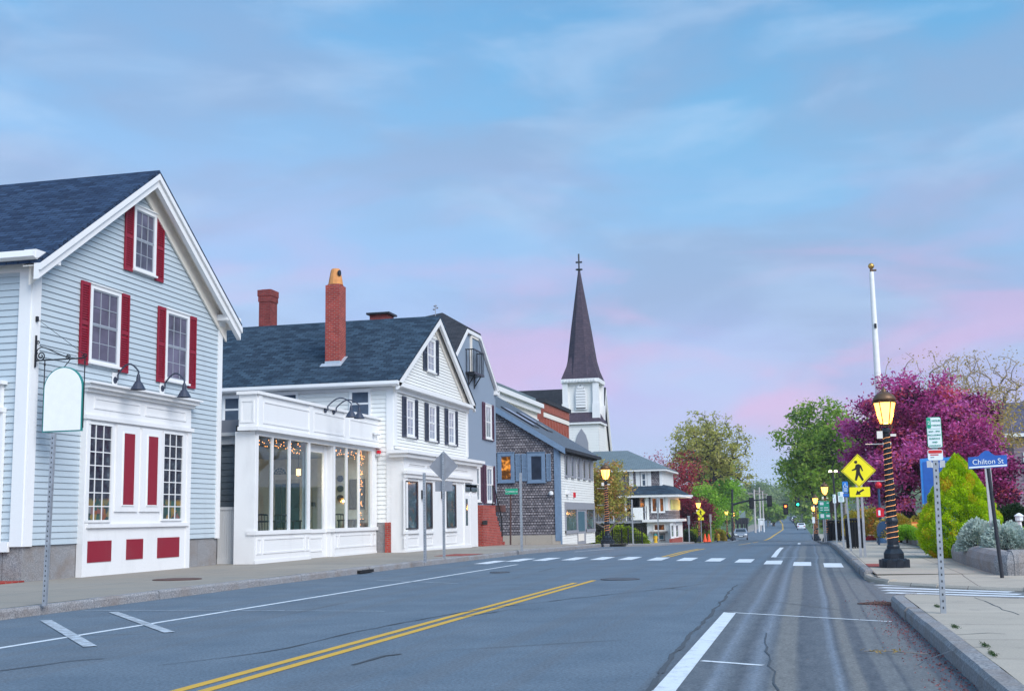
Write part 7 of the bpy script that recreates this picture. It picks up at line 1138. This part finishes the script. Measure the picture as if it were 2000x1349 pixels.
# ------------------------------------------------------------------ cars
def car(label, x, y, z, rz, paint_, kind='hatch'):
    t = thing('parked_car', label, 'car', (x, y, z), 'cars parked on the far street'); t.rotation_euler = (0, 0, rz); M_ = Matrix.Rotation(rz, 3, 'Z'); base = Vector((x, y, z)); BASE[t.name] = (0, 0, 0)
    h = 1.48 if kind == 'hatch' else 1.72; L_, Wd = 4.4, .88
    prof = [(-2.18, .32), (-2.2, .62), (-2.02, .86), (-1.15, .98), (-.35, h - .04), (.2, h), (1.2, h - .03), (1.95, 1.02 if kind == 'hatch' else 1.25), (2.18, .95), (2.2, .4), (2.1, .28)]
    mb = MB(); n_ = len(prof)
    for s, ins in ((-1, .0), (-.55, .0), (.55, .0), (1, .0)):
        for (u, q) in prof: wv = Wd * s * (1 - (.20 * max(0, (q - .95)) / .5 if abs(s) == 1 else 0) - (.08 if abs(u) > 2 and abs(s) == 1 else 0)); mb.v.append((wv, u * (1 if abs(s) < 1 or abs(u) < 2 else .97), q))
    for j in range(3): mb.f += [(j * n_ + k, j * n_ + (k + 1) % n_, (j + 1) * n_ + (k + 1) % n_, (j + 1) * n_ + k) for k in range(n_)]
    mb.f += [tuple(range(n_)), tuple(3 * n_ + k for k in range(n_))]; mb.m = [0] * len(mb.f); bo = mb.build('body', W[paint_], t)
    w1 = MB(); w1.quad((-.66, -1.07, 1.02), (.66, -1.07, 1.02), (.58, -.42, h - .09), (-.58, -.42, h - .09)); w1.v = [(a, b - .012, c + .015) for a, b, c in w1.v]; w1.build('windscreen', W['carglass'], bo)
    w2 = MB(); yb1, yb2 = (1.28, 1.86) if kind == 'hatch' else (1.3, 1.86); zb2 = 1.08 if kind == 'hatch' else 1.3; w2.quad((-.58, yb1, h - .09), (.58, yb1, h - .09), (.64, yb2, zb2), (-.64, yb2, zb2)); w2.v = [(a, b + .02, c + .02) for a, b, c in w2.v]; w2.build('rear_window', W['carglass'], bo)
    for s in (-1, 1):
        w3 = MB(); w3.quad((s * .885, -.85, 1.02), (s * .885, 1.5, 1.04), (s * .75, 1.05, h - .1), (s * .75, -.3, h - .1)); w3.build('side_window', W['carglass'], bo); m = MB(); m.box(s * .92 - .08, s * .92 + .08, -.95, -.8, .98, 1.1); m.build('mirror', W[paint_], bo)
        hl = MB(); hl.prism([(s * .78, -2.19, .66), (s * .45, -2.22, .66), (s * .45, -2.16, .80), (s * .80, -2.08, .82)], (0, -.02, 0)); hl.build('headlight', W['headl'], bo); tl = MB(); tl.box(s * .62 - .12, s * .62 + .12, 2.16, 2.2, .72, .92); tl.build('tail_light', W['taill'], bo)
        for yy in (-1.35, 1.35): wm = MB(); wm.tube([(s * .70, yy, .32), (s * .87, yy, .32)], .32, 16); wo_ = wm.build('wheel', W['rubber'], t); rm = MB(); rm.tube([(s * .86, yy, .32), (s * .885, yy, .32)], .19, 12); rm.build('rim', W['alu'], wo_)
    g = MB(); g.box(-.38, .38, -2.235, -2.2, .42, .58); g.build('grille', W['plastic'], bo); pl_ = MB(); pl_.box(-.25, .25, -2.25, -2.235, .46, .56); pl_.build('number_plate', W['signwhite'], bo); g = MB(); g.box(-.27, .27, 2.2, 2.22, .6, .74); g.build('number_plate', W['signwhite'], bo)
    return t
car('silver hatchback facing the camera beside the signal mast', at(1447, 160, 1045), 160, gz(160), R(3), 'carsilver')
for px_, Y, m_, k_, lab in ((1568.5, 272, 'carwhite', 'hatch', 'white car nearest at the bottom of the hill'), (1560, 300, 'cardark', 'hatch', 'dark car just behind the nearest white car'), (1556, 322, 'carsilver', 'hatch', 'silver car in the middle of the hill row'), (1552, 345, 'cardark', 'van', 'dark car ahead of the silver one on the hill'), (1547.5, 375, 'cardark', 'van', 'dark sport utility car high on the hill'), (1544.5, 398, 'carwhite', 'van', 'pale van high on the hill'), (1540.5, 420, 'cardark', 'hatch', 'dark car topmost in the hill row')):
    car(lab, kr(Y) - 1.3, Y, gz(Y), R(181 + max(0, (Y - 280)) * .04), m_, k_)
# ------------------------------------------------------------------ vegetation
def leaves(name, mat, C, N_, size, par, flat=0.0, seed=1, aspect=.5, up=None):
    "C: (m,3) leaf positions; one folded diamond of four vertices per leaf"
    r = np.random.default_rng(seed); m = len(C); d = r.normal(size=(m, 3)); d[:, 2] *= (1 - flat)
    if up is not None: d = d * .55 + up
    d /= np.linalg.norm(d, axis=1)[:, None]; e = r.normal(size=(m, 3)); e -= d * (e * d).sum(1)[:, None]; e /= np.linalg.norm(e, axis=1)[:, None]
    s = size * r.uniform(.6, 1.35, m)[:, None]; a = C - d * s; b = C + d * s; p = C + e * s * aspect; q = C - e * s * aspect
    b0 = np.array(base_of(par)) if par is not None else 0
    V = np.stack([a, p, b, q], 1).reshape(-1, 3) - b0
    me = bpy.data.meshes.new(name); me.vertices.add(4 * m); me.vertices.foreach_set('co', V.ravel()); me.loops.add(4 * m); me.loops.foreach_set('vertex_index', np.arange(4 * m, dtype=np.int32)); me.polygons.add(m); me.polygons.foreach_set('loop_start', np.arange(0, 4 * m, 4, dtype=np.int32)); me.polygons.foreach_set('loop_total', np.full(m, 4, dtype=np.int32))
    at_ = me.attributes.new('tint', 'FLOAT', 'FACE'); at_.data.foreach_set('value', np.clip(N_ + r.normal(0, .13, m), 0, 1).astype(np.float32)); me.update(calc_edges=True); me.materials.append(mat)
    o = bpy.data.objects.new(name, me); col.objects.link(o); o.parent = par; BASE[o.name] = tuple(b0) if par is not None else (0, 0, 0); return o
def crown_pts(K, c, rad, seed, power=.45, low=-1.0, lump=.25):
    r = np.random.default_rng(seed); out = []
    ph = r.uniform(0, 6.28, 6)
    while len(out) < K:
        d = r.normal(size=3); d /= np.linalg.norm(d); q = r.random() ** power
        if d[2] < low: continue
        az = math.atan2(d[1], d[0]); k = 1 + lump * (math.sin(3 * az + ph[0]) * .5 + math.sin(5 * d[2] * 2 + ph[1]) * .4 + math.sin(2 * az - 3 * d[2] + ph[2]) * .5)
        out.append(np.array(c) + d * q * k * np.array(rad))
    return np.array(out)
def tree(name, label, base, zc, rad, K, nleaf, lsize, leaf, bark, trunk_r, seed, sig=.35, fork=.35, group=None, power=.45, low=-.75, tintb=.5, cat='tree', multi=1, minr=.035, lump=.25):
    base = np.array(base, float); t = thing(name, label, cat, tuple(base), group); r = np.random.default_rng(seed)
    c = np.array([base[0], base[1], zc]); P = crown_pts(K, c, rad, seed, power, low, lump); P = P[np.argsort(np.linalg.norm((P - base) * [1, 1, .8], axis=1))]
    mb = MB(); nodes = []; par_ = []
    hfork = base[2] + (zc - rad[2] - base[2]) + fork * rad[2]
    for k in range(multi):
        off = np.array([0, 0, 0.]) if multi == 1 else np.array([r.uniform(-.3, .3) * rad[0], r.uniform(-.2, .2) * rad[1], 0])
        n0 = len(nodes); ns_ = 6
        for i in range(ns_ + 1):
            f = i / ns_; nodes.append(base + off * f + np.array([0, 0, (hfork - base[2]) * f]) + r.normal(0, trunk_r * .25, 3) * [1, 1, 0] * (i > 0)); par_.append(n0 + i - 1 if i else -1)
    for p in P:                                            # join every clump to the nearest node that lies lower in the tree
        A = np.array(nodes); dd = np.linalg.norm(A - p, axis=1) + 1.2 * np.maximum(0, A[:, 2] - p[2] + .1); dd[:3] += 2
        j = int(np.argmin(dd)); a = np.array(nodes[j]); mid = (a + p) / 2 + np.array([0, 0, .08]) * np.linalg.norm(p - a) + r.normal(0, .06, 3) * np.linalg.norm(p - a)
        nodes.append(mid); par_.append(j); nodes.append(p); par_.append(len(nodes) - 2)
    n = len(nodes); wt = np.ones(n) * .6
    for i in range(n - 1, -1, -1):
        if par_[i] >= 0: wt[par_[i]] += wt[i]
    rr = trunk_r * (wt / wt.max()) ** .5; rr = np.maximum(rr, trunk_r * minr)
    for i in range(n):
        j = par_[i]
        if j >= 0: mb.tube([tuple(nodes[j]), tuple(nodes[i])], [float(min(rr[j], rr[i] * 1.5)), float(rr[i])], 6 if rr[i] > trunk_r * .15 else 4, cap=False)
    mb.tube([tuple(base - [0, 0, .2]), tuple(base + [0, 0, .25])], [trunk_r * 1.5, trunk_r], 8); mb.build('trunk', bark, t, smooth=True)
    if nleaf:
        per = max(1, nleaf // K); C = np.repeat(P, per, 0); tt = np.repeat(r.normal(tintb, .24, K), per)
        C = C + r.normal(size=C.shape) * sig * np.array([1.15, 1.15, .8]); leaves('crown', leaf, C, tt, lsize, t, .3, seed)
    return t
def shrub(name, label, c, rad, n, lsize, leaf, seed, cat='shrub', group=None, shape='dome', tintb=.5, K=60, aspect=.5, spiky=0.0):
    t = thing(name, label, cat, tuple(c), group); r = np.random.default_rng(seed); c = np.array(c, float); rad = np.array(rad, float)
    d = r.normal(size=(n, 3)); d[:, 2] = np.abs(d[:, 2]); d /= np.linalg.norm(d, axis=1)[:, None]; ck = r.normal(size=(K, 3)); ck[:, 2] = np.abs(ck[:, 2]); ck /= np.linalg.norm(ck, axis=1)[:, None]; w_ = np.argmax(d @ ck.T, 1); cl = np.max(d @ ck.T, 1)
    rr = 1 + .13 * (cl - .9) / .1 * .6 + r.normal(0, .10, K)[w_] * .8; rr *= r.uniform(.78, 1.02, n)
    if shape == 'cone':
        h = r.random(n) ** 1.25; a = r.uniform(0, 6.283, n); nl = 9; prof = np.interp(h, [0, .10, .25, .5, .75, .9, 1.0], [.62, .92, 1.0, .80, .48, .25, .03])
        ck = np.stack([r.random(K) ** 1.1, r.uniform(0, 6.283, K)], 1); da = np.abs(((a[:, None] - ck[None, :, 1] + np.pi) % 6.283) - np.pi) * prof[:, None] * 1.0; dz = np.abs(h[:, None] - ck[None, :, 0]) * rad[2] / rad[0]; dist = np.hypot(da, dz); w_ = dist.argmin(1); m = dist.min(1)
        rr = prof * (1.05 - .8 * np.minimum(m, .30)) * r.uniform(.9, 1.03, n); C = c + np.stack([np.cos(a) * rr * rad[0], np.sin(a) * rr * rad[1], h * rad[2] + r.normal(0, .02, n)], 1); out = np.stack([np.cos(a), np.sin(a), np.full(n, .7)], 1)
    else: C = c + d * rr[:, None] * rad; out = d
    tt = r.normal(tintb, .2, K)[w_]; leaves('foliage', leaf, C, tt, lsize, t, 0, seed, aspect, up=out * (1.2 if spiky == 0 else 2.2))
    ms = MB(); ms.tube([tuple(c - [0, 0, .1]), tuple(c + [0, 0, rad[2] * .55])], [min(.09, rad[0] * .1), .03], 6)
    for k in range(5): a = k * 1.3; ms.tube([tuple(c), tuple(c + [rad[0] * .55 * math.cos(a), rad[1] * .55 * math.sin(a), rad[2] * .5])], [.03, .012], 5)
    ms.build('stem', W['barkdark'], t); return t
def at3(px_, Y, dz=.15): return (at(px_, Y), Y, gz(Y) + dz)
# right of the street
tree('purple_leaf_tree', 'big dense purple leaved tree behind the near lamp post', (at(1805, 55), 55, .1), 3.95, (3.0, 2.9, 3.2), 250, 56000, .08, LF['purple'], W['barkdark'], .26, 11, .25, .25, power=.45, low=-.85, tintb=.60, multi=2, lump=.16)
tree('purple_leaf_tree', 'smaller purple leaved tree beside the grey roofed house', (at(1918, 52), 52, .2), 2.55, (1.35, 1.6, 1.75), 130, 19000, .075, LF['purple'], W['barkdark'], .14, 12, .22, .25, power=.45, low=-.9, tintb=.5, lump=.2)
tree('broad_tree', 'tall fresh green tree leaning over the right of the street', at3(1618, 128), 6.6, (4.3, 4.2, 5.4), 330, 26000, .19, LF['oak'], W['bark'], .48, 21, .45, .0, power=.55, low=-.7, tintb=.5, lump=.3)
tree('bare_tree', 'sparse budding tree behind the tall green tree', at3(1650, 150), 8.2, (3.6, 3.0, 6.0), 220, 1800, .13, LF['olive'], W['barkpale'], .34, 22, .4, .1, power=.65, low=-.3, lump=.2, minr=.12)
for (px_, Y, zt, wd, sd, lab) in ((1850, 84, 12.3, 4.2, 31, 'bare branched tree above the purple tree'), (1945, 80, 11.8, 4.4, 33, 'bare branched tree above the grey roofed house')): tree('bare_tree', lab, at3(px_, Y), zt - 4.6, (wd, 3.0, 4.6), 330, 3600, .075, LF['gold'], W['barkpale'], .32, sd, .24, .05, power=.75, low=-.35, lump=.1, minr=.06)
tree('golden_tree', 'tree of pale golden buds between the purple tree and the roof', at3(1915, 66), 5.0, (2.4, 2.0, 2.9), 120, 7000, .085, LF['gold'], W['barkpale'], .16, 35, .32, .1, power=.6, low=-.5)
shrub('conical_shrub', 'lime green conical conifer beside the nearest parking sign', (at(1878, 33), 33, .12), (1.08, 1.02, 2.62), 80000, .030, LF['conif'], 41, 'conifer', shape='cone', K=200, tintb=.5, aspect=.5)
shrub('silver_shrub', 'silvery leaved shrub against the lime conifer', (at(1912, 28.4), 28.4, .45), (.46, .45, .60), 7500, .036, LF['silver'], 42, tintb=.5, spiky=1)
shrub('silver_shrub', 'silvery leaved shrub just right of the Chilton St post', (at(1964, 26.8), 26.8, .45), (.46, .45, .58), 7500, .036, LF['silver'], 43, tintb=.55, spiky=1)
shrub('dark_shrub', 'dark green rounded shrub below the grey roofed house', (at(1972, 40), 40, .4), (.8, .8, 1.05), 9000, .05, LF['dark'], 44, tintb=.5)
for i, (px_, Y, z, lab, lf, rd) in enumerate(((1752, 46, .4, 'rusty yellow shrub beside the rope lit lamp post', 'rust', (.75, .6, .75)), (1771, 41, .42, 'bright green low shrub left of the sunset lawn sign', 'bright', (.42, .4, .42)), (1690, 66, .1, 'olive shrub before the red board fence', 'rust', (1.5, 1.2, 1.3)), (1722, 62, .2, 'olive rusty shrub above the blue mailbox', 'rust', (1.1, 1.0, 1.25)), (1996, 29.5, .48, 'fresh green plant behind the white lantern bollard', 'bright', (.32, .4, .40)), (1660, 92, -.5, 'dark green shrub behind the black bin', 'dark', (1.3, 1, 1.6)), (1803, 44, .4, 'rusty shrub behind the sunset lawn sign', 'rust', (.6, .5, .7)))):
    shrub('low_shrub', lab, (at(px_, Y), Y, z), rd, 5200, .04 if Y < 50 else .06, LF[lf], 50 + i, tintb=.5)
# tulips
for i, (px_, py_, c_) in enumerate(((1953, 1044, 'y'), (1962, 1041, 'y'), (1974, 1039, 'y'), (1982, 1042, 'y'), (1989, 1040, 'y'), (1978, 1049, 'r'), (1986, 1056, 'r'), (1938, 1043, 'y'))):
    Y = 27.6; p = onY(px_, py_, Y); t = thing('tulip', ('yellow' if c_ == 'y' else 'red') + ' tulip behind the silvery shrubs', 'flower', (p[0], Y, .5), ('yellow' if c_ == 'y' else 'red') + ' tulips'); mb = MB(); mb.tube([(p[0], Y, .45), (p[0], Y, p[2])], .006, 5); mb.build('stem', W['signgreen'], t); mb = MB(); mb.lathe([(.008, -.03), (.026, -.01), (.024, .03), (.008, .045)], (p[0], Y, p[2]), 7); mb.build('petals', W['hydrant'] if c_ == 'y' else W['redpaint'], t)
# left of the street
tree('street_tree', 'small copper and green leaved street tree beside the cedar building', at3(1178, 82), 2.55, (2.1, 1.7, 2.9), 260, 9500, .10, LF['street'], W['wood'], .09, 61, .22, -.1, power=.6, low=-.6, tintb=.45, lump=.1)
tree('spreading_tree', 'tallest olive leaved spreading tree over the restaurant hedge', at3(1388, 150), 7.8, (5.3, 4.8, 6.2), 620, 13500, .17, LF['olive'], W['barkdark'], .6, 71, .30, .0, power=.62, low=-.5, tintb=.5, lump=.16)
tree('red_tree', 'crimson leaved tree left of the tall spreading tree', at3(1335, 138), 3.6, (3.0, 2.6, 4.4), 190, 5200, .13, LF['crimson'], W['barkdark'], .22, 72, .42, .0, power=.6, low=-.5)
tree('budding_tree', 'thin pink budding tree behind the terrace restaurant roof', at3(1290, 142), 5.2, (2.6, 2.2, 3.2), 140, 2600, .12, LF['pink'], W['bark'], .2, 73, .4, .0, power=.7, low=-.4)
tree('maroon_tree', 'low dark maroon leaved tree behind the far lamp post', at3(1352, 121), 1.25, (2.1, 1.6, 1.9), 90, 9000, .12, LF['maroon'], W['barkdark'], .14, 74, .3, .1, power=.5)
tree('green_tree', 'bright green round tree right of the maroon tree', at3(1383, 128), 1.7, (1.75, 1.6, 3.0), 100, 8000, .13, LF['bright'], W['bark'], .18, 75, .38, .1, power=.5, low=-.9)
tree('green_tree', 'yellow green tree above the traffic signal pole', at3(1402, 176), 4.4, (3.4, 3.0, 4.6), 140, 8500, .24, LF['bright'], W['bark'], .25, 76, .55, .1, power=.5, low=-.9, tintb=.35)
shrub('clipped_hedge', 'clipped yellow green hedge behind the iron fence', (at(1212, 87), 87, gz(87) + .15), (1.9, .6, 1.15), 9000, .07, LF['hedge'], 81, 'hedge', tintb=.6)
for i, (px_, Y, lf, rd, lab) in enumerate(((1338, 116, 'dark', (1.0, .8, 1.0), 'dark green hedge left of the far lamp post'), (1354, 117, 'hedge', (.7, .6, 1.1), 'yellow green shrub right behind the far walking sign'), (1376, 122, 'oak', (.7, .6, 1.5), 'green shrub behind the orange cones'), (1401, 140, 'rust', (.9, .8, 1.2), 'rusty green shrub by the far yellow hydrant'), (1412, 170, 'hedge', (1.0, 1.0, .9), 'low green shrub behind the signal mast pole'))): shrub('low_shrub', lab, (at(px_, Y), Y, gz(Y) + .1), rd, 3500, .11, LF[lf], 90 + i, tintb=.5)
# far trees along the hill road
FT = 'far trees along the hill road'
for i, (px_, Y, zt, wd, lf, lab) in enumerate(((1450, 345, 8.0, 5.0, 'far', 'far green tree above the billboard'), (1477, 430, 11.5, 7.0, 'far', 'far tall tree behind the utility poles'), (1499, 450, 10.5, 5.5, 'far', 'far tree left of the road bend'), (1512, 330, 3.0, 2.8, 'oak', 'far low green tree right by the road bend'), (1524, 520, 12.0, 8.0, 'far', 'far pale tree where the road vanishes'), (1556, 480, 13.0, 8.0, 'far', 'far tree above the topmost parked car'), (1575, 380, 9, 5, 'oak', 'far green tree on the right of the hill road'), (1432, 300, 6.5, 4.6, 'oak', 'far yellow green tree behind the mast arm'), (1590, 300, 8, 4.5, 'oak', 'far green tree behind the green direction sign'), (1622, 215, 6, 3.0, 'oak', 'far green tree behind the right lamp posts'))):
    zg_ = gz(Y); tree('far_tree', lab, (at(px_, Y), Y, zg_), (zg_ + zt) / 2 + 1.0, (wd, wd * .8, (zt - zg_) * .52), 70, 4200, .45, LF[lf], W['bark'], .35, 120 + i, wd * .16, .15, FT, power=.5, low=-.95)
r_ = np.random.default_rng(5); n_ = 26000; xs_ = r_.uniform(-330, 260, n_); ys_ = r_.uniform(640, 760, n_); hh = 9 + 5 * np.sin(xs_ * .06) + 4 * np.sin(xs_ * .021 + 1); zz_ = np.array([hill(x, y) for x, y in zip(xs_, ys_)]) + hh * r_.random(n_) ** .7
o = leaves('distant_wood', LF['far'], np.stack([xs_, ys_, zz_], 1), np.full(n_, .45) + .2 * np.sin(xs_ * .15), 1.5, None, 0, 5, .8); setting(o, 'stuff', 'far wood on the hill where the street ends', 'wood')
r_ = np.random.default_rng(6)                              # pink petals and grit gathered in the near gutter
n_ = 1500; yy_ = r_.uniform(8, 19.5, n_); xx_ = np.array([kr(y) for y in yy_]) - np.abs(r_.normal(0, .16, n_)) - .01
o = leaves('fallen_petals', leafmat('petal', [(0, (.25, .09, .09)), (1, (.42, .20, .20))]), np.stack([xx_, yy_, np.full(n_, .007)], 1), np.full(n_, .5), .011, None, .98, 6, .7); setting(o, 'stuff', 'fallen pink petals lying along the near kerb', 'petals')
n_ = 700; q_ = [(1835, 1292), (1850, 1298), (1782, 1262), (1748, 1213)]; pts = []
for i, (px_, Y) in enumerate(((1.45, 11.6), (1.42, 10.9), (1.40, 13.4), (1.5, 16.2))): pts.append(np.stack([px_ + r_.normal(0, .015, 160), Y + r_.normal(0, .10, 160), .155 + np.abs(r_.normal(0, .010, 160))], 1))
o = leaves('weeds', LF['dark'], np.concatenate(pts), np.full(640, .8), .009, None, 0, 8, .35); setting(o, 'stuff', 'small weeds growing behind the near kerb', 'weeds')
t = thing('dry_twig', 'dry leafy twig lying in the parking lane', 'twig', (.15, 13, .01)); mb = MB(); p = onZ(1735, 1274, .012); mb.tube([(p[0] - .22, p[1] + .05, .02), (p[0], p[1], .03), (p[0] + .35, p[1] - .12, .015)], .006, 5); mb.tube([(p[0], p[1], .03), (p[0] - .12, p[1] + .2, .02)], .004, 4); mb.build('stick', W['wood'], t); leaves('dead_leaves', LF['gold'], np.stack([p[0] - .05 + r_.normal(0, .08, 26), p[1] + r_.normal(0, .12, 26), np.full(26, .03)], 1), np.full(26, .0), .022, t, .6, 9, .4)
# house at the right edge
X8 = 12.0; F8 = FW(X8); H8 = thing('plum_house', 'plum grey house with a slate gable roof at the right edge', 'house', (14, 71, 0))
ap = F8.px(1956, 791); ev = F8.px(1979, 848); w_ = ap[0] - ev[0]; y0, y1 = ev[0] + .3, 2 * ap[0] - ev[0] - .3; kk = (ap[1] - ev[1]) / w_; zev = ev[1] + .3 * kk
mb = MB(); mb.prism([(X8 + .03, y0 + .02, -.5), (X8 + .03, y1, -.5), (X8 + .03, y1, zev), (X8 + .03, ap[0], ap[1] - .1), (X8 + .03, y0 + .02, zev)], (12, 0, 0)); W['plum'] = paint('plum_grey_siding', (.24, .17, .21), amt=.1); mb.build('wall', W['plum'], H8)
mb = MB(); clap(mb, F8, [(y0, -.2), (y1, -.2), (y1, zev), (ap[0], ap[1] - .1), (y0, zev)], .2); S8 = FY(y0); clap(mb, S8, [(X8, -.2), (X8 + 12, -.2), (X8 + 12, zev), (X8, zev)], .2); mb.build('wall_siding', [W['plum'], W['greylip']], H8)
gable_roof(H8, shingle('violet_slate_roof', (.10, .095, .14), (.14, .13, .19)), X8 - .55, X8 + 12, y0, y1, zev, ap[1], .3, .12); rakes(H8, W['greypaint'], X8 - .5, y0, y1, zev, ap[1], .3, .3, .12)
mb = MB(); mb.box(X8 - .5, X8 + 12, y0 - .42, y0 - .28, zev - .32, zev - .12); mb.build('gutter', W['trim'], H8)
for u0 in (X8 + .5, X8 + 3.4, X8 + 6.4, X8 + 9.3):
    for z0 in (.7, 3.1):
        window(H8, S8, u0, u0 + 1.0, z0, z0 + 1.5, pane='paneblue', cols=2, rows=1, cw=.1)
# ------------------------------------------------------------------ the damp morning air over the far hill
hz = MB(); hz.box(-420, 420, -80, 900, -6, 34)
hm = bpy.data.materials.new('haze'); hm.use_nodes = True; nt = hm.node_tree; nt.nodes.clear(); ov_ = N('ShaderNodeOutputMaterial'); pv = N('ShaderNodeVolumePrincipled'); pv.inputs['Color'].default_value = (0.80, 0.88, 1.0, 1); pv.inputs['Density'].default_value = 0.0003; L(pv.outputs[0], ov_.inputs['Volume'])
setting(hz.build('haze', hm), 'stuff', 'pale blue morning haze over the street and the far hill', 'haze')
